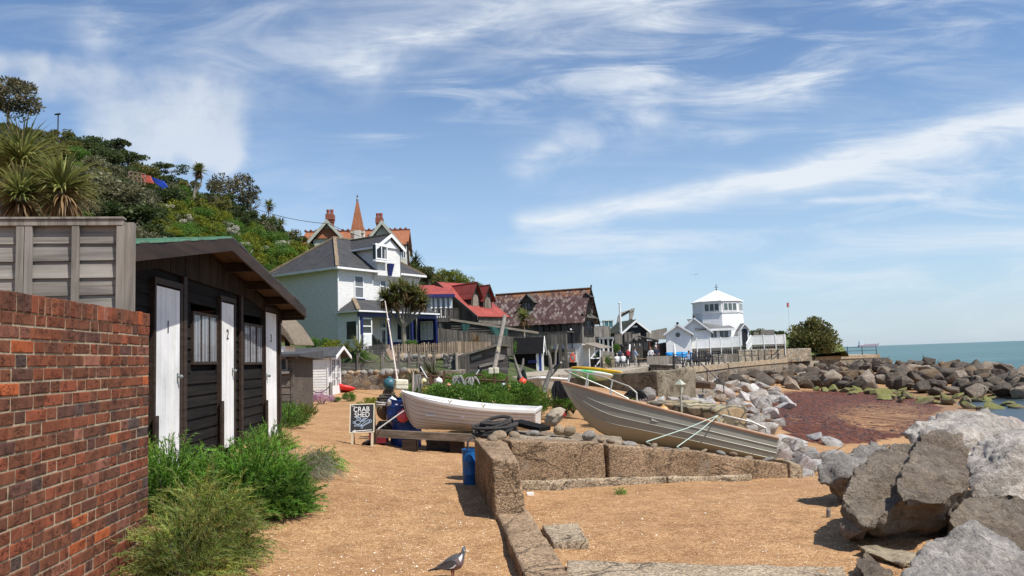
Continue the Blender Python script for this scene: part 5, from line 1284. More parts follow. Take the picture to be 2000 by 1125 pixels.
 net, nn, bb=newmat('green_fish_net'); co=obj_co(nn); x, y, z=sep(co); al=((x+z)*14)._m('FRACT').gt(.55).max(((x-z)*14)._m('FRACT').gt(.55)); setc(nn, bb, 'Base Color', (.03, .12, .10)); setc(nn, bb, 'Alpha', al*.8)
 for i, (pl, lab)in enumerate(((((900, 632), (918, 634), (910, 655), (904, 650)), 'small scrap of green net hung high on the tarred slats'), (((953, 637), (992, 640), (990, 661), (968, 663)), 'large green fishing net hung on the tarred slats by the leaning pole'))):
  q=[Vector((*f3.hit(*p, -.2), 0))for p in pl]; m=MB(); N=8
  for u in range(N):
   for v in range(N):
    def pt(s, t):
     a=q[0].lerp(q[1], s); b2=q[3].lerp(q[2], s); c=a.lerp(b2, t); return f3.M@Vector((c.x, -.2-.08*math.sin(s*9), c.y))
    m.quad(pt(u/N, v/N), pt((u+1)/N, v/N), pt((u+1)/N, (v+1)/N), pt(u/N, (v+1)/N))
  tag(m.build('fishing_net', net), lab, 'net')
 c=f3.M@Vector((f3.hit(906, 658, -.3)[0], -.3, f3.hit(906, 658, -.3)[1]))
 ring('life_ring', c, .31, .075, R(20), 'blue and white life ring on the tarred slatted wall above the fence', ((.75, .75, .73), (.02, .05, .2)))
def ring(name, c, r, t, rz, label, cols):
 m=MB(); n=24
 M=Matrix.Rotation(rz, 4, 'Z')
 for i in range(n):
  a0, a1=2*math.pi*i/n, 2*math.pi*(i+1)/n; m.mi=1 if(i//3)%4 in(1, )and cols[1]else 0
  if name=='life_ring' and 4<=i<=7:m.mi=1
  p=lambda a, k:M@Vector((math.cos(a)*(r+t*math.cos(k)), t*math.sin(k), math.sin(a)*(r+t*math.cos(k))))
  for j in range(8):
   k0, k1=2*math.pi*j/8, 2*math.pi*(j+1)/8; m.quad(p(a0, k0), p(a1, k0), p(a1, k1), p(a0, k1))
 mats=[paint('ring_%d%d'%(cl[0]*100, cl[2]*100), cl, .5, .06, 6)for cl in cols]
 o=m.build(name, mats, None, True, 0, c); return tag(o, label, 'life ring')
red_cottage()
# barn-like cottage with the lichen slate roof
def barn():
 random.seed(61); c0=P(1135, 620, 78); fr=Frame((c0.x, c0.y, 0), R(-22.3))
 m, n, b=newmat('diamond_slate'); co=obj_co(n); x, y, z=sep(co); u, v=(x*2.7+z*2.4), (x*-2.7+z*2.4)
 k=vec(n, u._m('FLOOR'), v._m('FLOOR'), 0.0); wn=n.nodes.new('ShaderNodeTexWhiteNoise'); n.links.new(k.k, wn.inputs[0]); t=S(n, wn.outputs['Value'])
 fu, fv=u._m('FRACT'), v._m('FRACT'); e=fu.min(fv).step(.16, .02); cl=mix(n, t, (.060, .026, .024), (.13, .066, .056)); cl=mix(n, noi(co, 1.1, 4, .6).step(.4, .65)*.6, cl, (.082, .042, .038))
 cl=mix(n, (t*.5+noi(co, 3.5, 6, .75)).step(.74, 1.0)*.6, cl, (.33, .28, .245)); cl=mix(n, e*.75, cl, (.025, .014, .013)); cl=mix(n, z.step(fr.hit(1146, 566)[1]-.6, fr.hit(1146, 563)[1])*noi(co, 1.6, 5).step(.4, .6)*.8, cl, (.30, .13, .05))
 setc(n, b, 'Base Color', cl); b.inputs['Roughness'].default_value=.9; bump(n, b, (fu+fv)*-.5+noi(co, 8, 4), .7, .04); SL=m
 root=thing('barn_cottage', 'weathered grey boarded cottage with mottled purple slate roof and small dormer', 'cottage', fr.o, fr.yaw)
 D, L=4.65, 10.4; ze=c0.z; zr=fr.hitx(1146, 562, .3)[1]; zb, zm=-.2, fr.hit(1128, 670)[1]
 m=MB(); m.prism([(-L, 0, zm), (-L, D, zm), (-L, D, ze), (-L, D/2, zr-.2), (-L, 0, ze)], (L, 0, 0)); wl=m.build('wall', GREYDV, root)
 bx=MB(); uprights(bx, -L, 0, zm, ze-.06, .2, -.002, .03, .012, .35); bx.build('front_boards', wood('barn_boards', (.05, .045, .04), (.15, .135, .115), 'z', .6, .85), wl)
 bx=MB()
 y=0
 while y<D:bx.col=jt(.3); zt=min(ze+(zr-ze)*min(y, D-y)/(D/2), ze+2.2); bx.box(.002, .03, y, min(y+.19, D), zm, zt); y+=.2
 bx.build('gable_boards', wood('gable_boards', (.11, .098, .082), (.25, .225, .19), 'z', .6, .85), wl)
 m=MB(); m.box(-3.2, -.02, .05, D-.05, zb, zm); m.build('ground_floor', BRICKW, root)
 k=(zr-ze)/(D/2); r=MB(); o=.4
 slab(r, (-L, -o, ze-k*o), (.45, -o, ze-k*o), (.45, D/2, zr), (-L, D/2, zr), .12); slab(r, (-L, D+o, ze-k*o), (.45, D+o, ze-k*o), (.45, D/2, zr), (-L, D/2, zr), .12); ro=r.build('roof', SL, root)
 q=MB(); q.box(-L, .45, D/2-.14, D/2+.14, zr-.02, zr+.09); q.build('ridge_tiles', paint('orange_ridge', (.28, .11, .05), .85, .4, 3, dirt=(.2, .16, .08, .8)), ro)
 q=MB()
 for y0 in(-o, D+o):q.hexa([(.46, y0, ze-k*o-.3), (.54, y0, ze-k*o-.3), (.54, D/2, zr-.28), (.46, D/2, zr-.28), (.46, y0, ze-k*o+.02), (.54, y0, ze-k*o+.02), (.54, D/2, zr+.05), (.46, D/2, zr+.05)])
 q.build('bargeboard', BLACKW, ro)
 q=MB(); zf=fr.hitx(1147, 555, .5)[1]; q.lathe([(.09, zr), (.07, zr+.3), (.05, zf-.1), (.02, zf)], 8, Matrix.Translation((.5, D/2, 0))); q.ball((.5, D/2+.1, zf-.06), .1, 8, 6); q.build('finial', BLACKW, ro)
 def side(px0, py0, px1, py1, x=.03):
  y0, _=fr.hitx(px0, (py0+py1)/2, x); y1, _=fr.hitx(px1, (py0+py1)/2, x); pm=(px0+px1)/2; return min(y0, y1), max(y0, y1), fr.hitx(pm, py1, x)[1], fr.hitx(pm, py0, x)[1]
 y0, y1, z0, z1=D/2-.55, D/2+.55, *side(1141, 584, 1150, 602)[2:]
 def sidewin(y0, y1, z0, z1, n, mat, nm='window'):
  f=MB(); f.box(.03, .12, y0, y0+.07, z0, z1); f.box(.03, .12, y1-.07, y1, z0, z1); f.box(.03, .12, y0, y1, z0-.07, z0); f.box(.03, .12, y0, y1, z1, z1+.07)
  for i in range(1, n):yy_=y0+(y1-y0)*i/n; f.box(.035, .11, yy_-.03, yy_+.03, z0, z1)
  w=f.build(nm, mat, root); g=MB(); g.box(.05, .06, y0, y1, z0, z1); g.build('pane', GLASS, w); return w
 sidewin(y0, y1, z0, z1, 2, BROWNW)
 h=MB(); slab(h, (.03, y0-.25, z1+.75), (.03, y1+.25, z1+.75), (.62, y1+.25, z1+.2), (.62, y0-.25, z1+.2), .06); h.box(.03, .5, y0+.2, y1-.2, z0-.55, z0-.1); h.build('window_hood', GREYDV, root)
 zp=fr.hitx(1150, 621, .3)[1]; h=MB(); slab(h, (.03, .1, zp+.5), (.03, D-.1, zp+.5), (.6, D-.1, zp), (.6, .1, zp), .08); h.build('pent_roof', GREYDV, root)
 y0, y1, z0, z1=side(1141, 627, 1155, 655); sidewin(.6, D-.6, z0, z1, 7, BROWNW)
 xf, zf=fr.hit(1030, 602, .55); yf=.75; x0, x1, z0, z1=fr.rect(1020, 588, 1041, 604, yf); za=fr.hit(1030, 574, yf)[1]; zs=fr.hit(1030, 588, yf)[1]+.1; xc=(x0+x1)/2; yb=D/2
 d=MB(); d.prism([(x0, yf, z0-.3), (x1, yf, z0-.3), (x1, yf, zs), (xc, yf, za-.1), (x0, yf, zs)], (0, yb-yf, 0)); do=d.build('dormer', GREYDV, ro)
 d=MB(); oo=.3; kk=(za-zs)/(xc-x0)
 for s in(x0-oo, x1+oo):slab(d, (s, yf-.3, zs-kk*oo), (s, yb, zs-kk*oo), (xc, yb, za), (xc, yf-.3, za), .07)
 d.build('dormer_roof', GREYDV, do); d=MB(); d.box(x0-.1, x1+.1, yf-.12, yf-.01, z0-.4, z0-.28); d.build('flashing', WHITE, do)
 window_at(do, x0+.2, x1-.2, z0-.05, z0+.75, yf-.01, 2, 1, BROWNW, .07, .06, CLEAR, curtain=CLOTH)
 x0, x1, z0, z1=fr.rect(1061, 625, 1097, 651); w=window_at(root, x0, x1, z0, z1, -.035, 3, 1, BLACKW, .12, .1, CLEAR)
 c=MB(); c.box(x0+.1, x1-.1, -.038, -.034, z0, z1); c.build('blind', paint('bamboo_blind', (.28, .21, .12), .8, .15, 8), w)
 a=Vector((fr.hit(1116, 640, -.1)[0], -.1, 0)); zz=lambda py:fr.hit(1116, py, -.1)[1]
 l=MB(); l.tube([a+Vector((0, 0, zz(712))), a+Vector((0, 0, zz(655))), a+Vector((-.25, -.1, zz(645))), a+Vector((-.35, -.1, zz(635))), a+Vector((-.1, -.1, zz(632)))], .05, 6); l.tube([a+Vector((0, 0, zz(655))), a+Vector((.1, -.15, zz(648)))], .04, 6); l.build('drainpipe', IRON, root)
 l=MB(); l.ball(a+Vector((0, -.2, zz(644))), .12, 8, 6); l.build('lamp', WHITE, root)
 yd=-2.6; x0, zt=fr.hit(992, 652, yd); x1, _=fr.hit(1107, 652, yd); zd=fr.hit(1090, 681, yd)[1]
 dk=thing('veranda', 'raised grey timber veranda with board rail in front of the slate roofed cottage', 'veranda', fr.o, fr.yaw)
 m=MB(); m.box(x0, x1, yd, -.1, zd-.35, zd); m.build('deck', GREYDV, dk)
 m=MB(); m.box(x0-.1, x1+.05, yd-.06, yd+.1, zt-.12, zt); m.box(x1-.1, x1+.05, yd+.1, -.1, zt-.12, zt-.01); m.build('rail', GREYDV, dk)
 m=MB(); uprights(m, x0, fr.hit(1071, 660, yd)[0], zd, zt-.12, .2, yd, .03, .02, .3); uprights(m, fr.hit(1076, 660, yd)[0], fr.hit(1090, 660, yd)[0], zd+.35, zt-.14, .22, yd, .03, .01, .2); uprights(m, fr.hit(1096, 660, yd)[0], fr.hit(1103, 660, yd)[0], zd+.35, zt-.14, .22, yd, .03, .01, .2); m.build('rail_boards', GREYV, dk)
 for px in(1073, 1094, 1105):k=fr.hit(px, 690, yd)[0]; m=MB(); m.box(k-.14, k+.14, yd-.05, yd+.2, zb, zt-.1); m.build('post', wood('old_posts', (.09, .08, .065), (.2, .18, .15), 'z', .7, .85), dk)
 m=MB(); boards(m, fr.hit(1059, 700, -1)[0], fr.hit(1093, 700, -1)[0], .2, zd-.3, .16, -1.0, .02, tj=.3); m.build('slatted_store', wood('store_slats', (.10, .09, .075), (.26, .24, .2), 'x', .7, .8), dk)
 x0, x1, z0, z1=fr.rect(1084, 687, 1089.5, 718, -1.05); m=MB(); m.box(x0, x1, -1.12, -1.04, z0, z1); m.build('blue_door', paint('bright_blue_paint', (.012, .06, .30), .45, .1, 4), dk)
 x0, z0=fr.hit(1139, 670, -.3); x1, z1=fr.hit(1172, 680, -.9); aw=thing('awning', 'tattered grey awning over the dark doorway beside the black and white gate', 'awning', fr.o, fr.yaw)
 m=MB(); slab(m, (.1, .0, z0), (.1, D-.2, z0+.1), (x1*.55+.9, D-.4, z1+.1), (x1*.55+.9, -.6, z1), .06); m.build('canopy', wood('awning_boards', (.15, .125, .10), (.30, .26, .21), 'x', .6, .9), aw)
 p=MB(); p.box(x1*.55+.75, x1*.55+.83, -.5, -.42, zb, z1-.06); p.build('post', WHITE, aw)
 gf=Frame(P(1153, 718, 77), R(12)); ga=thing('braced_gate', 'black gate with white frame and diagonal braces under the awning', 'gate', gf.o, gf.yaw)
 x1, z1=gf.hit(1172, 682); m=MB(); m.box(0, x1, .02, .06, .05, z1*.62); m.build('panel', BLACKW, ga)
 m=MB(); m.box(-.08, 0, -.03, .06, 0, z1*1.05); m.box(x1, x1+.09, -.03, .06, 0, z1); m.beam((.05, -.02, z1*.5), (x1*.8, -.02, z1*.98), .13, .05, (0, -1, 0)); m.beam((.5, -.02, .08), (x1, -.02, z1*.42), .13, .05, (0, -1, 0)); m.box(0, x1, -.02, .019, z1*.48, z1*.54); m.build('frame', WHITE, ga)
 lf=Frame(P(1110, 714, 76), R(-15)); x1, z1=lf.hit(1125, 689); lo=thing('locker', 'grey white locker box under the veranda holding the orange life ring', 'locker', lf.o, lf.yaw); m=MB(); m.box(0, x1, 0, .6, .3, z1); m.box(-.04, x1+.04, -.05, .64, z1, z1+.07); m.build('box', paint('grey_white_paint', (.5, .5, .47), .7, .1, 3), lo)
 m=MB(); m.box(.05, x1-.05, .05, .5, -.2, .3); m.build('plinth', BLACKW, lo)
 c=lf.M@Vector((lf.hit(1118, 699, -.12)[0], -.12, lf.hit(1118, 699, -.12)[1])); o=ring('orange_life_ring', c, .33, .09, R(-15), 'orange life ring hanging on the grey white locker', ((.75, .10, .045), (.7, .12, .06))); o.scale=(.62, 1, 1.12)
barn()
# small sheds in the middle
def sheds():
 random.seed(71)
 fr=Frame(P(905, 738, 45), R(4)); root=thing('driftwood_shed', 'low grey boarded shed with sloping roof and driftwood name boards nailed on', 'shed', fr.o, fr.yaw)
 x1=fr.hit(991, 700)[0]; xm=fr.hit(971, 700)[0]; zl, zm_, zr=fr.hit(906, 693)[1], fr.hit(971, 672)[1], fr.hit(990, 676)[1]
 m=MB(); z=-.6
 while z<zm_-.1:
  m.col=jt(.2); a=0 if z<zl-.1 else xm*(z-zl+.1)/(zm_-zl); m.box(max(0, a), x1, -.03-random.uniform(0, .015), .0, z, z+.155); z+=.16
 m.col=(.8, )*3; m.prism([(0, .01, -.6), (x1, .01, -.6), (x1, .01, zr-.1), (xm, .01, zm_-.1), (0, .01, zl-.1)], (0, 2.4, 0)); m.build('wall', wood('slate_grey_boards', (.055, .05, .048), (.13, .12, .112), 'x', .6, .85), root)
 m=MB(); slab(m, (-.25, -.3, zl-.02), (-.25, 2.6, zl-.02), (xm+.1, 2.6, zm_+.03), (xm+.1, -.3, zm_+.03), .12); slab(m, (xm+.101, -.25, zm_+.02), (xm+.101, 2.6, zm_+.02), (x1+.25, 2.6, zr+.02), (x1+.25, -.25, zr+.02), .1); m.build('roof', wood('roof_edge_grey', (.10, .09, .075), (.22, .2, .165), 'x', .7, .9), root)
 for q, a in((((919, 698), (940, 691), (941, 697), (921, 705))), 0), ((((935, 713), (963, 706), (966, 711), (937, 718))), 0), ((((970, 690), (988, 694), (984, 702), (972, 704))), 0):
  pts=[fr.hit(*p, -.06)for p in q]; m=MB(); m.prism([(p[0], -.1, p[1])for p in pts], (0, .05, 0)); m.build('driftwood_board', wood('driftwood', (.17, .155, .135), (.30, .275, .24), 'x', .7, .85), root)
 fr=Frame(P(1049, 719, 68), R(-8)); root=thing('black_shelter', 'small black shelter with corrugated roof, white gable boards and blue door', 'shelter', fr.o, fr.yaw)
 zt=fr.hit(1030, 688)[1]; x0=fr.hit(1005, 700)[0]; x2=fr.hit(1058, 700)[0]; ya, za=1.0, fr.hitx(1062, 658, .55)[1]; za=fr.hit(1061, 658, 1.0)[1]
 m=MB(); boards(m, x0, -.05, -.5, zt, .18, 0, .02, tj=.2); m.col=(.5, )*3; m.box(x0, -.05, .05, 2.0, -.5, zt); m.build('wall', BLACKW, root)
 m=MB(); m.box(-.05, .17, -.04, .1, -.5, zt); m.box(.42, .6, -.04, .1, -.5, zt); m.build('white_post', WHITE, root)
 m=MB(); m.box(.19, .4, -.02, .06, -.4, zt-.05); d=m.build('blue_door', paint('royal_blue_paint', (.015, .05, .27), .45, .1, 4), root); k=MB(); k.box(.24, .3, -.05, -.021, 1.0, 1.14); k.build('handle', IRON, d)
 r=MB(); n=30; xa, xb=x0-.25, .62
 for i in range(n):
  a, b_=xa+(xb-xa)*i/n, xa+(xb-xa)*(i+1)/n; h=.016*(i%2); h2=.016*((i+1)%2)
  r.quad((a, -.3, zt-.15+h), (b_, -.3, zt-.15+h2), (b_, 1.0, za+h2), (a, 1.0, za+h)); r.quad((a, 2.3, zt-.15+h), (b_, 2.3, zt-.15+h2), (b_, 1.0, za+h2), (a, 1.0, za+h))
 ro=r.build('roof', paint('black_corrugated', (.012, .012, .013), .9, .2, 4, spec=.05), root)
 b_=MB()
 for y0 in(-.32, 2.32):b_.hexa([(.63, y0, zt-.32), (.68, y0, zt-.32), (.68, 1.0, za-.13), (.63, 1.0, za-.13), (.63, y0, zt-.1), (.68, y0, zt-.1), (.68, 1.0, za+.08), (.63, 1.0, za+.08)])
 b_.prism([(.5, .1, zt), (.5, 1.9, zt), (.5, 1.0, za-.1)], (.05, 0, 0)); b_.build('bargeboard', WHITE, ro)
 b_=MB(); b_.box(x0+1.2, x0+1.95, -.08, -.02, zt-.95, zt-.7); b_.build('name_board', NAVY, root)
 pickets('back_fence', 'pale grey close boarded fence below the excavator cab', 1157, 1191, 92, 94, 660, 636, 658, 637, .16, .03, GREYV, 15, .03)
 pickets('long_fence', 'long pale close boarded fence climbing behind the grey beach huts', 1236, 1303, 100, 112, 664, 653, 662, 640, .2, .03, GREYV, 17, .03)
 fr=Frame(P(1174, 696, 84), R(-6)); root=thing('post_shed', 'low dark building with white posts, grey flat roof and white drainpipe', 'shed', fr.o, fr.yaw); x1, z1=fr.hit(1197, 662)
 m=MB(); m.box(0, x1, .25, 3, -.5, z1); m.build('wall', BLACKW, root)
 for px in(1179, 1188.5):k=fr.hit(px, 680)[0]; m=MB(); m.box(k-.11, k+.11, .0, .2, 0, z1); m.build('post', WHITE, root)
 m=MB(); m.box(-.2, x1+.15, -.25, 3, z1, z1+.22); m.build('roof', paint('grey_flat_roof', (.25, .26, .27), .7, .1, 3), root)
 m=MB(); m.tube([(x1+.1, -.2, z1+.05), (x1-.1, -.15, z1-.35), (x1-.1, -.1, .2)], .06, 6); m.build('drainpipe', WHITE, root)
 m=MB(); boards(m, -1.2, -.1, .6, z1+.3, .18, -.1, .02, tj=.25); m.build('slat_screen', GREYD, root)
 pickets('planter_palings', 'short weathered palings on the rubble wall by the white post building', 1175, 1198, 76, 77, 697, 685, 697, 687, .14, .02, GREYV, 19, .05)
 p0, p1=P(1177, 714, 74), P(1209, 712, 75); zt=P(1190, 696, 74).z
 o=put('rubble_wall', block_mesh('rubble_wall', [Vector((p0.x, p0.y, 0)), Vector((p1.x, p1.y, 0)), Vector((p1.x, p1.y+1.5, 0)), Vector((p0.x, p0.y+1.5, 0)), Vector((p0.x, p0.y, zt)), Vector((p1.x, p1.y, zt-.1)), Vector((p1.x, p1.y+1.5, zt-.1)), Vector((p0.x, p0.y+1.5, zt))], .25, .07, 1.6, stonemat('pale_rubble', (.27, .22, .15), (.42, .36, .26), (.13, .11, .08), 3.2), 6, .06)); tag(o, 'pale rubble garden wall left of the people in backpacks', 'wall')
 fr=Frame(P(1219, 656, 102), R(14)); fr=Frame((fr.o.x, fr.o.y, 0), R(14)); root=thing('black_hut', 'black gabled hut with mossy roof and white bargeboards behind the terrace', 'hut', fr.o, fr.yaw)
 x1=fr.hit(1262, 640)[0]; zr=fr.hit(1240, 624)[1]; ze=fr.hit(1260, 641)[1]; zb=.4
 wo, ro=gable_house(root, fr, 0, x1, 5.5, zb, ze-.1, zr, paint('black_hut_paint', (.014, .015, .019), .7, .2, 3), slatemat('mossy_felt', (.04, .042, .03), (.07, .07, .045), (.05, .06, .03), .5, .3), .45, 'y')
 b_=MB(); c=x1/2; k=(zr-ze+.1)/c
 for s in(-.47, x1+.47):b_.hexa([(s, -.52, ze-.1-k*.47-.3), (s, -.52, ze-.1-k*.47+.0), (s, -.46, ze-.1-k*.47), (s, -.46, ze-.4-k*.47), (c, -.52, zr-.38), (c, -.52, zr-.06), (c, -.46, zr-.06), (c, -.46, zr-.38)])
 b_.build('bargeboard', WHITE, ro); s=MB(); s.box(c-.35, c+.35, -.05, -.004, ze+.15, ze+.36); s.build('nameplate', WHITE, root); s=MB(); s.box(c+.9, x1-.6, -.05, -.004, zb, ze-.35); s.build('door', BLACKW, root)
 b, t=P(1213, 655, 88), P(1210, 593, 88); m=MB(); m.tube([b, t], [.16, .09], 8); m.ball(t+Vector((0, 0, .05)), .14, 8, 6); tag(m.build('mast', paint('white_mast', (.72, .72, .70), .5, .08, 3)), 'tall white mast in front of the black gabled hut', 'mast')
 fr=Frame(P(1201, 700, 84), R(-5)); root=thing('timber_stairs', 'timber deck with brown open stairs and white handrail behind the people', 'stairs', fr.o, fr.yaw); X=lambda px:fr.hit(px, 670)[0]
 zd=fr.hit(1208, 673)[1]; zt=fr.hit(1208, 653)[1]
 m=MB(); uprights(m, X(1201), X(1216), zd, zt, .2, 0, .03, .01, .2); m.box(X(1201), X(1216), -.05, .06, zt, zt+.08); m.build('deck_panel', GREYV, root)
 m=MB(); m.box(X(1201), X(1234), .05, 3, zd-.2, zd); m.build('deck', GREYDV, root)
 m=MB(); uprights(m, X(1221), X(1234), zd+.3, zt+.2, .2, .5, .03, .01, .2); m.build('far_panel', GREYV, root)
 for k in range(7):m=MB(); z=zd-.2-k*.3; m.box(X(1215)+.0, X(1215)+1.1, -.1-k*.26, .15-k*.26, z-.05, z); m.build('tread', wood('stair_brown', (.06, .035, .022), (.12, .075, .05), 'x', .7, .8), root)
 a=Vector((X(1230), -.2, zd-.1)); e=Vector((X(1223), -2.1, zd-2.2)); m=MB(); m.beam(a, e, .12, .28); m.build('handrail_board', WHITE, root)
 m=MB(); m.box(X(1227)-.1, X(1227)+.1, -.15, .0, .3, zt+.1); m.build('newel', GREYDV, root)
 fr=Frame(P(1233, 700, 88), R(-4)); hroot=None
 for i, (a, b_, lab)in enumerate(((1234, 1244.5, 'narrow grey beach hut cupboard with pointed roof, next to the brown stairs'), (1244.5, 1255, 'narrow grey beach hut cupboard with pointed roof, next to the open fronted grey hut'))):
  x0, x1=fr.hit(a, 680)[0], fr.hit(b_, 680)[0]; z1, za=fr.hit(1245, 667)[1], fr.hit(1245, 660)[1]; f2=Frame(fr.M@Vector((x0, 0, 0)), fr.yaw); r=thing('hut_cupboard', lab, 'hut', f2.o, f2.yaw, 'pointed hut cupboards')
  m=MB(); uprights(m, 0, x1-x0, -.2, z1, .16, 0, .02, .008, .2); m.col=(.8, )*3; m.prism([(0, .01, -.2), (x1-x0, .01, -.2), (x1-x0, .01, z1), ((x1-x0)/2, .01, za-.06), (0, .01, z1)], (0, .8, 0)); m.build('wall', GREYDV, r)
  m=MB(); c=(x1-x0)/2
  for s in(-.06, x1-x0+.06):slab(m, (s, -.15, z1-.06), (s, .9, z1-.06), (c, .9, za), (c, -.15, za), .05)
  m.build('roof', FELT, r); m=MB(); m.box(c-.02, c+.05, -.04, -.021, z1-.5, z1-.2); m.build('vent', WHITE, r)
 fr=Frame(P(1255, 700, 89), R(-4)); root=thing('open_hut', 'open fronted grey hut with wide shallow gable roof behind the standing couple', 'hut', fr.o, fr.yaw)
 X=lambda px:fr.hit(px, 680)[0]; za, zl, zr=fr.hit(1247, 655)[1], fr.hit(1235, 662)[1], fr.hit(1287, 664)[1]
 m=MB(); slab(m, (X(1234), -.6, zl), (X(1234), 3, zl), (X(1248), 3, za), (X(1248), -.6, za), .08); slab(m, (X(1287), -.6, zr), (X(1287), 3, zr), (X(1248), 3, za), (X(1248), -.6, za), .08); m.build('roof', wood('hut_roof_grey', (.11, .105, .095), (.22, .205, .185), 'x', .7, .9), root)
 m=MB(); m.box(X(1255), X(1286), 2.6, 2.8, -.2, zr); m.build('wall', GREYD, root); m=MB(); m.box(X(1236), X(1287), .0, .1, zr-.25, zr-.05); m.build('lintel', GREYD, root)
 for px in(1268, 1284):m=MB(); k=X(px); m.box(k-.07, k+.07, -.5, -.36, -.2, zr+.0); m.build('post', wood('red_brown_post', (.10, .03, .022), (.18, .06, .045), 'z', .7, .8), root)
 window_at(root, X(1257), X(1266), zr-1.15, zr-.15, .0, 2, 1, GREYV, .08, .06, GLASS)
 pickets('side_fence', 'dark board fence between the open hut and the white house', 1283, 1302, 90, 92, 697, 672, 696, 668, .2, .01, GREYDV, 23, .03)
sheds()
# excavator behind the huts
def excavator():
 d=118; fr=Frame(P(1190, 660, d), 0); fr=Frame((fr.o.x, fr.o.y, 0), 0); H=lambda px, py, y=0:Vector((fr.hit(px, py, y)[0], y, fr.hit(px, py, y)[1]))
 YEL=paint('faded_machine_paint', (.34, .30, .24), .6, .15, 2, dirt=(.16, .11, .07, .6)); CAB=paint('cab_white', (.6, .62, .58), .5, .08, 2)
 root=thing('excavator', 'excavator parked behind the fences with raised folded boom and glazed cab', 'excavator', fr.o)
 m=MB(); b=H(1205, 668); z0=b.z-2; m.box(b.x-2.6, b.x+2.6, -1.2, -.6, z0, z0+.9); m.box(b.x-2.6, b.x+2.6, .6, 1.2, z0, z0+.9); m.build('track', IRON, root)
 a, c=H(1178, 645), H(1215, 645); m=MB(); m.box(a.x, c.x+1, -1.2, 1.2, z0+.95, a.z+.3); m.build('body', YEL, root)
 a, c=H(1178, 641), H(1196, 627); f=MB(); x0, x1, zz0, zz1=a.x, c.x, a.z+.1, c.z
 for x in(x0, x1-.12):
  for y in(-1.0, .3):f.box(x, x+.12, y, y+.12, zz0, zz1)
 f.box(x0-.05, x1+.05, -1.05, .47, zz1, zz1+.15); f.box((x0+x1)/2-.05, (x0+x1)/2+.05, -1.0, -.93, zz0, zz1); cb=f.build('cab', CAB, root)
 g=MB(); g.box(x0+.1, x1-.1, -.93, .36, zz0, zz1-.05); g.build('pane', paint('teal_glass', (.06, .19, .20), .1, .1, 1), cb)
 s=MB(); k=H(1171, 628, -1); s.tube([H(1178, 630, -1), k], .05, 6); s.box(k.x-.25, k.x+.05, -1.1, -.95, k.z-.25, k.z+.1); s.build('mirror', IRON, cb)
 b=MB(); p=[H(1204, 634), H(1207, 617), H(1211, 611), H(1233, 604), H(1239, 603), H(1239, 606), H(1232, 609), H(1213, 620), H(1210, 634)]; b.prism([q+Vector((0, -.35, 0))for q in p], (0, .7, 0)); b.build('boom', YEL, root)
 b=MB(); p=[H(1233, 603), H(1239, 602), H(1237, 614), H(1234, 624), H(1229, 624), H(1229, 612)]; b.prism([q+Vector((0, -.28, 0))for q in p], (0, .56, 0)); b.build('stick', YEL, root)
 b=MB(); b.tube([H(1213, 616, -.45), H(1230, 607, -.45)], .12, 6); b.build('ram', IRON, root)
 b=MB(); p=[H(1229, 624), H(1235, 624), H(1233, 634), H(1226, 634)]; b.prism([q+Vector((0, -.6, 0))for q in p], (0, 1.2, 0)); b.build('bucket', IRON, root)
excavator()
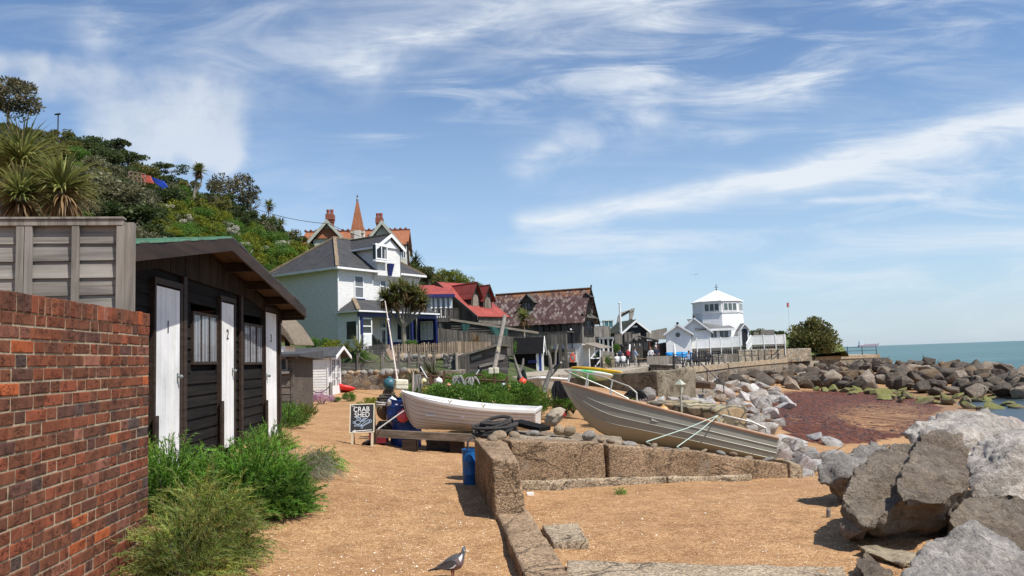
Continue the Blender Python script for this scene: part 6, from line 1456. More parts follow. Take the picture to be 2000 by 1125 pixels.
# white lighthouse-like house
def lookout():
 random.seed(81); d=97; CLAP=None
 m, n, b=newmat('white_weatherboard'); co=obj_co(n, True); z=sep(co)[2]; f=(z/.2)._m('FRACT'); cl=mix(n, noi(co, 1.2, 5).step(.3, .7), (.74, .74, .72), (.82, .82, .80)); setc(n, b, 'Base Color', mix(n, f.step(.12, .0)*.35, cl, (.35, .36, .38))); b.inputs['Roughness'].default_value=.55; bump(n, b, f*-1.0, .6, .04); CL=m
 SL2=slatemat('pale_slate', (.12, .122, .12), (.19, .19, .185), (.15, .15, .14), .35, .2)
 fr=Frame(P(1400, 690, d), R(0)); fr=Frame((fr.o.x, fr.o.y, 0), 0); root=thing('lookout_house', 'white boarded seaside house with octagonal lookout tower and shallow white roof', 'house', fr.o)
 zb=.3; H=lambda px, py, y=0:fr.hit(px, py, y)
 Rr=(H(1450, 590)[0]-H(1350, 590)[0])/2; cx=H(1400.5, 590)[0]; a0=math.radians(6)
 def octa(r0, z0, r1, z1, mb):
  A=[Vector((cx+r0*math.cos(a0+k*math.pi/4), -r0*math.sin(a0+k*math.pi/4), z0))for k in range(8)]; B=[Vector((cx+r1*math.cos(a0+k*math.pi/4), -r1*math.sin(a0+k*math.pi/4), z1))for k in range(8)]
  mb.add(A+B, [(i, 8+i, 8+(i+1)%8, (i+1)%8)for i in range(8)]+[tuple(range(8)), tuple(range(15, 7, -1))]); return A, B
 zs, zw, ze, za=H(1400, 612.5)[1], H(1400, 607)[1], H(1400, 590)[1], H(1398, 568)[1]; rw=Rr*.955
 m=MB(); octa(rw*1.10, zb, rw*1.0, zs, m); m.mi=0; octa(rw, zs, rw, ze-.02, m); tw=m.build('tower', CL, root)
 m=MB(); octa(rw*1.03, zs-.06, rw*1.03, zs+.08, m); m.build('string_band', WHITE, tw)
 m=MB(); octa(Rr*1.01, ze-.1, Rr*1.01, ze, m); octa(Rr*1.01, ze+.002, .25, za, m); ro=m.build('tower_roof', paint('white_roof', (.80, .80, .78), .6, .03, 1), root)
 m=MB(); zf=H(1398, 555)[1]; m.tube([(cx, 0, za-.1), (cx, 0, zf)], .04, 6); m.tube([(cx-.25, 0, za+.45), (cx+.25, 0, za+.45)], .03, 6); m.ball((cx, 0, za+.15), .1, 8, 6); m.build('weather_vane', IRON, ro)
 for k in range(8):
  if k in(4, 5, 6, 7):continue
  A=Vector((cx+rw*math.cos(a0+k*math.pi/4), -rw*math.sin(a0+k*math.pi/4), 0)); B=Vector((cx+rw*math.cos(a0+(k+1)*math.pi/4), -rw*math.sin(a0+(k+1)*math.pi/4), 0))
  if k==3:continue
  f2=Matrix.Translation(B)@Matrix.Rotation(math.atan2(A.y-B.y, A.x-B.x), 4, 'Z'); L=(A-B).length
  w=MB(); g=MB(); z0, z1=zs+.14, ze-.28
  x0, x1=.22, L-.22
  w.box(x0, x1, -.06, 0, z0, z0+.09, f2); w.box(x0, x1, -.06, 0, z1-.09, z1, f2)
  for i in range(4):x=x0+(x1-x0-.1)*i/3; w.box(x, x+.1, -.065, 0, z0, z1, f2)
  wo=w.build('window', WHITE, tw); g.box(x0, x1, -.03, -.01, z0, z1, f2); g.build('pane', paint('greenish_pane', (.10, .13, .125), .08, .2, 1), wo)
 f1=Frame(P(1300, 690, 90), R(-14)); f1=Frame((f1.o.x, f1.o.y, 0), R(-14)); zb=.35
 def wing(px0, px1, apx, apy, ley, y0, D, name):
  x0=f1.hit(px0, 660, y0)[0]; x1=f1.hit(px1, 660, y0)[0]; zr=f1.hit(apx, apy, y0)[1]; ze=f1.hit(px1, ley, y0)[1]
  I=root.matrix_world.inverted(); sub=thing(name, None, None, f1.o-fr.o, f1.yaw); sub.parent=root
  m=MB(); c=(x0+x1)/2; m.prism([(x0, y0, zb), (x1, y0, zb), (x1, y0, ze), (c, y0, zr-.1), (x0, y0, ze)], (0, D, 0)); m.build('wall', CL, sub)
  r=MB(); o=.22; k=(zr-ze)/(c-x0)
  for s in(x0-o, x1+o):slab(r, (s, y0-.3, ze-k*o), (s, y0+D, ze-k*o), (c, y0+D, zr), (c, y0-.3, zr), .08)
  ro=r.build('roof', SL2, sub); b_=MB()
  for s in(x0-o, x1+o):b_.hexa([(s, y0-.36, ze-k*o-.2), (s, y0-.36, ze-k*o+.02), (s, y0-.302, ze-k*o+.02), (s, y0-.302, ze-k*o-.2), (c, y0-.36, zr-.22), (c, y0-.36, zr+.03), (c, y0-.302, zr+.03), (c, y0-.302, zr-.22)])
  for s in(x1+o, ):b_.box(s-.02, s+.04, y0-.3, y0+D, ze-k*o-.2, ze-k*o+.0)
  b_.build('bargeboard', WHITE, sub); b_=MB(); b_.ball((c, y0-.3, zr+.08), .16, 8, 6); b_.build('ridge_end', BROWNW, sub)
  return sub, x0, x1, ze, zr
 sub, x0, x1, ze, zr=wing(1300.5, 1349.5, 1321, 633, 648, 0, 5.5, 'small_gable_wing')
 cxr, czr=f1.hit(1324, 654, -.02); m=MB(); m.lathe([(.36, -.04), (.36, .04)], 20, Matrix.Translation((cxr, -.03, czr))@Matrix.Rotation(R(90), 4, 'X')); rwn=m.build('round_window', WHITE, sub)
 m=MB(); m.lathe([(.28, -.02), (.28, .06)], 20, Matrix.Translation((cxr, -.03, czr))@Matrix.Rotation(R(90), 4, 'X')); m.build('pane', GLASS, rwn)
 y0, z0=f1.hitx(1360, 681, x1); m=MB(); m.box(x1, x1+.03, .6, 2.6, czr-1.35, czr+.25); m.build('side_window', GLASS, sub)
 sub2, x0, x1, ze2, zr2=wing(1326, 1389, 1343, 620.5, 645, 3.6, 6.5, 'large_gable_wing')
 f4=Frame(P(1384, 690, 92), R(0)); f4=Frame((f4.o.x-fr.o.x, f4.o.y-fr.o.y, 0), 0);
 xa, xb=fr.hit(1384, 650, -4.5)[0], fr.hit(1429, 650, -4.5)[0]; zt=fr.hit(1405, 641, -4.5)[1]; zk=fr.hit(1380, 621, -1.5)[1]
 m=MB(); m.box(xa, xb, -4.4, -1, zb, zt-.06); so_=m.build('sun_room', CL, root)
 m=MB(); slab(m, (xa-1.6, -4.8, zt-.05), (xb+.35, -4.8, zt-.05), (xb+.1, -.5, zk-.5), (xa-1.6, -.5, zk), .1); m.build('roof', SL2, so_); m=MB(); m.box(xa-.3, xb+.35, -4.86, -4.8, zt-.3, zt-.04); m.build('fascia', WHITE, so_)
 for q in((1387, 643, 1401, 661), (1404, 643, 1424, 661)):
  x0, x1, z0, z1=fr.rect(*q, -4.42); window_at(so_, x0, x1, z0, z1-.05, -4.41, 2, 1, WHITE, .09, .05, GLASS)
 x0, x1, z0, z1=fr.rect(1372, 649, 1380, 661, -4.0); m=MB(); m.box(xa-1.3, xa-.6, -4.2, -4.1, z0, z1); m.build('window', GLASS, so_); m=MB(); m.box(xa-1.6, xa-.0, -4.09, -1, zb, zt-.1); m.build('link_wall', CL, so_)
 px0, px1=fr.hit(1447, 660, -4)[0], fr.hit(1463, 660, -4)[0]; c=(px0+px1)/2; ze, za_=fr.hit(1455, 641, -4)[1], fr.hit(1455, 631, -4)[1]
 m=MB(); m.prism([(px0, -4, 1.6), (px1, -4, 1.6), (px1, -4, ze), (c, -4, za_-.1), (px0, -4, ze)], (0, 2.6, 0)); po=m.build('porch', CL, root)
 m=MB(); o=.15; k=(za_-ze)/(c-px0)
 for s in(px0-o, px1+o):slab(m, (s, -4.2, ze-k*o), (s, -1, ze-k*o), (c, -1, za_), (c, -4.2, za_), .07)
 m.build('porch_roof', SL2, po); ar=[(c+.33*math.cos(t), -4.04, fr.hit(1455, 647, -4)[1]+.33*math.sin(t))for t in[math.pi*i/10 for i in range(11)]]; m=MB(); m.prism([(c+.33, -4.04, 2.0)]+ar+[(c-.33, -4.04, 2.0)], (0, .03, 0)); m.build('arch_shade', paint('arch_shade_black', (.012, .012, .014), .6), po)  # near-black panel paints the shade inside the open porch arch
 m=MB()
 for s in(px0-o, px1+o):m.hexa([(s, -4.26, ze-k*o-.16), (s, -4.26, ze-k*o+.02), (s, -4.21, ze-k*o+.02), (s, -4.21, ze-k*o-.16), (c, -4.26, za_-.18), (c, -4.26, za_+.03), (c, -4.21, za_+.03), (c, -4.21, za_-.18)])
 m.build('bargeboard', WHITE, po)
 dk=thing('picket_deck', 'raised deck of the lookout house with white picket rail, dark lattice and stair', 'deck', (fr.o.x, fr.o.y, 0)); yA=-8.0; X=lambda px, y=yA:fr.hit(px, 670, y)[0]
 zd, zt=fr.hit(1410, 679, yA)[1], fr.hit(1410, 659, yA)[1]; zd2, zt2=fr.hit(1500, 673, yA)[1], fr.hit(1500, 654, yA)[1]
 m=MB(); m.box(X(1360), X(1446), yA, -4.4, zd-.2, zd); m.box(X(1467), X(1534), yA, -2, zd2-.2, zd2); m.build('deck', GREYV, dk)
 m=MB()
 def pal(x0, x1, z0, z1, y):
  x=x0
  while x<x1:m.box(x, x+.11, y-.015, y+.015, z0+.03, z1-.03); x+=.135
  m.box(x0, x1, y-.03, y+.05, z1-.1, z1-.03); m.box(x0, x1, y-.03, y+.05, z0+.05, z0+.12)
 pal(X(1360), X(1387), zd-.05, zt-.1, yA); pal(X(1387), X(1429), zd, zt, yA-.02); pal(X(1429), X(1446), zd, zt+.1, yA); pal(X(1467), X(1534), zd2, zt2, yA)
 y=yA
 while y<-2.5:m.box(X(1534)-.02, X(1534)+.02, y, y+.09, zd2, zt2); y+=.14
 m.build('picket_rail', WHITE, dk)
 for px in(1361, 1387, 1408, 1429, 1446, 1467, 1492, 1515, 1533):m=MB(); x=X(px); hi_=px>1450; m.box(x-.045, x+.045, yA-.06, yA+.05, .9, (zt2 if hi_ else zt)+.06); m.build('post', WHITE, dk)
 m=MB(); a, b_=Vector((X(1467), yA-.05, zt2)), Vector((X(1446), yA-2.2, fr.hit(1446, 672, yA-2.2)[1])); n=14
 for i in range(n):p=a.lerp(b_, i/n); m.box(p.x-.05, p.x+.05, p.y-.02, p.y+.02, p.z-1.0, p.z)
 m.beam(a, b_, .08, .1); m.beam(a-Vector((0, 0, .95)), b_-Vector((0, 0, .95)), .08, .2); m.build('stair_rail', WHITE, dk)
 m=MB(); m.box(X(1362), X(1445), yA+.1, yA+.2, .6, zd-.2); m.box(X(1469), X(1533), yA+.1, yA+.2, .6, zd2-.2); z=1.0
 LAT=MB()
 for(p, q, zt_)in((1362, 1445, zd), (1469, 1533, zd2)):
  x=X(p)
  while x<X(q):LAT.box(x, x+.06, yA-.0, yA+.04, .8, zt_-.22); x+=.26
  for z in(1.15, 1.4, 1.65):LAT.box(X(p), X(q), yA-.02, yA+.0, z-.03, z+.03)
 m.build('under_deck_shade', paint('deck_shade_black', (.03, .03, .03), .9), dk); LAT.build('lattice', GREYV, dk)  # near-black panels behind the lattice stand in for shade under the deck
 a, b_=P(1443, 697, 83), P(1585, 692, 93); w=put('low_stone_wall', block_mesh('low_stone_wall', [a-Vector((0, 0, .8)), b_-Vector((0, 0, .8)), b_+Vector((0, .8, -.8)), a+Vector((0, .8, -.8)), a+Vector((0, 0, .75)), b_+Vector((0, 0, .75)), b_+Vector((0, .8, .75)), a+Vector((0, .8, .75))], .3, .05, 1.6, stonemat('buff_stone', (.26, .215, .155), (.38, .32, .24), (.20, .17, .13), 2.0), 8, .04)); tag(w, 'low buff stone wall along the promenade below the white picket deck', 'wall')
 mb=MB(); V=[]; q0=P(1530, 655, 118)
 def lz(x, y):
  v=y-84.2-(x-24.6)*.78; return .45+.75*min(1, max(0, v/1.2))+(q0.z-1.2)*math.exp(-((x-q0.x)/13)**2-((y-q0.y)/17)**2)
 for j in range(41):
  for i in range(32):x=24.6+i*.58; y=84.2+(x-24.6)*.78+j*1.2; V.append((x, y, lz(x, y)if i<31 else .3))
 mb.add(V, [(j*32+i, j*32+i+1, (j+1)*32+i+1, (j+1)*32+i)for j in range(40)for i in range(31)])
 m, n, b=newmat('lawn'); co=obj_co(n, True); setc(n, b, 'Base Color', mix(n, noi(co, .6, 6, .7).step(.3, .7), (.055, .085, .018), (.12, .15, .035))); b.inputs['Roughness'].default_value=.95; bump(n, b, noi(co, 12, 4), .8, .08)
 o=mb.build('lawn', m, None, True); tag(o, 'grassy bank beside the lookout house', 'lawn', kind='structure'); return lz
LAWN=lookout()
# boats
def hull_pts(L, bg, zg, zk, chine, n, nx):
 """rows of points from keel to gunwale for stations stern -> bow"""
 rows=[]
 for i in range(nx+1):
  t=i/nx; x=L*t; g, k, b, c=zg(t), zk(t), bg(t), chine(t); row=[]
  for j in range(n+1):
   s=j/n
   if s<.42:u=s/.42; y, z=b*c*u**.8, k+(g-k)*.30*u**1.3
   else:u=(s-.42)/.58; y, z=b*(c+(1-c)*u**.75), k+(g-k)*(.30+.70*u)
   row.append(Vector((x, y, z)))
  rows.append(row)
 return rows
def hull(rows, clink=0.0, inset=.03):
 m=MB(); nx, n=len(rows)-1, len(rows[0])-1
 for s in(1, -1):
  F=lambda p:Vector((p.x, p.y*s, p.z))
  for i in range(nx):
   for j in range(n):
    a, b_, c, d=rows[i][j], rows[i+1][j], rows[i+1][j+1], rows[i][j+1]
    if clink:
     o=Vector((0, clink, -clink*.6)); a2, b2=a+o, b_+o
     m.quad(F(a2), F(b2), F(c), F(d))if s<0 else m.quad(F(d), F(c), F(b2), F(a2))
     if j:m.quad(F(a), F(b_), F(b2), F(a2))
    else:m.quad(F(a), F(b_), F(c), F(d))if s<0 else m.quad(F(d), F(c), F(b_), F(a))
  for i in range(nx):
   for j in range(n):
    q=[Vector((p.x, max(0, p.y-inset)*s, p.z+(inset if j<n-1 else 0)))for p in(rows[i][j], rows[i+1][j], rows[i+1][j+1], rows[i][j+1])]; m.quad(*q)
  for i in range(nx):
   a, b_=rows[i][n], rows[i+1][n]; m.quad(F(a), F(b_), Vector((b_.x, max(0, b_.y-inset)*s, b_.z)), Vector((a.x, max(0, a.y-inset)*s, a.z)))
 t=[Vector((p.x, p.y, p.z))for p in rows[0]]+[Vector((p.x, -p.y, p.z))for p in reversed(rows[0][1:])]
 m.prism(t, (.03, 0, 0)); return m
def boat_frame(stern, bow, zs, zb, L):
 d=Vector((bow.x-stern.x, bow.y-stern.y, 0)); yaw=math.atan2(d.y, d.x); return yaw, math.atan2(zb-zs, L)
HULLG=paint('olive_grey_alloy', (.285, .288, .235), .5, .06, 2, metal=.0, bmp=.1, dirt=(.20, .18, .14, .4))
ROPEW=paint('pale_rope', (.46, .44, .40), .9, .2, 30, bmp=.4)
ROPED=paint('dark_rope', (.075, .068, .062), .95, .35, 30, bmp=.5)
def grey_boat():
 random.seed(91); B=P(1064, 727, 13.45); N=P(1496, 861, 12.3); S_=N+Vector((.18, .55, 0)); L=math.hypot(B.x-S_.x, B.y-S_.y)
 bg=lambda t:.60*(1-max(0, t)**3.0)**.75*(.93+.07*min(1, t*3)); zg=lambda t:.46+.10*t+.22*t**3
 zk=lambda t:0 if t<.70 else(zg(1)-.02)*((t-.70)/.30)**1.9; ch=lambda t:.84-.45*t**3
 rows=hull_pts(L, bg, zg, zk, ch, 12, 36); yaw, pit=boat_frame(S_, B, N.z-.46, B.z-zg(1), L)
 root=thing('alloy_boat', 'olive grey open metal boat hauled bow up behind the tapering concrete wall', 'boat', (S_.x, S_.y, N.z-.46)); root.rotation_euler=(0, 0, yaw); root.rotation_euler=(Matrix.Rotation(yaw, 3, 'Z')@Matrix.Rotation(-pit, 3, 'Y')@Matrix.Rotation(R(17), 3, 'X')).to_euler(); root.location.z-=.11
 h=hull(rows, 0, .03).build('hull', HULLG, root, True)
 h.data.set_sharp_from_angle(angle=R(35))
 for s in(1, -1):
  for j, r in((5, .007), (7, .008), (9, .008)):
   m=MB(); p=[Vector((q[j].x, (q[j].y+.004)*s, q[j].z))for q in rows[0 if j!=5 else 0:-2 if j!=9 else-5]]; m.tube(p, r, 6); m.build('strake', paint('bright_alloy', (.34, .34, .285), .45, .1, 3, metal=.2), h)
  m=MB(); m.tube([Vector((q[-1].x, q[-1].y*s, q[-1].z))for q in rows], .026, 8); m.build('rub_rail', paint('faded_rubber', (.40, .25, .16), .7, .15, 6), h)
  st=paint('rail_tube', (.40, .385, .335), .4, .08, 8, metal=.3); G_=lambda t:Vector((L*t, bg(t)*.94*s, zg(t)))
  top=[G_(.63)+Vector((0, 0, .0)), G_(.64)+Vector((0, -.02*s, .17)), G_(.68)+Vector((0, 0, .24)), G_(.8)+Vector((0, 0, .28)), G_(.92)+Vector((0, 0, .26)), Vector((L*1.0, 0, zg(1)+.22))]
  m=MB(); m.tube(top, .0135, 8); rl=m.build('bow_rail', st, root)
  for t in(.76, .88, .97):m=MB(); m.tube([G_(t), G_(t)+Vector((0, 0, .27))], .014, 6); m.build('rail_post', st, rl)
  m=MB(); m.tube([G_(.05), G_(.06)+Vector((0, 0, .12)), G_(.12)+Vector((0, 0, .16)), G_(.25)+Vector((0, 0, .16)), G_(.27)], .016, 8); m.build('stern_rail', st, root)
 for t in(.25, .52):m=MB(); b_=bg(t)-.05; m.box(L*t-.12, L*t+.12, -b_, b_, .33, .37); m.build('thwart', HULLG, root)
 bpy.context.view_layer.update(); M=root.matrix_world; q=M@(Vector((L*.27, bg(.27), zg(.27)+.13)))
 for p, lab in(((1262, 863), 'pale green rope lashed from the metal boat rail to the wall, left hand line'), ((1322, 873), 'pale green rope lashed from the metal boat rail to the wall, steeper line')):
  e=P(*p, WB0.y+(WB1.y-WB0.y)*(p[0]-985)/581+.12); m=MB(); m.tube([q, q.lerp(e, .5)-Vector((0, 0, .02)), e, e+Vector((.05, .02, -.03))], .0065, 6); tag(m.build('mooring_rope', paint('mint_rope', (.42, .52, .44), .8, .1, 20)), lab, 'rope', 'ropes lashing the metal boat')
grey_boat()
def dinghy():
 random.seed(92); B=P(781, 764, 14.5); S_=P(1050, 799, 14.15); L=math.hypot(B.x-S_.x, B.y-S_.y)
 bg=lambda t:.60*(1-t**2.6)**.62*(.86+.14*min(1, t*2.5)); zg=lambda t:.40+.02*t+.24*t**2.6
 zk=lambda t:.0 if t<.86 else(zg(1)-.01)*((t-.86)/.14)**2.3; ch=lambda t:.74-.42*t**4
 rows=hull_pts(L, bg, zg, zk, ch, 9, 40); yaw, pit=boat_frame(S_, B, S_.z-.40, B.z-zg(1), L)
 WG=paint('white_gelcoat', (.74, .70, .66), .35, .04, 2, bmp=.03, dirt=(.56, .44, .36, .55))
 root=thing('dinghy', 'white clinker rowing dinghy resting on a long timber beam', 'dinghy', (S_.x, S_.y, S_.z-.4)); root.rotation_euler=(0, -pit, yaw)
 h=hull(rows, .019, .03).build('hull', WG, root)
 CR=paint('cream_gunwale', (.80, .79, .76), .35, .03, 3)
 for s in(1, -1):
  m=MB(); p=[Vector((q[-1].x, q[-1].y*s, q[-1].z))for q in rows]
  for a, b_ in zip(p, p[1:]):m.hexa([a+Vector((0, -.05*s, -.035)), b_+Vector((0, -.05*s, -.035)), b_+Vector((0, .022*s, -.035)), a+Vector((0, .022*s, -.035)), a+Vector((0, -.05*s, .014)), b_+Vector((0, -.05*s, .014)), b_+Vector((0, .022*s, .014)), a+Vector((0, .022*s, .014))])
  m.build('gunwale', CR, h)
  for t in(.36, .60):
   g=Vector((L*t, bg(t)*s, zg(t))); m=MB(); m.tube([g, g+Vector((0, 0, .05))], .010, 6); m.tube([g+Vector((.028*math.cos(a), 0, .075-.032*math.sin(a)))for a in[math.pi*k/8 for k in range(9)]], .007, 6); m.build('rowlock', paint('brass', (.32, .26, .14), .4, .2, 20, metal=.8), h)
 m=MB(); m.box(-.02, .03, -.50, .50, .385, .425); m.build('transom_cap', CR, h)
 for t in(.14, .48, .74):m=MB(); b_=bg(t)-.06; m.box(L*t-.11, L*t+.11, -b_, b_, .24, .27); m.build('thwart', CR, root)
 m=MB(); m.tube([Vector((q[0].x, 0, q[0].z-.005))for q in rows], .025, 6); m.build('keel', WG, h)
 m=MB()
 for s in(1, -1):
  for j in range(1, 9):m.tube([Vector((q[j].x, (q[j].y+.012)*s, q[j].z-.010))for q in rows[:-1]], .0085, 4)
 m.build('lap_shadow', paint('lap_shadow_brown', (.17, .135, .11), .8), h)  # dark lines along the plank edges paint the shadow under each overlap
 a, b_=P(728, 846, 13.85), P(935, 856, 13.6); m=MB(); m.beam(a, b_, .12, .13); tag(m.build('timber_beam', wood('beam_timber', (.10, .075, .055), (.24, .19, .145), 'x', .8, .85, tint=False, world=True)), 'long brown timber beam lying under the white dinghy', 'beam')
 for px, lab in((800, 'short dark timber prop under the beam beside the blue drum'), (893, 'short dark timber prop under the beam near the blue keg')):
  q=P(px, 872, 13.75); m=MB(); z=gz(q.x, q.y); m.box(q.x-.12, q.x+.12, q.y-.08, q.y+.25, z-.03, P(px, 856, 13.7).z-.03); tag(m.build('timber_prop', BROWNW), lab, 'prop')
dinghy()
BLUEP=paint('blue_plastic', (.008, .055, .27), .4, .12, 3, bmp=.03)
def drum(name, c, r, h, label, cat, mat=BLUEP, rot=(0, 0, 0), open_=True):
 m=MB(); p=[(r*.9, 0), (r*.97, .03), (r, h*.3), (r*1.03, h*.31), (r*1.03, h*.35), (r, h*.36), (r, h*.66), (r*1.03, h*.67), (r*1.03, h*.71), (r, h*.72), (r, h*.96), (r*1.05, h*.97), (r*1.05, h)]
 if open_:p+=[(r*.93, h), (r*.9, h*.5)]
 m.lathe(p, 24); o=m.build(name, mat, None, True, 0, c); o.data.set_sharp_from_angle(angle=R(40)); o.rotation_euler=rot; return tag(o, label, cat)
def clutter():
 random.seed(93)
 q=G(781, 856); q=P(781, 858, 15.0); z=gz(q.x, q.y)
 drum('blue_drum', (q.x+.12, q.y, z-.05), .30, .62, 'large dark blue drum standing on the sand behind the dinghy bow', 'drum')
 a=drum('blue_tub', P(775, 822, 14.9), .22, .42, 'bright blue plastic tub with cut handles tilted on top of the blue drum', 'tub', BLUEP, (.1, .18, .2))
 for dx in(-.06, .04):m=MB(); m.box(-.03+dx, .012+dx, -.228, -.214, .33, .35); m.build('handle_slot', WHITE, a)
 q=P(918, 934, 9.25); k=drum('blue_keg', (q.x, q.y, gz(q.x, q.y)-.02), .085, .43, 'narrow blue plastic keg against the end of the high concrete wall', 'keg', paint('mid_blue_plastic', (.008, .11, .34), .45, .1, 3))
 m=MB(); m.tube([(-.02, -.03, .40), (-.01, -.05, .52), (.05, -.02, .58), (.09, .02, .52)], .014, 6); m.build('rope_handle', ROPED, k)
 def ball(name, px, py, d, r, col, label, sc=(1, 1, 1), cat='buoy', group='buoys', top=None):
  c=P(px, py, d); m=MB(); m.ball((0, 0, 0), r, 16, 10, sc); m.lathe([(r*.22, r*sc[2]*.93), (r*.22, r*sc[2]*1.12), (r*.1, r*sc[2]*1.2)], 8)
  o=m.build(name, paint('buoy_%02d%02d%02d'%tuple(int(q*99)for q in col), col, .45, .1, 9, bmp=.04, dirt=(col[0]*.5, col[1]*.5, col[2]*.5, .5)), None, True, 0, c); tag(o, label, cat, group)
  if top:t=MB(); t.ball((0, 0, r*sc[2]*.75), r*.62, 12, 8, (1, 1, .9)); t.build('cap', paint('buoy_cap_%02d'%int(top[2]*99), top, .5), o)
  return o
 ball('buoy', 761, 750, 15.5, .13, (.035, .12, .145), 'large dull teal ball buoy behind the cream plastic box', group=None)
 ball('buoy', 766, 786, 14.8, .10, (.72, .72, .68), 'white ball float inside the rim of the blue tub', group=None)
 ball('buoy', 787, 813, 14.6, .12, (.75, .10, .11), 'pinkish red float between the dinghy bow and the blue drum', group=None)
 ball('buoy', 831, 762, 17, .085, (.46, .17, .06), 'orange ball buoy low in the greenery left of the white one')
 ball('buoy', 820, 748, 17.5, .07, (.60, .42, .10), 'yellowish ball buoy beside the grey rope hank'); ball('buoy', 828, 744, 17.6, .06, (.66, .62, .36), 'small cream ball buoy right of the grey rope hank')
 ball('buoy', 857, 745, 17, .085, (.74, .71, .64), 'white ball buoy hanging from the rusty rail'); ball('buoy', 876, 756, 17, .075, (.46, .22, .12), 'tan orange pear buoy hanging from the rusty rail', (1, 1, 1.1))
 ball('buoy', 897, 757, 17, .075, (.40, .16, .06), 'orange bottle float with navy top under the white rope', (.8, .8, 1.3), top=(.01, .02, .09))
 ball('buoy', 984, 755, 17.4, .075, (.70, .70, .70), 'long white float with navy top by the rusty stand', (.85, .85, 1.6), top=(.012, .02, .09)); ball('buoy', 995, 762, 17.2, .075, (.50, .22, .05), 'long orange float hanging under the rusty rail end', (.8, .8, 1.6))
 ball('buoy', 1021, 747, 18, .105, (.72, .075, .03), 'bright orange red ball buoy hung on the driftwood branch'); ball('buoy', 1032, 758, 18, .06, (.70, .70, .55), 'small white oval buoy below the bright orange one', (.8, .8, 1.3))
 ball('buoy', 1296, 804, 17.5, .13, (.62, .34, .11), 'tan ball buoy peeping over the metal boat', group=None)
 root=thing('rusty_rail', 'rusty iron rail on posts hung with buoys above the green bank', 'rail', P(905, 770, 17)); o=root.location.copy()
 m=MB(); m.tube([P(824, 733, 17.3)-o, P(905, 740, 17.2)-o, P(1016, 746, 17.2)-o], .022, 6); m.build('bar', RUST, root)
 for px, py in((842, 735), (868, 730), (966, 742), (990, 741)):a=P(px, py-6, 17.2)-o; m=MB(); m.beam(a, a+Vector((-.06, 0, -.6)), .05, .05); m.build('post', RUST, root)
 m=MB(); c=P(935, 745, 17.1)-o; m.tube([c+Vector((.16*math.cos(t), 0, .15*math.sin(t)))for t in[math.pi*k/10 for k in range(11)]], .016, 6); m.build('hoop', RUST, root)
 def hank(px, py, d, w, h, n, mat, lab):
  c=P(px, py, d); m=MB()
  for k in range(n):x=random.uniform(-w, w)*.5; y=random.uniform(-.04, .04); m.tube([(x*.5, y, 0), (x, y, -h*.4), (x*1.2+.02, y, -h*random.uniform(.8, 1)), (x*.8+.05, y, -h*.5), (x*.5+.03, y, 0)], .011, 5)
  tag(m.build('rope_hank', mat, None, False, 0, c), lab, 'rope', 'hanks of rope on the rusty rail')
 hank(813, 731, 17.2, .22, .42, 12, paint('grey_rope', (.27, .255, .23), .9, .2, 30, bmp=.4), 'grey rope hank hanging beside the white stake'); hank(893, 733, 17, .26, .22, 8, ROPEW, 'white rope hank over the rail above the navy topped float'); hank(920, 736, 16.9, .30, .2, 6, ROPEW, 'white rope loops spread below the small black flag')
 def stick(a, b_, r, mat, name, lab, cat):m=MB(); m.tube([a, a.lerp(b_, .5), b_], [r, r*.95, r*.85], 8); return tag(m.build(name, mat), lab, cat)
 stick(P(806, 768, 16.5), P(807, 726, 16.5), .02, paint('bleached_wood', (.5, .42, .33), .85, .15, 8), 'stake', 'bleached upright stake beside the grey rope hank', 'stake')
 def flag(p0, p1, quad, d, lab):
  root=thing('marker_flag', lab, 'flag', P(*p0, d)); o=root.location.copy(); m=MB(); m.tube([Vector(), P(*p1, d)-o], .013, 6); m.build('pole', WHITE, root)
  m=MB(); v=[P(*q, d)-o for q in quad]; m.prism(v, (0, .012, 0)); m.build('flag', paint('black_flag', (.012, .012, .016), .8), root)
 flag((834, 738), (821, 716), [(819, 709), (822, 716), (829, 726), (819, 727)], 17.2, 'black triangular marker flag on a white pole leaning left'); flag((926, 738), (936, 722), [(936, 717), (942, 723), (938, 729), (932, 723)], 17.2, 'small square black flag on a short leaning pole')
 stick(P(961, 742, 40), P(986, 617, 43), .13, GREYV, 'leaning_timber', 'thick grey timber leaning up past the corner of the driftwood shed', 'timber')
 m=MB(); v=[P(971, 674, 41), P(976, 680, 41), P(977, 688, 41), P(971, 682, 41)]; m.prism(v, (0, .02, 0)); tag(m.build('pennant', paint('cream_cloth', (.62, .56, .36), .8)), 'little cream pennant tied to the leaning grey timber', 'pennant')
 r=thing('jerrycan', 'pair of cream plastic cans fixed on a rusty pole', 'can', P(964, 724, 18)); CREAMP=paint('cream_plastic', (.66, .62, .46), .5, .08, 5, dirt=(.35, .3, .2, .5))
 for x in(-.06, .07):m=MB(); m.box(x-.055, x+.055, -.06, .06, -.075, .07, None, .006); m.build('can', CREAMP, r, bevel=.018)
 m=MB(); m.tube([(0, .02, -.5), (0, .02, .06)], .018, 6); m.build('pole', RUST, r)
 c=P(783, 751, 14.9); m=MB(); m.box(-.125, .125, -.11, .11, -.09, .10, None, .008); b_=m.build('plastic_box', CREAMP, None, False, .025, c); b_.rotation_euler=(0, .05, .35); tag(b_, 'cream plastic box perched on the gear beside the teal buoy', 'box'); m=MB(); m.box(-.128, .128, -.113, .113, -.005, .008); m.build('band', paint('dirty_band', (.3, .27, .2), .8), b_)
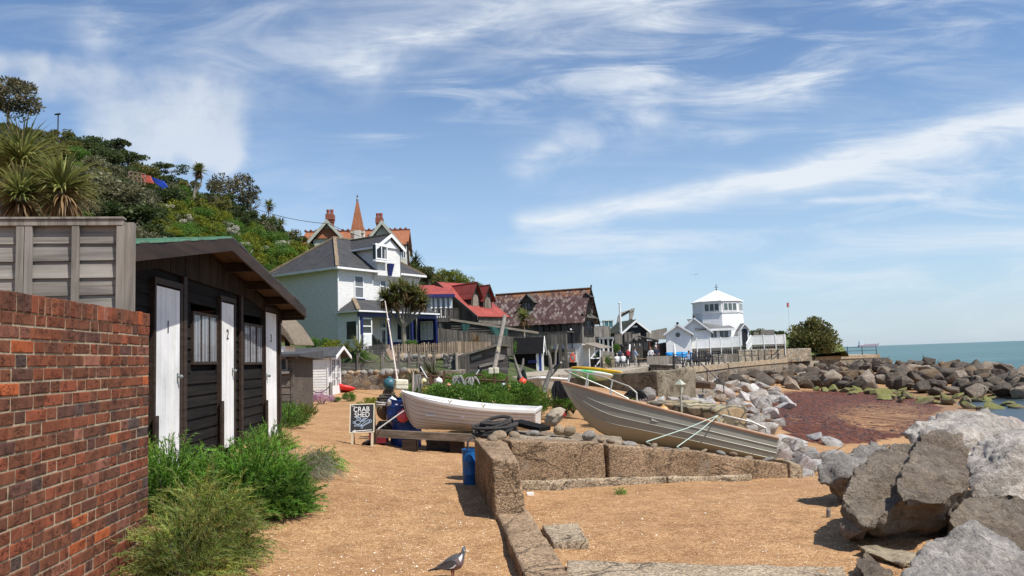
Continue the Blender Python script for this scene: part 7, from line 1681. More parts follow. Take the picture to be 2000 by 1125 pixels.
 for i, (px, py, d, s, mat, lab, nm)in enumerate(((750, 805, 15.2, (.15, .13, .17), paint('brown_sacking', (.15, .105, .06), .95, .3, 14, bmp=.5), 'brown sacking bundle between the sign and the blue tub', 'sack'), (760, 768, 15.6, (.13, .12, .10), paint('brown_sacking', (.15, .105, .06)), 'small brown bundle under the teal ball buoy', 'sack'), (720, 866, 14.0, (.16, .12, .045), paint('black_net', (.013, .013, .015)), 'black scrap of net on the sand behind the sign legs', 'net_heap'))):
  rock(P(px, py, d), s, mat, 40+i, nm, lab, 'bundle', None, True)
 for px, py, d, R0, n, mat, lab in((757, 778, 15.1, .2, 7, ROPED, 'dark rope coil lying on the gear stack above the sacking'), (748, 790, 15.0, .14, 5, ROPEW, 'pale rope loop hanging on the gear stack')):
  c=P(px, py, d); m=MB()
  for k in range(n):r=R0*random.uniform(.75, 1.05); zz=random.uniform(-.04, .05); tl=random.uniform(-.3, .3); m.tube([(r*math.cos(t), r*math.sin(t)*.8, zz+tl*r*math.cos(t+k))for t in[2*math.pi*j/16 for j in range(17)]], .014, 5)
  tag(m.build('rope_coil', mat, None, False, 0, c), lab, 'rope coil')
 stick(P(738, 838, 13.7), P(789, 802, 14.0), .012, ROPEW, 'towline', 'pale rope running down from the dinghy bow to the beam', 'rope')
 def crate(px0, py0, px1, py1, d, dep, mat, lab, yaw=0):
  fr=Frame(P(px0, py1, d), yaw); fr.o.z=gz(fr.o.x, fr.o.y)-.01; x1=(px1-px0)*d/FPX; z1=(py1-py0)*d/FPX; r=thing('fish_box', lab, 'crate', fr.o, yaw); m=MB(); t=.014
  m.box(0, x1, 0, dep, 0, t); m.box(0, x1, 0, t, t, z1); m.box(0, x1, dep-t, dep, t, z1); m.box(0, t, t, dep-t, t, z1); m.box(x1-t, x1, t, dep-t, t, z1); m.build('tray', mat, r)
  m=MB(); m.box(-.012, x1+.012, -.014, -.001, z1-.03, z1+.004); m.box(-.012, x1+.012, dep, dep+.014, z1-.03, z1+.004); m.build('rim', mat, r)
  m=MB(); m.box(x1*.3, x1*.7, -.006, -.001, z1*.55, z1*.72); m.build('handle_slot', paint('slot_dark', (.02, .01, .01), .8), r)
 crate(721, 843, 753, 867, 14.5, .4, paint('crimson_plastic', (.16, .012, .024), .45, .15, 4), 'dark crimson fish box on the sand behind the sign', .02)
 for a, b_, lab in((833, 862, 'black fish box in the shade under the dinghy, beside the blue drum'), (862, 893, 'black fish box in the shade under the dinghy, next to the timber prop')):crate(a, 857, b_, 878, 14.3, .4, paint('black_plastic', (.012, .012, .013), .45), lab)
 c=P(966, 836, 9.75); m=MB()
 for k in range(9):
  r=random.uniform(.13, .25); el=random.uniform(.45, .9); ph=random.uniform(0, 6); m.tube([(r*1.15*math.cos(t)+random.uniform(-.01, .01), r*.7*math.sin(t), .07*math.sin(t*el+ph)+.06*math.sin(t)+k*.012-.05)for t in[2*math.pi*j/22 for j in range(23)]], .022, 6)
 tag(m.build('hawser_coil', paint('hawser', (.06, .055, .05), .95, .55, 60, bmp=1.0), None, False, 0, c), 'heavy dark hawser coiled on the end of the high concrete wall', 'rope coil')
 a, b_=P(1006, 824, 10.2), P(1064, 838, 9.9); m=MB(); m.beam(a, b_, .25, .05); tag(m.build('dark_plank', BLACKW), 'short black plank tilted against the wall top behind the hawser', 'plank')
 r=thing('outboard_motor', 'outboard motor under a creased beige cloth hood on a rusty bracket', 'motor', P(1084, 812, 11)); bm=bmesh.new(); bmesh.ops.create_icosphere(bm, subdivisions=4, radius=1)
 for v in bm.verts:
  p=v.co.copy(); k=1+.10*math.sin(p.x*5+p.z*7+mnoise.noise(p*2)*4)*(1-abs(p.z))+mnoise.noise(p*2.3)*.14; v.co=Vector((p.x*.142*k, p.y*.10*k, p.z*.105*k+.05*p.x-.02*(p.z<-.4)))
 me=bpy.data.meshes.new('hood'); bm.to_mesh(me); bm.free(); me.polygons.foreach_set('use_smooth', [True]*len(me.polygons)); me.materials.append(paint('beige_cloth', (.36, .30, .22), .95, .12, 12, bmp=.3)); h=put('hood', me, r)
 m=MB(); m.beam((-.02, 0, -.07), (.14, .02, -.62), .05, .04); m.build('leg', RUST, r); m=MB(); m.box(.115, .15, -.06, -.03, -.01, .04); m.build('tag', paint('red_tag', (.4, .02, .02), .5), h)
 def branch(lab, segs):
  m=MB(); DW=wood('bleached_driftwood', (.14, .12, .10), (.34, .31, .27), 'z', .8, .85, tint=False, world=True)
  for pts, r0, r1 in segs:p=[P(*q)for q in pts]; n=len(p); m.tube(p, [r0+(r1-r0)*i/(n-1)for i in range(n)], 8)
  tag(m.build('driftwood_branch', DW), lab, 'branch')
 branch('forked pale driftwood branch standing right of the bright orange buoy', [([(1062, 765, 19), (1070, 740, 19), (1076, 722, 19), (1074, 700, 19), (1069, 684, 19)], .065, .028), ([(1075, 722, 19), (1084, 712, 19), (1085, 690, 19), (1090, 672, 19)], .04, .018), ([(1070, 738, 19), (1085, 722, 19), (1096, 708, 18.8)], .05, .03)])
 branch('dark driftwood branch standing left of the bright orange buoy', [([(1024, 752, 18.3), (1016, 735, 18.3), (1008, 712, 18.3), (1003, 694, 18.3)], .06, .02), ([(1014, 728, 18.3), (1021, 712, 18.3), (1022, 700, 18.3)], .04, .02)])
 B=P(1056, 740, 21.0); rows=hull_pts(2.6, lambda t:.62*(1-t**3)**.7, lambda t:.42+.12*t*t, lambda t:0 if t<.8 else .5*((t-.8)/.2)**2, lambda t:.8-.4*t**3, 8, 20)
 sk=thing('skiff', 'pale grey skiff lying bow towards the path behind the green bank', 'boat', (B.x+.3, B.y+2.4, B.z-.5)); sk.rotation_euler=(0, 0, R(-97)); hull(rows, 0, .03).build('hull', paint('pale_grey_gelcoat', (.46, .44, .37), .5, .08, 3, dirt=(.3, .26, .2, .5)), sk, True)
 m=MB(); [m.tube([Vector((q[-1].x, q[-1].y*s, q[-1].z))for q in rows], .03, 6)for s in(1, -1)]; m.build('gunwale', WHITE, sk)
 NET=paint('black_net', (.013, .013, .015)); GNET=paint('dark_green_net', (.012, .035, .03), .9, .3, 20, bmp=.8)
 hank(1091, 744, 14.4, .26, .34, 60, NET, 'black net hanging in folds below the metal boat bow'); hank(1018, 722, 18.4, .2, .42, 40, GNET, 'dark green net bunched on the driftwood branch above the orange buoy'); hank(1240, 762, 19.5, .55, .25, 60, NET, 'dark net bundle on the greenery behind the metal boat rail'); hank(748, 822, 14.7, .26, .24, 40, NET, 'black tangle of net under the brown sacking')
 def kayak(a, b_, w, col1, lab, nm='kayak', roll=0, up=.5):
  d=b_-a; L=d.length; m=MB(); n=26; k=12; vs=[]
  for i in range(n+1):
   t=i/n; r=max(.004, math.sin(math.pi*t)**.62); z=.10*(2*t-1)**2
   for j in range(k):u=2*math.pi*j/k; vs.append((L*t, w*r*math.cos(u), z+(.13 if math.sin(u)>0 else .17)*r**.7*math.sin(u)))
  m.add(vs, [(i*k+j, (i+1)*k+j, (i+1)*k+(j+1)%k, i*k+(j+1)%k)for i in range(n)for j in range(k)]+[tuple(range(k)), tuple(range(n*k+k-1, n*k-1, -1))])
  o=m.build(nm, col1, None, True, 0, a); q=d.to_track_quat('X', 'Z'); o.rotation_mode='QUATERNION'; o.rotation_quaternion=q@Matrix.Rotation(roll, 3, 'X').to_quaternion(); tag(o, lab, 'kayak'); h=MB()
  for t in(.3, .5, .7):h=MB(); h.tube([(L*t, -w*.9, .06), (L*t, -w*.5, .16), (L*t, w*.1, .17)], .012, 6); h.build('strap', IRON, o)
  return o
 m, n, b=newmat('green_white_hull'); co=obj_co(n); setc(n, b, 'Base Color', mix(n, (noi(co, 1.3, 4, .6)*1.0+sep(co)[0]*.12).step(.58, .86), (.10, .66, .22), (.75, .80, .70))); b.inputs['Roughness'].default_value=.35; GK=m
 kayak(P(1106, 729, 34.8), P(1196, 737, 32.6), .36, GK, 'bright green and white kayak lying on the rendered wall, in front of the yellow one', roll=R(-38))
 kayak(P(1112, 722, 36.2), P(1216, 732, 33.6), .36, paint('yellow_hull', (.74, .40, .012), .35, .08, 1), 'yellow kayak lying on the rendered wall behind the green one', roll=R(-35))
 kayak(P(630, 748, 36.9), P(694, 763, 36.7), .42, paint('red_hull', (.62, .028, .025), .35, .1, 1), 'red kayak end poking out from behind the summerhouse', roll=R(-20))
 ren=concrete('rough_render', (.15, .13, .095), (.27, .24, .18), 1.5); a, b_=P(1085, 738, 36.0), P(1283, 724, 31.5);
 def wallq(name, lab, a, b_, zb, th, mat, step=.2, amp=.06):
  t=(b_-a); n=Vector((-t.y, t.x, 0)).normalized()*th; o=put(name, block_mesh(name, [Vector((p.x, p.y, zb))for p in(a, b_, b_+n, a+n)]+[a, b_, b_+n, a+n], step, amp, 1.5, mat, 13, .05)); tag(o, lab, 'wall')
 wallq('rendered_wall', 'rough rendered wall under the kayaks running out to the grey rocks', a, b_, -1.6, 2.6, ren)
 wallq('stone_buttress', 'squat yellowish stone block wall behind the metal boat', P(1262, 784, 21.5), P(1398, 800, 19.5), -1.4, 1.2, stonemat('ochre_block', (.22, .18, .10), (.36, .31, .19), (.12, .10, .065), 2.0), .16, .06)
 q=P(1345, 752, 40); m=MB(); m.tube([P(1338, 748, 40), P(1360, 750, 39.5), P(1393, 753, 38)], [.2, .22, .17], 10); tag(m.build('driftwood_log', wood('brown_log', (.09, .06, .04), (.21, .15, .11), 'x', .6, .9, tint=False, world=True)), 'brown driftwood log lying among the grey rocks below the steps', 'log')
 r=thing('marker_post', 'pale post with a pyramid lantern head standing on the ochre block wall', 'marker', P(1331, 796, 20.4)); t=P(1333, 741, 20.4).z-r.location.z; w=.16; m=MB(); m.tube([(0, 0, -.2), (0, 0, t-.35)], .025, 8); GRN=paint('pale_green_metal', (.40, .42, .33), .6, .12, 6); m.build('post', GRN, r)
 m=MB(); m.lathe([(.05, t-.36), (.10, t-.16), (w, t-.13), (.01, t)], 4); m.build('head', GRN, r)
 tp=[P(990, 860, 9.0), P(1215, 868, 9.45), P(1215, 852, 10.6), P(1000, 838, 10.8)]; o=put('rubble_apron', block_mesh('rubble_apron', [Vector((p.x, p.y, -.3))for p in tp]+tp, .06, .02, 4, concrete('apron_concrete', (.19, .145, .10), (.30, .25, .185)), 21, .03)); tag(o, 'rough concrete and rubble top behind the tapering wall, under the hawser and stones', 'apron')
 random.seed(94); q=G(691, 870); fr=Frame(q, R(2)); r=thing('sandwich_board', 'chalkboard sandwich board reading The Crab Shed with crab drawing and arrow', 'sign', q, fr.yaw)
 x0, z1=fr.hit(683, 787, .12); x1, z0=fr.hit(731, 845, .04); H_=fr.hit(706, 787, .12)[1]; tilt=math.atan2(.16, H_); Mt=Matrix.Rotation(-tilt, 4, 'X'); BK=paint('chalkboard', (.016, .017, .019), .7, .1, 6); FRM=paint('cream_frame', (.62, .56, .43), .7, .08, 8); LEGM=paint('sign_leg', (.52, .42, .29), .8, .12, 9)
 zb=fr.hit(706, 845, .03)[1]; m=MB(); m.box(x0+.015, x1-.015, -.01, .004, zb+.015, H_-.015, Mt); b_=m.build('board', BK, r); m=MB(); w=.017
 m.box(x0, x1, -.016, .008, H_-w, H_, Mt); m.box(x0, x1, -.016, .008, zb, zb+w, Mt); m.box(x0, x0+w, -.016, .008, zb+w, H_-w, Mt); m.box(x1-w, x1, -.016, .008, zb+w, H_-w, Mt); m.build('frame', FRM, b_)
 for x in(x0+.03, x1-.055):m=MB(); m.box(x, x+.042, -.012, .012, -.03, zb-.001, Mt); m.build('leg', LEGM, r)
 Mb=Matrix.Translation((0, 2*.16, 0))@Matrix.Rotation(tilt, 4, 'X')
 for x in(x0+.0, x1-.045):m=MB(); m.box(x, x+.04, -.012, .012, -.03, H_-.02, Mb); m.build('back_leg', wood('dark_leg', (.05, .03, .02), (.10, .065, .045), 'z', .8), r)
 CH=paint('chalk', (.80, .80, .78), .9, .05, 20); cx=(x0+x1)/2; U=(x1-x0); Hh=H_-zb
 S2=lambda u, v:Mt@Vector((x0+U*u, -.0125, zb+Hh*v)); T=lambda u, v:Mt@Matrix.Translation((x0+U*u, -.0125, zb+Hh*v))@Matrix.Rotation(R(90), 4, 'X')
 for s, u, v, sz in(('The', .13, .92, .09), ('CRAB', .47, .80, .275), ('SHED', .50, .61, .27)):o=write(s, U*sz, CH, b_, T(u, v)@Matrix.Diagonal((.95, 1.05, 1, 1)), 'lettering', .001)
 CB=paint('blue_chalk', (.50, .62, .78), .9, .05, 20); m=MB()
 def st(mb, pts, r=.0045):mb.tube([S2(u, v)for u, v in pts], U*r*1.8, 5)
 el=lambda cu, cv, a, b_, t0=0, t1=6.29, n=16:[(cu+a*math.cos(t0+(t1-t0)*i/n), cv+b_*math.sin(t0+(t1-t0)*i/n))for i in range(n+1)]
 st(m, el(.33, .36, .11, .07), .006); st(m, el(.36, .50, .08, .032), .006); st(m, el(.17, .36, .03, .035)); st(m, el(.42, .42, .05, .05, -1.2, 1.6))
 st(m, [(.46, .24), (.52, .30), (.62, .36), (.74, .43), (.82, .42), (.80, .36), (.66, .31), (.55, .24), (.46, .24)], .006); st(m, el(.50, .19, .035, .04)); st(m, el(.84, .39, .045, .05))
 for k in range(6):st(m, [(.22+k*.05, .29), (.20+k*.05, .235), (.215+k*.05, .215)]); st(m, [(.56+k*.045, .27+k*.02), (.585+k*.045, .22+k*.02)])
 for k in range(4):st(m, [(.48+k*.03, .38), (.53+k*.04, .47), (.58+k*.05, .51)])
 m.build('crab_drawing', CB, b_); m=MB(); st(m, [(.12, .062), (.9, .085)], .009); st(m, [(.24, .10), (.12, .062), (.26, .028)], .009); m.build('arrow', CH, b_)
clutter()
# boulders
RK_NEAR=rockmat('brown_grey_limestone', (.25, .198, .148), (.45, .375, .292), (.46, .42, .37), .45, .9, stain=(.21, .14, .09, .4), bs=1.0)
RK_PALE=rockmat('pale_grey_limestone', (.35, .322, .288), (.57, .53, .48), (.68, .65, .61), .85, .9, stain=(.34, .27, .23, .4), bs=.9)
RK_TAN=rockmat('tan_sandstone', (.25, .205, .135), (.36, .30, .21), veins=0, scale=1.4, bs=.4)
RK_BLUE=rockmat('blue_grey_rock', (.235, .220, .202), (.42, .395, .365), (.62, .60, .58), .8, .7, stain=(.25, .15, .13, .45))
RK_WHITE=rockmat('whitish_rock', (.38, .37, .36), (.56, .545, .52), (.7, .69, .68), .4, .7)
RK_DARK=rockmat('dark_brown_rock', (.052, .042, .033), (.135, .110, .085), (.25, .20, .14), .25, .5, stain=(.20, .13, .06, .5))
RK_MOSS=rockmat('weedy_rock', (.16, .13, .08), (.27, .225, .15), veins=0, scale=.8, moss=(.15, .165, .02, .7))
def hull_rock(name, groups, mat, label, vox=.035, amp=.05, seed=0, cat='boulder'):
 """convex lumps given by (px, py, depth) points, fused and weathered into one boulder"""
 bm=bmesh.new(); c=None
 for g in groups:
  b2=bmesh.new(); [b2.verts.new(P(*q))for q in g]; bmesh.ops.convex_hull(b2, input=list(b2.verts)); me=bpy.data.meshes.new('t'); b2.to_mesh(me); b2.free(); bm.from_mesh(me); bpy.data.meshes.remove(me)
 c=sum((v.co for v in bm.verts), Vector())/len(bm.verts)
 for v in bm.verts:v.co-=c
 me=bpy.data.meshes.new(name); bm.to_mesh(me); bm.free(); o=put(name, me, None, c)
 m=o.modifiers.new('r', 'REMESH'); m.mode='VOXEL'; m.voxel_size=vox; s=o.modifiers.new('s', 'SMOOTH'); s.iterations=0; s.factor=.5
 me2=bpy.data.meshes.new_from_object(o.evaluated_get(bpy.context.evaluated_depsgraph_get())); o.modifiers.clear(); o.data=me2; bpy.data.meshes.remove(me)
 bm=bmesh.new(); bm.from_mesh(me2); bm.normal_update(); mv=[]
 for v in bm.verts:
  p=v.co+Vector((seed*5.3, seed*2.1, 0)); amp_=amp; d=mnoise.noise(p*1.1)*amp*.7
  w=p+Vector((mnoise.noise(p*2), mnoise.noise(p*2+Vector((9, 0, 0))), 0))*.25
  cell=mnoise.voronoi(w*2.6)[0]; cp=mnoise.voronoi(w*1.9)[1][0]; d+=mnoise.noise(cp*7.3)*amp*.9; d+=min(.3, cell[1]-cell[0])*amp*1.3-amp*.5; d-=max(0, .12-abs(mnoise.noise(w*2.3)))*amp*7; d+=(abs(mnoise.noise(p*4.6))-.2)*-amp*.9+mnoise.noise(p*11)*amp*.32+mnoise.noise(p*26)*amp*.22
  mv.append(v.normal*d)
 for v, d in zip(bm.verts, mv):v.co+=d
 bm.to_mesh(me2); bm.free(); me2.materials.clear(); me2.materials.append(mat); me2.polygons.foreach_set('use_smooth', [True]*len(me2.polygons)); return tag(o, label, cat)
def near_rocks():
 hull_rock('boulder', [[(1640, 965, 6.0), (1655, 925, 6.2), (1705, 868, 6.7), (1772, 858, 6.9), (1775, 900, 6.5), (1740, 1000, 5.9), (1700, 1035, 5.75), (1650, 1058, 5.9), (1636, 1020, 6.0), (1660, 1060, 6.6), (1780, 1050, 6.4), (1780, 880, 7.2)], [(1742, 935, 6.0), (1768, 880, 6.4), (1795, 845, 6.8), (1840, 833, 6.9), (1880, 842, 6.8), (1893, 880, 6.6), (1890, 955, 6.1), (1852, 985, 5.75), (1770, 985, 5.75), (1745, 985, 5.9), (1860, 1010, 6.4), (1760, 1020, 6.5), (1880, 900, 7.4), (1800, 860, 7.4)], [(1690, 1030, 5.95), (1850, 1000, 6.05), (1855, 1060, 6.5), (1830, 1085, 6.5), (1680, 1070, 6.4), (1700, 1090, 6.9), (1860, 1080, 7.2), (1880, 980, 6.9)]], RK_NEAR, 'huge brown grey boulder with twin lobes and dark undercut at the sand edge', .028, .05, 1)
 hull_rock('boulder', [[(1592, 905, 7.7), (1625, 880, 7.8), (1690, 862, 8.2), (1735, 866, 8.4), (1720, 900, 7.6), (1668, 930, 7.35), (1600, 945, 7.5), (1618, 965, 7.55), (1650, 985, 7.6), (1700, 985, 7.8), (1740, 960, 8.2), (1640, 990, 8.0)]], RK_PALE, 'crusty pale boulder overhanging the sand behind the twin lobed boulder', .03, .07, 2)
 hull_rock('boulder', [[(1762, 845, 11.0), (1790, 815, 11.2), (1850, 797, 11.6), (1925, 800, 11.6), (1985, 815, 11.6), (2060, 850, 11.6), (2060, 920, 10.6), (1900, 905, 10.2), (1780, 900, 10.4), (1800, 860, 10.3), (1900, 840, 10.4), (1850, 900, 12.5), (2000, 880, 12.8)]], RK_BLUE, 'broad blue grey boulder topmost of the shore pile, dark facets on its face', .05, .08, 3)
 hull_rock('boulder', [[(1885, 900, 8.0), (1905, 865, 8.2), (1960, 838, 8.4), (2080, 835, 8.4), (2110, 960, 7.6), (2000, 1000, 7.2), (1895, 980, 7.4), (1885, 950, 7.5), (1980, 880, 7.5), (2060, 1000, 7.4), (1920, 985, 8.6)]], RK_PALE, 'whitish veined boulder right of the twin lobed boulder', .035, .055, 4)
 hull_rock('boulder', [[(1855, 985, 6.2), (1890, 962, 6.5), (1960, 960, 6.6), (2080, 985, 6.4), (2080, 1060, 5.8), (1980, 1080, 5.6), (1870, 1050, 5.8), (1852, 1020, 6.0), (1870, 1090, 6.4), (2000, 1100, 6.2)]], RK_NEAR, 'low brown boulder wedged between the white veined one and the pale corner one', .03, .05, 5)
 hull_rock('boulder', [[(1898, 1013, 5.0), (1915, 1018, 4.95), (1960, 1050, 4.8), (2060, 1110, 4.6), (2060, 1200, 4.3), (1900, 1200, 4.2), (1720, 1165, 4.5), (1755, 1115, 4.75), (1800, 1060, 4.85), (1850, 1035, 4.95), (1800, 1170, 5.4), (1960, 1120, 5.6), (1880, 1040, 5.4)]], RK_PALE, 'pale grey peaked boulder nearest of the shore pile, with a reddish white vein', .022, .04, 6)
 hull_rock('boulder', [[(1670, 1062, 5.75), (1690, 1060, 5.9), (1770, 1075, 5.9), (1830, 1085, 5.8), (1820, 1110, 5.3), (1760, 1105, 5.3), (1690, 1078, 5.6), (1680, 1095, 5.9), (1820, 1120, 5.8)]], RK_TAN, 'flat tan stone lying in front of the twin lobed boulder', .02, .02, 7)
 hull_rock('boulder', [[(1668, 1082, 5.35), (1690, 1074, 5.4), (1745, 1120, 5.0), (1740, 1150, 4.9), (1690, 1130, 5.0), (1668, 1105, 5.2), (1700, 1140, 5.4), (1740, 1120, 5.5)]], RK_NEAR, 'small slanting grey stone beside the flat tan stone', .02, .025, 8)
 q=G(1618, 1010); m=MB(); m.tube([(0, 0, -.05), (.005, 0, .06), (.01, .01, .075)], [.022, .02, .015], 8); tag(m.build('stake_stub', GREYV, None, False, 0, q), 'stub of a grey stake sticking out of the sand by the crusty boulder', 'stake')
 random.seed(101); spots=[(975, 851, 9.1, .085, .06), (962, 858, 8.9, .06, .05), (1070, 862, 9.2, .05, .04), (1092, 840, 9.9, .075, .07), (1112, 842, 9.9, .085, .06), (1150, 851, 9.6, .085, .06), (1174, 860, 9.3, .04, .03), (1192, 862, 9.35, .05, .032), (1230, 867, 9.4, .09, .03), (1258, 873, 9.4, .04, .025), (1277, 871, 9.45, .045, .03), (1302, 878, 9.4, .05, .025), (1335, 880, 9.6, .07, .028), (1370, 884, 9.65, .08, .022), (1408, 885, 9.75, .06, .03), (1432, 887, 9.8, .05, .028), (1462, 894, 9.8, .05, .022), (1500, 897, 9.9, .075, .022), (1520, 898, 9.95, .06, .025), (1005, 850, 9.6, .07, .045), (1040, 848, 9.8, .09, .05)]
 for i, (px, py, d, a, h)in enumerate(spots):rock(P(px, py, d), (a*1.1, a, h), [STONE_T, STONE_T, STONE_G][i%3], 200+i, 'wall_stone', 'tan or grey cobble bedded along the top of the tapering concrete wall', 'stone', 'cobbles along the concrete wall top', True)
 for px, py, s, lab in((548, 893, .07, 'pale rock at the black hut door corner under the small plant'), (537, 880, .06, 'small brown rock beside the pale rock by the black hut'), (568, 878, .05, 'little stone nearest the path beside the black hut plants')):rock(G(px, py), (s, s*.9, s*.7), STONE_G, 230+px, 'edging_stone', lab, 'stone', None, True)
 for px, py, lab in((660, 783, 'cream edging stone near the pink flowers, lower of two'), (676, 778, 'cream edging stone near the red kayak, upper of two')):rock(G(px, py), (.3, .2, .12), STONE_T, 240+px, 'edging_stone', lab, 'stone', None, True)
 a=G(1036, 967); m=MB(); m.box(-.035, .035, -.02, .03, -.01, .03, None, .006); tag(m.build('white_tile', WHITE, None, False, .004, a), 'small white tile scrap in the sand at the corner of the two walls', 'tile')
near_rocks()
def rock_field(poly, cell, size, mats, name, label, group, seed, sink=.25, det=None, lift=0, labels=None, flat=.8, maxn=300):
 rs=random.Random(seed); xs=[p[0]for p in poly]; ys=[p[1]for p in poly]; n=0; out=[]
 y=min(ys)
 while y<max(ys):
  t=(y-min(ys))/(max(ys)-min(ys)); cw=cell[0]+(cell[1]-cell[0])*t; x=min(xs)+rs.random()*cw
  while x<max(xs):
   px, py=x+rs.uniform(-.4, .4)*cw, y+rs.uniform(-.3, .3)*cw*.5
   if inpoly(np.array(px), np.array(py), poly):out.append((py, px, cw))
   x+=cw
  y+=cw*.42
 for i, (py, px, cw)in enumerate(sorted(out)):
  q=G(px, py+cw*.25); d=q.y; s=cw*d/FPX*size*rs.uniform(.55, 1.0)*.75
  if q.z<-2.75 or d>104:continue
  k=rs.uniform(.7, 1.25); q.z+=s*.25+lift
  lab=label if not labels else labels[0]if px<labels[2]else labels[1]
  rock(q, (s*k, s/k*rs.uniform(.8, 1.1), s*rs.uniform(.65, 1.0)*flat), mats[rs.randrange(len(mats))], seed*1000+i, name, lab, 'boulder', group+(' near the sea' if labels and px>=labels[2]else ''))
 return len(out)
BANK=[(1240, 782), (1275, 752), (1330, 742), (1420, 745), (1500, 755), (1535, 775), (1535, 800), (1515, 835), (1530, 850), (1590, 880), (1640, 880), (1640, 930), (1560, 925), (1480, 870), (1400, 815), (1300, 800)]
n1=rock_field(BANK, (22, 34), 1.5, [RK_BLUE, RK_BLUE, RK_BLUE, RK_PALE, RK_WHITE, RK_NEAR], 'boulder', 'angular blue grey or whitish boulder of the bank between the metal boat and the seaweed', 'boulders of the pale rock bank', 5)
DARKP=[(1290, 742), (1400, 738), (1480, 716), (1600, 706), (1715, 700), (1760, 696), (2030, 700), (2030, 778), (1850, 772), (1720, 756), (1560, 756), (1480, 752), (1380, 752)]
n2=rock_field(DARKP, (17, 27), 1.5, [RK_DARK, RK_DARK, RK_DARK, RK_NEAR], 'boulder', '', 'dark boulders of the breakwater', 6, lift=.2, labels=('dark brown boulder heaped along the foot of the sea wall', 'dark brown boulder heaped on the breakwater beyond the seaweed beach', 1715))
MOSS=[(1560, 752), (1700, 758), (1850, 772), (2030, 780), (2030, 800), (1900, 795), (1760, 782), (1640, 768)]
n3=rock_field(MOSS, (17, 24), 1.3, [RK_MOSS], 'weedy_rock', 'low yellow green weed covered rock at the waterline under the breakwater', 'weed covered rocks', 7, flat=.55)
FLAT=[(1520, 845), (1560, 840), (1640, 862), (1640, 880), (1560, 880)]
n4=rock_field(FLAT, (30, 40), 1.0, [RK_WHITE, RK_BLUE], 'slab_rock', 'flat pale rock ledge on the sand between the bank and the seaweed', 'flat rock ledges', 8, flat=.3)
print('rocks', n1, n2, n3, n4)
# plants
def tint_leaf(a=.35):k=random.uniform(1-a, 1+a); return(k*random.uniform(.9, 1.12), k, k*random.uniform(.8, 1.1))
def leafy(mat, n, r, size, seed, clumps=14, asp=1.6, hollow=.5, base=.15, name='foliage'):
 """crown of loose leaf clumps with gaps"""
 random.seed(seed); mb=MB(); cs=[]
 for _ in range(clumps):
  v=Vector((random.gauss(0, 1), random.gauss(0, 1), random.gauss(.25, .8))).normalized(); k=random.uniform(hollow, .85)
  cs.append((Vector((v.x*r[0]*k, v.y*r[1]*k, max(-.6, v.z)*r[2]*k+r[2]*(1-base))), random.uniform(.26, .48), random.uniform(.72, 1.22)))
 for _ in range(n):
  c, cr, ct=random.choice(cs); v=Vector((random.gauss(0, 1), random.gauss(0, 1), random.gauss(.15, 1))).normalized()*(random.random()**.33)
  p=c+Vector((v.x*r[0], v.y*r[1], v.z*r[2]))*cr
  if p.z<0:p.z=random.uniform(0, .1)*r[2]
  d=(v+Vector((random.gauss(0, .5), random.gauss(0, .5), random.gauss(.2, .5)))).normalized(); q=d.orthogonal().normalized(); q=Matrix.Rotation(random.uniform(0, 6.28), 3, d)@q
  s=size*random.uniform(.6, 1.3); t=tint_leaf(); mb.col=tuple(x*ct for x in t); a=d*s*asp*.5; b=q*s*.5
  mb.add([p-a, p+b*.8, p+a, p-b*.8], ((0, 1, 2, 3), ))
 return mb.mesh(name, mat)
def sprays(mat, n, r, ln, m, lw, seed, up=.5, droop=.3, base=0, name='foliage'):
 """feathery sprays: stems with fine side leaflets"""
 random.seed(seed); mb=MB()
 for _ in range(n):
  v=Vector((random.gauss(0, 1), random.gauss(0, 1), abs(random.gauss(.3, .7)))).normalized(); k=random.uniform(.35, .95); p=Vector((v.x*r[0]*k, v.y*r[1]*k, v.z*r[2]*k+base))
  d=(v*1.0+Vector((random.gauss(0, .4), random.gauss(0, .4), up))).normalized(); L=ln*random.uniform(.6, 1.3); t0=tint_leaf(.3); st=5; q=p.copy()
  cv=mnoise.noise(p*3.5)*.9+1.05; t0=tuple(x*cv for x in t0)
  for i in range(st):
   d2=(d+Vector((random.gauss(0, .10), random.gauss(0, .10), -droop*i/st))).normalized(); e=q+d2*L/st; s=d2.orthogonal().normalized()*lw*.5; mb.col=t0; mb.quad(q-s, q+s, e+s*.8, e-s*.8)
   for _k in range(m):
    f=random.random(); b=q.lerp(e, f); w=(d2*.9+Vector((random.gauss(0, .7), random.gauss(0, .7), random.gauss(.15, .6)))).normalized(); ll=L*.17*random.uniform(.5, 1.2); u=w.orthogonal().normalized()*lw*.55; mb.col=tuple(x*random.uniform(.75, 1.3)for x in t0)
    mb.add([b-u, b+u, b+w*ll], ((0, 1, 2), ))
   q=e; d=d2
 return mb.mesh(name, mat)
def straps(mb, c, Rr, n, w, seed, up=.2, droop=.5, lo=-.5, tint=(1, 1, 1), stiff=4):
 random.seed(seed)
 for _ in range(n):
  a=random.uniform(0, 6.28); z=random.uniform(lo, 1.0); d=Vector((math.cos(a)*math.sqrt(max(.05, 1-z*z*.9)), math.sin(a)*math.sqrt(max(.05, 1-z*z*.9)), z+up)).normalized(); L=Rr*random.uniform(.75, 1.1); p=Vector(c); s=d.cross(Vector((0, 0, 1)))
  s=(s.normalized()if s.length>.01 else Vector((1, 0, 0)))*w*.5; k=random.uniform(.6, 1.35); mb.col=tuple(q*k for q in tint)
  for i in range(stiff):
   d2=(d+Vector((0, 0, -droop*(i/stiff)**1.3))).normalized(); e=p+d2*L/stiff; f0, f1=1-(i/stiff)**2*.9, 1-((i+1)/stiff)**2*.97; mb.quad(p-s*f0, p+s*f0, e+s*f1, e-s*f1); p=e; d=d2
LM=lambda n, *a, **k:leafmat(n, *a, **k)
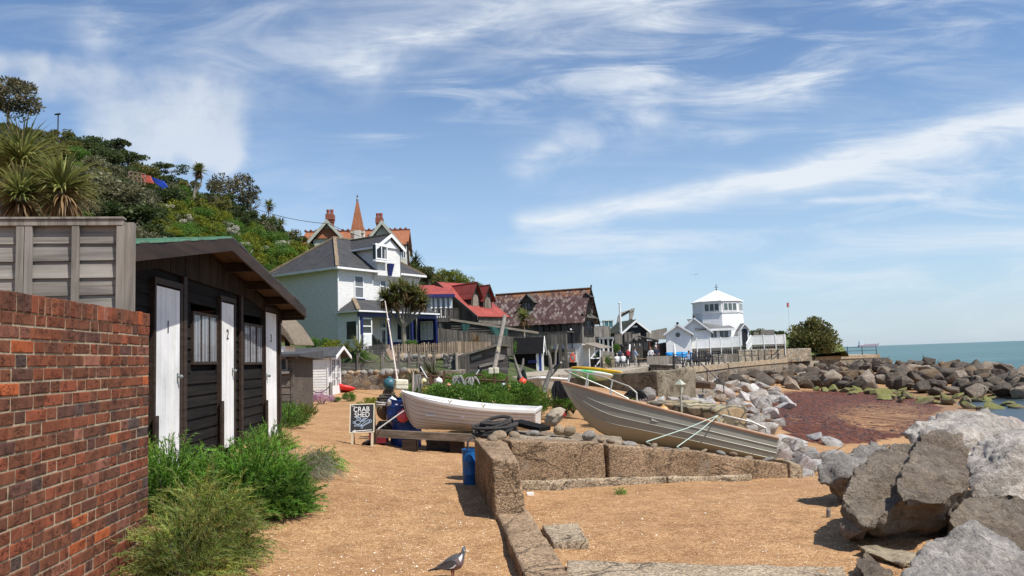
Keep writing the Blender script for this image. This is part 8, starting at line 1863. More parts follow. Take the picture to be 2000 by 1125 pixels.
L_DARK=LM('dark_leaf', (.042, .068, .022), (.105, .13, .038)); L_OLIVE=LM('olive_leaf', (.10, .11, .030), (.21, .195, .058), (.27, .22, .08)); L_PALE=LM('pale_leaf', (.09, .10, .045), (.22, .21, .12), (.42, .38, .26), scale=2.2)
L_LIME=LM('lime_leaf', (.11, .15, .016), (.22, .235, .022), (.32, .30, .025)); L_WHITE=LM('white_blossom', (.50, .49, .40), (.74, .72, .62), (.12, .15, .05), scale=3); L_GREEN=LM('mid_leaf', (.068, .15, .018), (.145, .25, .038), scale=2); L_BROWN=LM('sparse_leaf', (.085, .080, .045), (.165, .145, .08))
L_STRAP=LM('strap_leaf', (.13, .16, .042), (.25, .26, .08), (.29, .25, .11)); L_DEAD=LM('dead_strap', (.15, .085, .035), (.26, .17, .08)); L_DSTRAP=LM('dark_strap', (.030, .042, .012), (.085, .085, .03))
L_FEATH=LM('feathery_leaf', (.070, .165, .015), (.14, .265, .034), scale=3); L_TAM=LM('tamarisk_leaf', (.125, .17, .03), (.225, .255, .058), (.21, .15, .05), scale=4); L_GREYG=LM('grey_green_leaf', (.17, .18, .11), (.29, .28, .19), scale=5); L_PINK=LM('pink_flower', (.36, .17, .30), (.52, .32, .44), (.30, .08, .30), .15, 2.5); L_YFL=LM('yellow_flower', (.42, .33, .01), (.55, .45, .02), (.08, .12, .02), .15, 4)
BARK=wood('grey_bark', (.08, .068, .055), (.2, .18, .15), 'z', 1, .9, tint=False, bmp=.7); PBARK=wood('palm_bark', (.17, .14, .10), (.33, .29, .23), 'z', 1, .9, tint=False, bmp=.7)
PROTO={k:[leafy(m, n, (1, 1, .8), s, 300+i*7+j, c, 1.5)for j in range(2)]for i, (k, m, n, s, c)in enumerate((('dark', L_DARK, 2600, .10, 16), ('olive', L_OLIVE, 2600, .095, 16), ('pale', L_PALE, 3000, .085, 18), ('lime', L_LIME, 2600, .075, 16), ('white', L_WHITE, 1500, .10, 10), ('green', L_GREEN, 4200, .062, 20), ('yellow', L_YFL, 900, .08, 8), ('pink', L_PINK, 2600, .055, 18)))}
_st=MB()
for k in range(7):a=k*.9; _st.tube([(0, 0, -.1), (.2*math.cos(a), .2*math.sin(a), .3), (.6*math.cos(a), .6*math.sin(a), .85)], [.05, .035, .012], 5)
STEMS=_st.mesh('stems', BARK); PNUM=[0]
def bush(loc, s, kind, label, group=None, name='bush', cat='bush'):
 o=thing(name, label, cat, loc, random.uniform(0, 6.28), group); PNUM[0]+=1; f=put('foliage', PROTO[kind][PNUM[0]%2], o); f.scale=s; t=put('stems', STEMS, o); t.scale=s; return o
def hillside_plants():
 rs=random.Random(77); random.seed(78); top=[(0, 262), (80, 268), (150, 284), (250, 330), (330, 352), (420, 366), (500, 432), (560, 462), (610, 482)]
 def ty(px):
  for(a, b), (c, d)in zip(top, top[1:]):
   if a<=px<=c:return b+(d-b)*(px-a)/(c-a)
  return 600
 lab={'dark':'dark green bush on the steep hillside', 'olive':'olive green bush on the steep hillside', 'pale':'cream flecked grey green bush on the hillside', 'lime':'yellow green broom bush on the hillside', 'white':'clump of white blossom spikes on the hillside', 'green':'mid green leafy bush on the hillside'}
 NM={'dark':('evergreen_bush', 'evergreen bush'), 'olive':('olive_green_bush', 'bush'), 'pale':('flowering_shrub', 'shrub'), 'lime':('broom_bush', 'broom'), 'white':('white_flower_clump', 'flowers'), 'green':('leafy_bush', 'leafy bush')}
 for row in range(13):
  px=rs.uniform(-10, 20)
  while px<612:
   t=row/12; y0=ty(max(0, px)); yb=500 if px<480 else 530; py=y0+5+(yb-y0)*t+rs.uniform(-8, 8); step=36 if px<300 else 29
   if py<yb+10:
    q=HG(px, py)
    if q is not None:
     s=step*q.y/FPX*rs.uniform(.62, 1.0)
     if px<140:k=rs.choice(('olive', 'olive', 'dark', 'pale'))
     elif t<.13:k=rs.choice(('dark', 'olive', 'dark'))
     elif 150<px<300 and t>.45:k=rs.choice(('pale', 'pale', 'dark'))
     elif px>300 and t>.4:k=rs.choice(('white', 'lime', 'green', 'lime', 'dark'))
     else:k=rs.choice(('olive', 'dark', 'pale', 'olive', 'green'))
     if px>470 and t>.3:k=rs.choice(('lime', 'lime', 'green', 'white'))
     if k=='white':s*=.7; q.z+=s*.5
     bush(q-Vector((0, 0, s*.25)), (s, s, s*rs.uniform(.75, 1.05)), k, lab[k], k+' bushes on the hillside', *NM[k])
   px+=step*rs.uniform(.75, 1.15)
 for _ in range(75):
  x, y=rs.uniform(-44, -11), rs.uniform(19, 52); z=hz(x, y); u, v=proj(x, y, z)
  if z<1.3 or u>535:continue
  s=rs.uniform(1.2, 2.0); k=rs.choice(('olive', 'dark', 'pale', 'lime', 'green')); bush((x, y, z-s*.2), (s, s, s*.85), k, lab[k], k+' bushes on the hillside', *NM[k])
 for px, py, d, w, k, l in((845, 545, 96, 26, 'olive', 'olive bush behind the white house gutter end'), (885, 540, 108, 24, 'lime', 'yellow green crown bush on the knoll above the red roofs, left one'), (905, 547, 110, 22, 'lime', 'yellow green crown bush on the knoll above the red roofs, right one'), (865, 538, 108, 22, 'lime', 'yellow green bush on the knoll beside the telegraph wire'), (800, 520, 92, 26, 'dark', 'dark bush below the telegraph pole'), (825, 530, 94, 24, 'olive', 'brownish bush right of the telegraph pole'), (590, 480, 95, 20, 'pale', 'pale bush at the villa roof end'), (925, 560, 112, 20, 'green', 'green bush beside the red dormer roof')):
  q=P(px, py, d); s=w*d/FPX; bush(q-Vector((0, 0, s)), (s*1.2, s, s), k, l)
 for px, py, d, w, h, k, l in((655, 680, 43, 30, 20, 'lime', 'yellow green shrub between summerhouse roof and white house'), (622, 678, 44, 30, 20, 'green', 'green shrub behind the summerhouse roof'), (707, 703, 42, 16, 20, 'green', 'bright leafy bush against the dark trellis'), (804, 676, 49, 15, 8, 'green', 'low leafy bush before the blue porch'), (845, 696, 43, 9, 9, 'yellow', 'yellow flowered clump on the stone row'), (682, 778, 36.6, 15, 12, 'green', 'small green bush by the red kayak'), (720, 790, 30, 26, 16, 'lime', 'yellow green weeds at the foot of the rubble wall'), (755, 785, 27, 22, 16, 'lime', 'yellow green weeds behind the gear stack'), (628, 780, 31.5, 26, 17, 'pink', 'wide mound of pink flowers in front of the summerhouse'), (596, 788, 29, 18, 14, 'pink', 'mauve flower clump by the short rope post'), (580, 779, 30.5, 12, 12, 'pink', 'pale pink flower clump next to the grey shed'), (655, 782, 32, 11, 7, 'green', 'low green tuft right of the pink mound'), (1000, 690, 60, 10, 20, 'green', 'ivy green bush beside the driftwood shed'), (1205, 690, 80, 8, 13, 'green', 'green bush by the stairs'), (1188, 715, 73, 9, 14, 'green', 'green bush at the end of the pale rubble wall'), (1480, 640, 122, 22, 14, 'olive', 'brownish bush left on the lawn bank'), (1515, 637, 124, 20, 12, 'dark', 'dark round bush on the lawn bank')):
  q=P(px, py, d); sx, sz=w*d/FPX, h*d/FPX
  if d>115:q.z=LAWN(q.x, q.y)-sz*.3
  if 40<d<50:
   h_=HG(px, py+h*.6); q=h_ if h_ and 38<h_.y<56 else q; sx, sz=w*q.y/FPX, h*q.y/FPX
  if d<38:q=G(px, py+h*.55); sx, sz=w*q.y/FPX, h*q.y/FPX
  bush(q-Vector((0, 0, sz*.2)), (sx, sx*.8, sz*1.2), k, l)
 for i in range(34):
  px=812+255*rs.random(); d=16.0+4.0*rs.random(); z=P(px, 768+rs.uniform(-14, 10), d); s=rs.uniform(.30, .46); bush((z.x, z.y, min(z.z-s*1.35, gz(z.x, z.y)+.4)), (s*1.25, s, s*1.15), 'green', 'feathery green plant of the bank behind the white dinghy', 'plants of the green bank', 'bank_plant', 'plant')
 for i in range(16):
  px=1085+190*rs.random(); d=17+3*rs.random(); z=P(px, 752+(px-1085)*.16+rs.uniform(0, 14), d); s=rs.uniform(.28, .4); bush((z.x, z.y, z.z-s*1.45), (s*1.2, s, s), 'green', 'green plant growing behind the olive metal boat', 'plants behind the metal boat', 'bank_plant', 'plant')
 for i in range(12):
  px=880+120*rs.random(); d=30+6*rs.random(); z=P(px, 738+rs.uniform(-4, 6), d); s=rs.uniform(.4, .6); bush((z.x, z.y, z.z-s), (s*1.2, s, s), 'green', 'pale green plant before the driftwood shed', 'plants before the driftwood shed', 'bank_plant', 'plant')
 r=thing('sea_tree', 'dense rounded dark olive tree beside the white picket deck', 'tree', P(1588, 690, 96)); random.seed(5); put('crown', leafy(LM('sea_tree_leaf', (.085, .10, .030), (.19, .185, .06), (.25, .19, .09)), 14000, (3.3, 3.0, 2.75), .22, 17, 44, 1.8, .25, .42), r)
 m=MB(); [m.tube([(0, 0, -1), (.3*math.cos(a), .3*math.sin(a), 1), (1.6*math.cos(a), 1.6*math.sin(a), 3)], [.22, .16, .05], 6)for a in(0, 1.3, 2.6, 3.9, 5.2)]; m.build('trunk', BARK, r)
 def tree(px, py, d, h, w, mat, label, seed, n=2600, clumps=16, lean=0, cat='tree'):
  random.seed(seed); b=P(px, py, d); r=thing('tree', label, cat, b); H, W_=h*d/FPX, w*d/FPX; put('crown', leafy(mat, n, (W_*.5, W_*.45, H*.36), W_*.035, seed, clumps, 1.8, .55, -.75), r); m=MB()
  m.tube([(0, 0, -1), (lean*.3, 0, H*.3), (lean, 0, H*.62)], [H*.03, H*.022, H*.012], 6)
  for k in range(12):a=random.uniform(0, 6.28); z=H*random.uniform(.25, .55); e=Vector((math.cos(a)*W_*.42, math.sin(a)*W_*.4, H*random.uniform(.5, .95))); m.tube([(0, 0, z), e*.5+Vector((0, 0, z*.4)), e], [H*.012, H*.008, H*.003], 5)
  m.build('trunk', BARK, r)
 tree(15, 262, 62, 112, 130, L_BROWN, 'airy brown grey tree at the top of the hillside left of the street lamp', 401, 3600, 22); tree(455, 432, 86, 100, 105, L_BROWN, 'sparse wind bent grey tree on the skyline beside the slender cabbage palm', 402, 2200, 17); tree(490, 440, 88, 70, 60, L_DARK, 'dark sparse tree at the skyline end above the telegraph wire', 403, 1300, 10)
 tree(205, 308, 78, 44, 90, L_DARK, 'dark pine on the skyline right of the street lamp', 404, 1800, 10); tree(250, 330, 80, 38, 70, L_DARK, 'dark pine on the skyline above the timber frame', 405, 1500, 9); tree(335, 352, 84, 34, 70, L_DARK, 'flat topped dark pine on the skyline by the cabbage palm', 406, 1500, 8)
 def palm(loc, label, heads, trunk, Rr, w, n, seed, mat=L_STRAP, dead=True, name='cabbage_palm'):
  r=thing(name, label, 'palm', loc); m=MB(); dm=MB()
  for i, c in enumerate(heads):
   k=Rr*(c[3]if len(c)>3 else 1); straps(m, c[:3], k, n, w, seed+i, .25, .55, -.35)
   if dead:straps(dm, (c[0], c[1], c[2]-k*.1), k*.8, int(n*.55), w, seed+50+i, -.9, .9, -.9)
  m.build('crown', mat, r); t=MB()
  for p, a, b in trunk:t.tube(p, [a+(b-a)*i/(len(p)-1)for i in range(len(p))], 8)
  t.build('trunk', PBARK, r)
  if dead:dm.build('dead_leaves', L_DEAD, r)
 b=P(80, 480, 14.5); L_=lambda px, py, d, k=1:(*(P(px, py, d)-b), k)
 hs=[L_(42, 322, 14.5, 1.05), L_(122, 372, 14.2, .9), L_(38, 385, 13.8, .75), L_(-30, 330, 15, 1.1)]
 palm(b, 'big cabbage palm with several shaggy heads behind the board fence', hs, [([(0, 0, -1.5), h[:3]], .14, .09)for h in hs], .98, .05, 280, 500)
 b=P(790, 690, 51.5); hs=[L_(px, py, 51.5+dd, k)for px, py, dd, k in((752, 583, 0, .9), (768, 572, .5, 1), (785, 566, -.4, 1), (803, 572, .3, 1), (820, 580, 0, 1), (775, 588, -.6, .8), (806, 588, .7, .9), (795, 580, .9, .9), (760, 590, .6, .8), (826, 592, -.3, .7))]; f=L_(788, 640, 51.5)[:3]
 palm(b, 'cabbage palm with one forked trunk and a wide head in front of the blue porch', hs, [([(0, 0, -.6), f], .2, .16)]+[([f, (Vector(f)*.45+Vector(h[:3])*.55)+Vector(((h[0]-f[0])*.25, 0, 0)), h[:3]], .09, .05)for h in hs], 1.12, .085, 190, 520, LM('porch_palm', (.11, .13, .035), (.24, .23, .075), (.27, .20, .09)))
 b=P(1023, 655, 71); palm(b, 'small cabbage palm growing before the slate roofed cottage', [L_(1023, 622, 71)], [([(0, 0, -.5), L_(1023, 624, 71)[:3]], .14, .1)], 1.3, .14, 130, 540)
 b=P(375, 402, 74); palm(b, 'slender cabbage palm standing on the hillside skyline', [L_(389, 336, 74), L_(388, 328, 74, .7)], [([(0, 0, -.5), L_(380, 375, 74)[:3], L_(384, 345, 74)[:3]], .16, .1), ([L_(381, 378, 74)[:3], L_(392, 362, 74)[:3], L_(394, 345, 74)[:3]], .1, .07)], 1.0, .15, 110, 550)
 b=P(520, 470, 86); palm(b, 'cluster of small cabbage palms at the end of the hillside skyline', [L_(526, 402, 86), L_(515, 430, 86), L_(532, 432, 86), L_(548, 438, 86), L_(512, 445, 86)], [([(0, 0, -.5), L_(p, q, 86)[:3]], .09, .06)for p, q in((526, 402), (515, 430), (532, 432), (548, 438))], .95, .15, 80, 560)
 for px, py, d, R_, mt, l, sd in((845, 738, 29, .95, L_DSTRAP, 'dark spiky fan palm before the stone pier, behind the flags', 570), (806, 748, 27, .75, L_DSTRAP, 'dark spiky plant left of the fan palm, above the buoys', 571), (702, 690, 42.5, .95, L_STRAP, 'striped spiky yucca beside the leafy bush above the woven fence', 572), (678, 684, 43, .6, L_STRAP, 'small spiky yucca behind the summerhouse gable', 573), (930, 668, 52, 1.05, L_DEAD, 'dry brown spiky plant behind the chestnut palings', 574), (638, 672, 44, .5, L_STRAP, 'tiny yucca tuft behind the summerhouse roof', 575), (810, 515, 92, 2.0, L_DSTRAP, 'brown fronded palm below the telegraph pole', 576), (838, 545, 92, 2.0, L_DSTRAP, 'drooping palm fronds behind the white house', 577)):
  q=P(px, py, d)
  if 40<d<50:h_=HG(px, py+6); q=h_+Vector((0, 0, R_*.4))if h_ and 38<h_.y<56 else q
  palm(q, l, [(0, 0, 0, 1)], [([(0, 0, -R_), (0, 0, 0)], R_*.08, R_*.07)], R_, R_*.06, 75, sd, mt, False, 'spiky_plant')
hillside_plants()
def near_plants():
 random.seed(88)
 def feath(px, py, s, mat, n, ln, m, lw, label, seed, up=.5, droop=.3, cat='shrub', d=None):
  q=G(px, py)if d is None else P(px, py, d); o=thing('shrub', label, cat, q); put('foliage', sprays(mat, n, s, ln, m, lw, seed, up, droop), o); put('stems', STEMS, o).scale=(s[0]*.8, s[1]*.8, s[2]*.8)
 feath(398, 1105, (.37, .34, .60), L_TAM, 620, .26, 9, .0045, 'sprawling olive yellow tamarisk nearest on the path edge by the brick wall', 601, .35, .45); feath(355, 1135, (.26, .3, .42), L_TAM, 330, .24, 9, .0045, 'low olive tuft at the foot of the brick wall', 602, .2, .4)
 feath(330, 1010, (.32, .38, .66), L_FEATH, 650, .26, 8, .006, 'feathery green shrub in front of door one', 603, .7); feath(495, 1005, (.43, .46, .64), L_FEATH, 1500, .25, 9, .006, 'dense bright green feathery shrub in front of door two', 604, .6); feath(548, 1005, (.27, .28, .46), L_FEATH, 520, .22, 9, .006, 'lower bright green feathery shrub leaning on to the path', 605, .4); feath(425, 1000, (.36, .36, .52), L_FEATH, 650, .24, 8, .006, 'feathery green shrub between the tamarisk and the dense one', 606, .6)
 feath(590, 935, (.36, .34, .30), L_GREYG, 520, .2, 3, .005, 'grey green grassy tuft spreading from the black hut on to the path', 607, .3, .7); feath(632, 920, (.2, .2, .22), L_GREEN, 160, .2, 4, .007, 'small arching green tuft at the path end of the grey tuft', 608, .4, .9); feath(528, 885, (.3, .25, .34), L_FEATH, 260, .2, 6, .006, 'small green shrub beside the pale rocks at door three', 609)
 for px, py, s, mt, l, k in((558, 835, (.45, .5, .34), L_GREEN, 'green weeds on the path edge just past the black hut', 610), (582, 815, (.45, .6, .24), LM('weed_leaf', (.07, .11, .015), (.15, .17, .03), (.36, .30, .02), scale=5), 'yellow flecked weeds on the path edge before the pink flowers', 611), (548, 822, (.36, .5, .36), L_GREEN, 'green weeds along the foot of the low grey shed', 612)):feath(px, py, s, mt, 460, .2, 6, .009, l, k, .7)
 feath(1212, 966, (.05, .04, .05), L_FEATH, 60, .05, 5, .004, 'little green weed at the foot of the tapering concrete wall', 613)
near_plants()
# people, birds, far things
SKIN=paint('skin', (.45, .26, .18), .6, .05, 10)
def person(loc, yaw, label, top, legs, hair, sit=False, arm=0.0, scale=1.0, bald=False):
 o=put('person', bpy.data.meshes.new('person'), None, loc); o.rotation_euler=(0, 0, yaw); o.scale=(scale, )*3; tag(o, label, 'person'); hz_=.45 if sit else .92
 J={'pel':((0, 0, hz_), .13), 'spn':((0, .01, hz_+.22), .13), 'chs':((0, .02, hz_+.42), .15), 'nck':((0, .0, hz_+.56), .055), 'hd0':((0, -.02, hz_+.64), .075), 'hd1':((0, -.02, hz_+.76), .09)}
 B=[('pel', 'spn'), ('spn', 'chs'), ('chs', 'nck'), ('nck', 'hd0'), ('hd0', 'hd1')]; kind={'hd0':1, 'hd1':1, 'nck':1, 'pel':3}
 for s, n in((-1, 'l'), (1, 'r')):
  J['sh'+n]=((s*.19, .01, hz_+.47), .065); J['el'+n]=((s*.24, -.06-arm*.1, hz_+.2), .045); J['wr'+n]=((s*.2, -.2-arm*.15, hz_+.05+arm*.15), .035); J['hn'+n]=((s*.18, -.27-arm*.15, hz_+.02+arm*.18), .038)
  J['hp'+n]=((s*.09, 0, hz_-.06), .1); J['kn'+n]=((s*.11, -.42 if sit else-.03, hz_-.02 if sit else .50), .07); J['an'+n]=((s*.11, -.40 if sit else .03, .08), .05); J['to'+n]=((s*.12, -.56 if sit else-.14, .04), .04)
  B+=[('chs', 'sh'+n), ('sh'+n, 'el'+n), ('el'+n, 'wr'+n), ('wr'+n, 'hn'+n), ('pel', 'hp'+n), ('hp'+n, 'kn'+n), ('kn'+n, 'an'+n), ('an'+n, 'to'+n)]; kind.update({'wr'+n:1, 'hn'+n:1, 'hp'+n:3, 'kn'+n:3, 'an'+n:3, 'to'+n:4})
 K=list(J); me=o.data; me.from_pydata([J[k][0]for k in K], [(K.index(a), K.index(b))for a, b in B], [])
 sk=o.modifiers.new('s', 'SKIN'); [setattr(v, 'radius', (J[k][1], )*2)for v, k in zip(me.skin_vertices[0].data, K)]; me.skin_vertices[0].data[0].use_root=True; o.modifiers.new('d', 'SUBSURF').levels=2; o.modifiers['d'].render_levels=2
 m2=bpy.data.meshes.new_from_object(o.evaluated_get(bpy.context.evaluated_depsgraph_get())); o.modifiers.clear(); o.data=m2; cl=lambda c:paint('cloth_%02d%02d%02d'%tuple(int(q*99)for q in c), c, .85, .1, 12)
 m2.materials.clear(); [m2.materials.append(q)for q in(cl(top), SKIN, cl(hair), cl(legs), cl((.03, .025, .02)))]
 for p in m2.polygons:
  k=min(K, key=lambda n:(Vector(J[n][0])-p.center).length-J[n][1]); p.material_index=kind.get(k, 0); p.use_smooth=True
 h=MB(); c=J['hd1'][0]; h.ball((0, c[1]+.02, c[2]+.01), .098, 12, 8, (.95, 1.02, .95)if not bald else(.98, .9, .35)); h.build('hair', cl(hair), o, True)
 f=MB(); f.ball((0, c[1]-.095, c[2]-.04), .018, 6, 4); [f.ball((s*.033, c[1]-.085, c[2]-.005), .010, 6, 4)for s in(-1, 1)]; f.build('face', SKIN, o); return o
def people():
 random.seed(111); d=73
 at=lambda px, d=d:(P(px, 712, d).x, d, QZ)
 person(at(1212), R(185), 'person in blue top seen from behind wearing a dark backpack', (.05, .10, .22), (.03, .03, .05), (.05, .035, .025)); person(at(1227), R(172), 'person seen from behind wearing a red backpack beside the stairs', (.05, .045, .05), (.05, .05, .055), (.04, .03, .02)); person(at(1241), R(110), 'person in pale blue shirt and light trousers turned to the right', (.36, .48, .62), (.45, .42, .38), (.06, .045, .035), arm=.5)
 person(at(1272), R(-20), 'person in white top and jeans walking towards the tables', (.7, .68, .66), (.10, .14, .22), (.22, .15, .09)); person(at(1282.5, 74), R(10), 'tall person in navy jumper with white hair', (.015, .02, .045), (.05, .045, .05), (.66, .65, .62), scale=1.08)
 for px, c, l in((1212, (.035, .045, .07), 'dark blue backpack on the person in the blue top'), (1227, (.42, .02, .035), 'red backpack on the person beside the stairs')):
  q=Vector(at(px))+Vector((0, -.20, 1.02)); m=MB(); m.box(-.17, .17, -.12, .1, 0, .46, None, .01, .02); b=m.build('backpack', paint('pack_%d'%(c[0]*99), c, .8, .15, 8), None, False, .03, q); tag(b, l, 'backpack'); m=MB(); m.box(-.12, .12, -.16, -.121, .06, .24, None, .004); m.build('pocket', paint('pack_%d'%(c[0]*99), c), b)
 TBL=wood('table_top', (.30, .17, .07), (.42, .26, .13), 'x', .8, .7); tabs=((1206, 71, 'grey picnic table with two people seated, nearest the kayaks'), (1262, 70, 'orange brown folding table behind the grey planter boards'), (1352, 66, 'dark picnic table with seated group behind the railing'), (1378, 68, 'dark picnic table nearest the grey planter by the railing'))
 for px, dd, l in tabs:
  r=thing('picnic_table', l, 'table', at(px, dd)); m=MB(); m.box(-.9, .9, -.38, .38, .70, .75); m.build('tabletop', TBL if px==1262 else GREYD, r)
  for s in(-.65, .65):
   for k in(-1, 1):m=MB(); m.beam((s, k*.55, 0), (s, -k*.1, .70), .07, .05); m.build('leg', GREYD, r)
  for k in(-1, 1):m=MB(); m.box(-.9, .9, k*.72-.13, k*.72+.13, .41, .45); m.build('bench_seat', GREYD, r)
 seat=lambda px, dd, dx, side:(P(px, 712, dd).x+dx, dd+side*.72, QZ+.0)
 person(seat(1206, 71, .45, -1), R(180), 'bald person in white shirt sitting at the nearest grey picnic table', (.74, .73, .71), (.2, .2, .22), (.42, .25, .18), True, .5, 1, True); person(seat(1206, 71, -.1, -1), R(180), 'grey haired person in white top sitting beside the bald one', (.68, .68, .66), (.25, .25, .3), (.35, .34, .33), True)
 person(seat(1352, 66, -.4, -1), R(180), 'person in light blue top sitting at the dark table behind the railing', (.25, .36, .52), (.06, .07, .1), (.10, .06, .035), True); person(seat(1352, 66, .35, 1), R(0), 'person in black sitting across the dark table behind the railing', (.02, .02, .022), (.03, .03, .035), (.05, .03, .02), True, .6); person(seat(1378, 68, .1, -1), R(180), 'person in dark clothes sitting at the table by the planter', (.03, .03, .04), (.05, .05, .08), (.2, .13, .08), True)
 for a, b, y, h, dd, l in((1264, 1312, 711, .62, 63, 'long grey board planter behind the wall block'), (1313, 1330, 711, .7, 61, 'short dark board planter at the end of the long grey one'), (1378, 1440, 707, .75, 70, 'long grey board planter under the railing')):
  r, _=pickets('board_planter', l, a, b, dd, dd+1, y, y-15, y-1, y-16, .28, .01, GREYDV if 'dark' in l else GREYV, a, .0); r['category']='planter'
 q=P(1318, 700, 82); r=thing('parasol', 'closed white parasol in front of the round window', 'parasol', q); t=P(1318, 670, 82).z-q.z; m=MB(); m.tube([(0, 0, -.9), (0, 0, t+.05)], .03, 6); m.build('pole', WHITE, r); m=MB(); m.lathe([(.13, t*.05), (.16, t*.4), (.11, t*.8), (.03, t)], 8); m.build('canopy', WHITE, r)
 SKY=paint('sky_blue_hull', (.012, .24, .62), .4, .1, 2)
 for px0, py0, px1, py1, dd, l in((1301, 690, 1343, 699, 84, 'bright blue upturned rowing boat below the round window'), (1305, 693, 1352, 696, 86, 'second bright blue upturned boat leaning behind the first')):
  a, b=P(px0, 697, dd), P(px1, 697, dd); L=(b-a).length; rows=hull_pts(L, lambda t:.62*(1-abs(2*t-1)**2.6)**.7, lambda t:.55+.12*(2*t-1)**2, lambda t:.06, lambda t:.8, 7, 16); o=thing('rowing_boat', l, 'boat', (a.x, dd+.0, a.z+.55)); o.rotation_euler=(R(180+14), 0, 0); hull(rows).build('hull', SKY, o, True)
 q=G(884, 1131); q.z+=.0; s=.66; r=put('pigeon', bpy.data.meshes.new('pigeon'), None, q); r.rotation_euler=(0, 0, R(-14)); r.scale=(s, )*3; tag(r, 'wood pigeon with white neck patch standing on the sand', 'pigeon'); m=MB()
 rings=[(-.15, .118, .020, .014, 0), (-.11, .128, .040, .032, 0), (-.05, .145, .060, .056, 0), (.01, .165, .070, .072, 1), (.06, .188, .068, .074, 1), (.10, .215, .052, .056, 1), (.118, .245, .034, .036, 2), (.124, .272, .028, .030, 3), (.132, .298, .032, .031, 3), (.142, .322, .027, .024, 3), (.146, .338, .012, .009, 3)]; n=16; vs=[]
 for x, z, ry, rz, k in rings:
  for j in range(n):a=2*math.pi*j/n; vs.append((x+rz*math.sin(a)*-.45, ry*math.cos(a), z+rz*math.sin(a)))
 m.v=vs
 for i in range(len(rings)-1):
  for j in range(n):
   k=rings[i][4]; mt=[0, 1, 2, 3][k]
   if k==1 and math.sin(2*math.pi*(j+.5)/n)>.35:mt=0
   if i in(5, 6)and j in(0, 7, 8, 15):mt=4
   m.f.append((i*n+j, i*n+(j+1)%n, (i+1)*n+(j+1)%n, (i+1)*n+j)); m.m.append(mt); m.c.append(None)
 m.f.append(tuple(range(n-1, -1, -1))); m.m.append(0); m.c.append(None); GB=paint('pigeon_back', (.085, .082, .085), .7, .12, 40, bmp=.2); PK=paint('pigeon_breast', (.19, .125, .125), .8, .08, 30); r.data=m.mesh('pigeon', [GB, PK, paint('pigeon_neck', (.07, .09, .095), .5, .1, 40), paint('pigeon_head', (.13, .15, .18), .7, .06, 40), WHITE], True)
 DK=paint('pigeon_dark', (.022, .022, .026), .7, .1, 30); t=MB(); t.hexa([(-.27, -.028, .078), (-.10, -.03, .105), (-.10, .03, .105), (-.27, .028, .078), (-.27, -.028, .085), (-.10, -.03, .14), (-.10, .03, .14), (-.27, .028, .085)]); t.build('tail', DK, r, bevel=.004)
 for sgn in(1, -1):
  w=MB(); pr=[(.075, .205), (.03, .222), (-.05, .198), (-.13, .155), (-.2, .118), (-.12, .118), (-.03, .122), (.04, .14), (.075, .175)]; w.prism([(x, sgn*(.064 if x>-.06 else .05), z)for x, z in pr], (0, sgn*.012, 0)); wo=w.build('wing', GB, r, bevel=.005)
  w=MB(); w.prism([(.07, sgn*.0775, .165), (.04, sgn*.0775, .137), (-.01, sgn*.0775, .126), (.035, sgn*.0775, .148), (.06, sgn*.0775, .172)], (0, sgn*.002, 0)); w.build('wing_bar', WHITE, wo)
  l=MB(); l.tube([(.0, sgn*.028, .11), (.005, sgn*.03, .05), (.0, sgn*.03, .006)], [.014, .007, .006], 6); [l.tube([(.0, sgn*.03, .006), (.035*math.cos(a), sgn*.03+.03*math.sin(a), .003)], .004, 5)for a in(-.5, 0, .5, 3.14)]; l.build('leg', paint('pigeon_leg', (.35, .10, .09), .7), r)
  e=MB(); e.ball((.152, sgn*.026, .306), .007, 8, 6); e.build('eye', paint('pigeon_eye', (.6, .55, .3), .3), r)
 b=MB(); b.lathe([(.010, 0), (.008, .018), (.002, .036)], 8, Matrix.Translation((.162, 0, .297))@Matrix.Rotation(R(105), 4, 'Y')); b.build('beak', paint('pigeon_beak', (.72, .55, .42), .5), r)
 q=P(113, 262, 76); r=thing('street_lamp', 'dark street lamp on the top of the hillside', 'lamp', q); t=P(115, 223, 76).z-q.z; m=MB(); m.tube([(0, 0, -2), (0, 0, t)], .06, 6); m.build('post', IRON, r); m=MB(); m.hexa([(-.35, -.12, t-.08), (.2, -.12, t-.02), (.2, .12, t-.02), (-.35, .12, t-.08), (-.3, -.1, t+.02), (.2, -.1, t+.1), (.2, .1, t+.1), (-.3, .1, t+.02)]); m.build('lamp_head', IRON, r)
 q=P(799, 530, 80); t=P(796, 472, 80); m=MB(); m.tube([q-Vector((0, 0, 2)), t], [.13, .1], 8); tp=m.build('telegraph_pole', BROWNW); tag(tp, 'brown telegraph pole right of the villa', 'pole'); c=MB(); c.box(t.x-.45, t.x+.45, t.y-.05, t.y+.05, t.z-.45, t.z-.33); c.build('crossarm', BROWNW, tp)
 for a, b, l, sg in((P(500, 408, 85), P(643, 437, 83), 'telephone wire running from the skyline trees towards the villa', .3), (P(643, 437, 83), t-Vector((0, 0, .3)), 'telephone wire running past the villa gables to the brown pole', .5), (t-Vector((0, 0, .2)), P(880, 556, 72), 'telephone wire dropping from the brown pole to the red roof', .6)):
  m=MB(); m.tube([a.lerp(b, k/10)-Vector((0, 0, sg*4*(k/10)*(1-k/10)))for k in range(11)], .03, 5); tag(m.build('telephone_wire', IRON), l, 'wire')
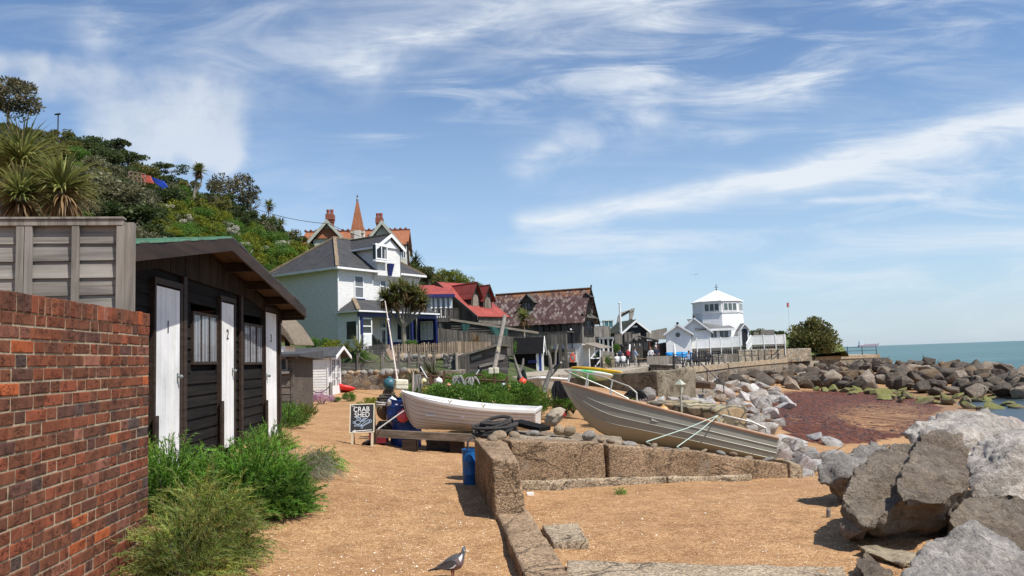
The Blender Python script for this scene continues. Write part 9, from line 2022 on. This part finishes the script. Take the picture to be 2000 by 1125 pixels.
 q=P(1542, 640, 150); r=thing('flagpole', 'slim white flagpole flying a small red flag behind the dark tree', 'flagpole', q); t=P(1539, 587, 150); o=t-q; m=MB(); m.tube([(0, 0, -4), o], .05, 6); m.build('pole', WHITE, r); m=MB(); A=P(1541, 591, 150)-q; m.prism([A, A+Vector((-.45, 0, -.05)), A+Vector((-.5, 0, -.85)), A+Vector((-.02, 0, -.95))], (0, .03, 0)); m.build('flag', paint('red_flag', (.5, .03, .035), .8, .15, 3), r)
 for px, dd, l, k in((1476, 113, 'weathered garden armchair on the grassy bank', 0), (1498, 114, 'weathered garden bench on the grassy bank', 1)):
  q=P(px, 645, dd); q.z=LAWN(q.x, q.y); r=thing('garden_seat', l, 'seat', q, R(-25)); W_=1.0 if k else .4; m=MB(); m.box(-W_, W_, -.3, .3, .38, .44); m.build('seat', GREYV, r); m=MB(); m.hexa([(-W_, .3, .4), (W_, .3, .4), (W_, .36, .4), (-W_, .36, .4), (-W_*.9, .55, 1.15), (W_*.9, .55, 1.15), (W_*.9, .61, 1.15), (-W_*.9, .61, 1.15)]); m.build('backrest', GREYV, r)
  for x in(-W_, W_-.08):
   for y in(-.3, .25):m=MB(); m.box(x, x+.08, y, y+.08, -.1, .38); m.build('leg', GREYV, r)
 TAR=paint('blue_tarp', (.01, .05, .36), .6, .25, 1.5); a=[P(291, 344, 66), P(318, 353, 66), P(335, 377, 66), P(329, 378, 66), P(302, 356, 66)]; m=MB(); m.prism(a, (0, .3, 0)); tag(m.build('tarpaulin', TAR), 'bright blue tarpaulin strip on the hillside', 'tarpaulin'); a=[P(276, 341, 65.5), P(292, 343, 65.5), P(299, 358, 65.5), P(282, 356, 65.5)]; m=MB(); m.prism(a, (0, .2, 0)); tag(m.build('safety_netting', paint('orange_netting', (.50, .10, .06), .7, .3, 4)), 'orange safety netting left of the blue tarpaulin', 'netting')
 q=P(250, 352, 65); r=thing('scaffold', 'pinkish timber scaffold frame on the hillside beside the orange netting', 'scaffold', q); PT=paint('pink_timber', (.30, .19, .15), .8, .2, 3); H_=lambda px, py:P(px, py, 65)-q
 for y in(334, 342, 350):m=MB(); m.beam(H_(251, y), H_(284, y+6), .06, .07); m.build('rail', PT, r)
 for px in(252, 260, 268, 276, 283):m=MB(); k=(px-251)*.18; m.beam(H_(px, 356+k), H_(px, 333+k), .06, .06); m.build('post', PT, r)
 d=6000; q=Zp(1697, 674.6, SEA_Z+.0); q=P(1697, 675.5, 3400); q.z=SEA_Z; r=thing('cargo_ship', 'hazy cargo ship far out on the horizon', 'ship', q); L=85; Hh=paint('hazy_red_hull', (.42, .33, .38), .8, .1, .05); m=MB(); m.prism([(-L*.5, 0, -2), (L*.45, 0, -2), (L*.55, 0, 14), (-L*.5, 0, 9)], (0, 14, 0)); m.build('hull', Hh, r); m=MB(); m.box(-L*.46, -L*.25, 2, 12, 9, 26); m.box(-L*.40, -L*.36, 5, 9, 26, 33); m.build('bridge', paint('hazy_white', (.72, .74, .78), .8, .03, .1), r); m=MB(); [m.box(L*k, L*k+7, 2, 12, 10, 15)for k in(-.15, 0, .15, .3)]; m.build('deck_cargo', paint('hazy_white', (.72, .74, .78)), r)
 q=P(1359, 536.5, 70); r=put('gull', bpy.data.meshes.new('gull'), None, q); m=MB(); m.ball((0, 0, 0), .09, 10, 6, (2.4, .8, .8)); m.add([(.1, 0, .03), (-.1, 0, .03), (-.15, -.55, .12), (.0, -.55, .13), (-.25, -1.0, .02), (.1, .0, .03), (-.1, 0, .03), (-.15, .55, .12), (0, .55, .13), (-.25, 1.0, .02)], ((0, 1, 2, 3), (3, 2, 4), (6, 5, 8, 7), (7, 8, 9))); r.data=m.mesh('gull', paint('gull_grey', (.12, .12, .13), .7)); r.rotation_euler=(0, .1, R(70)); r.scale=(.45, )*3; tag(r, 'small dark bird gliding in the sky above the lookout house', 'bird')
people()
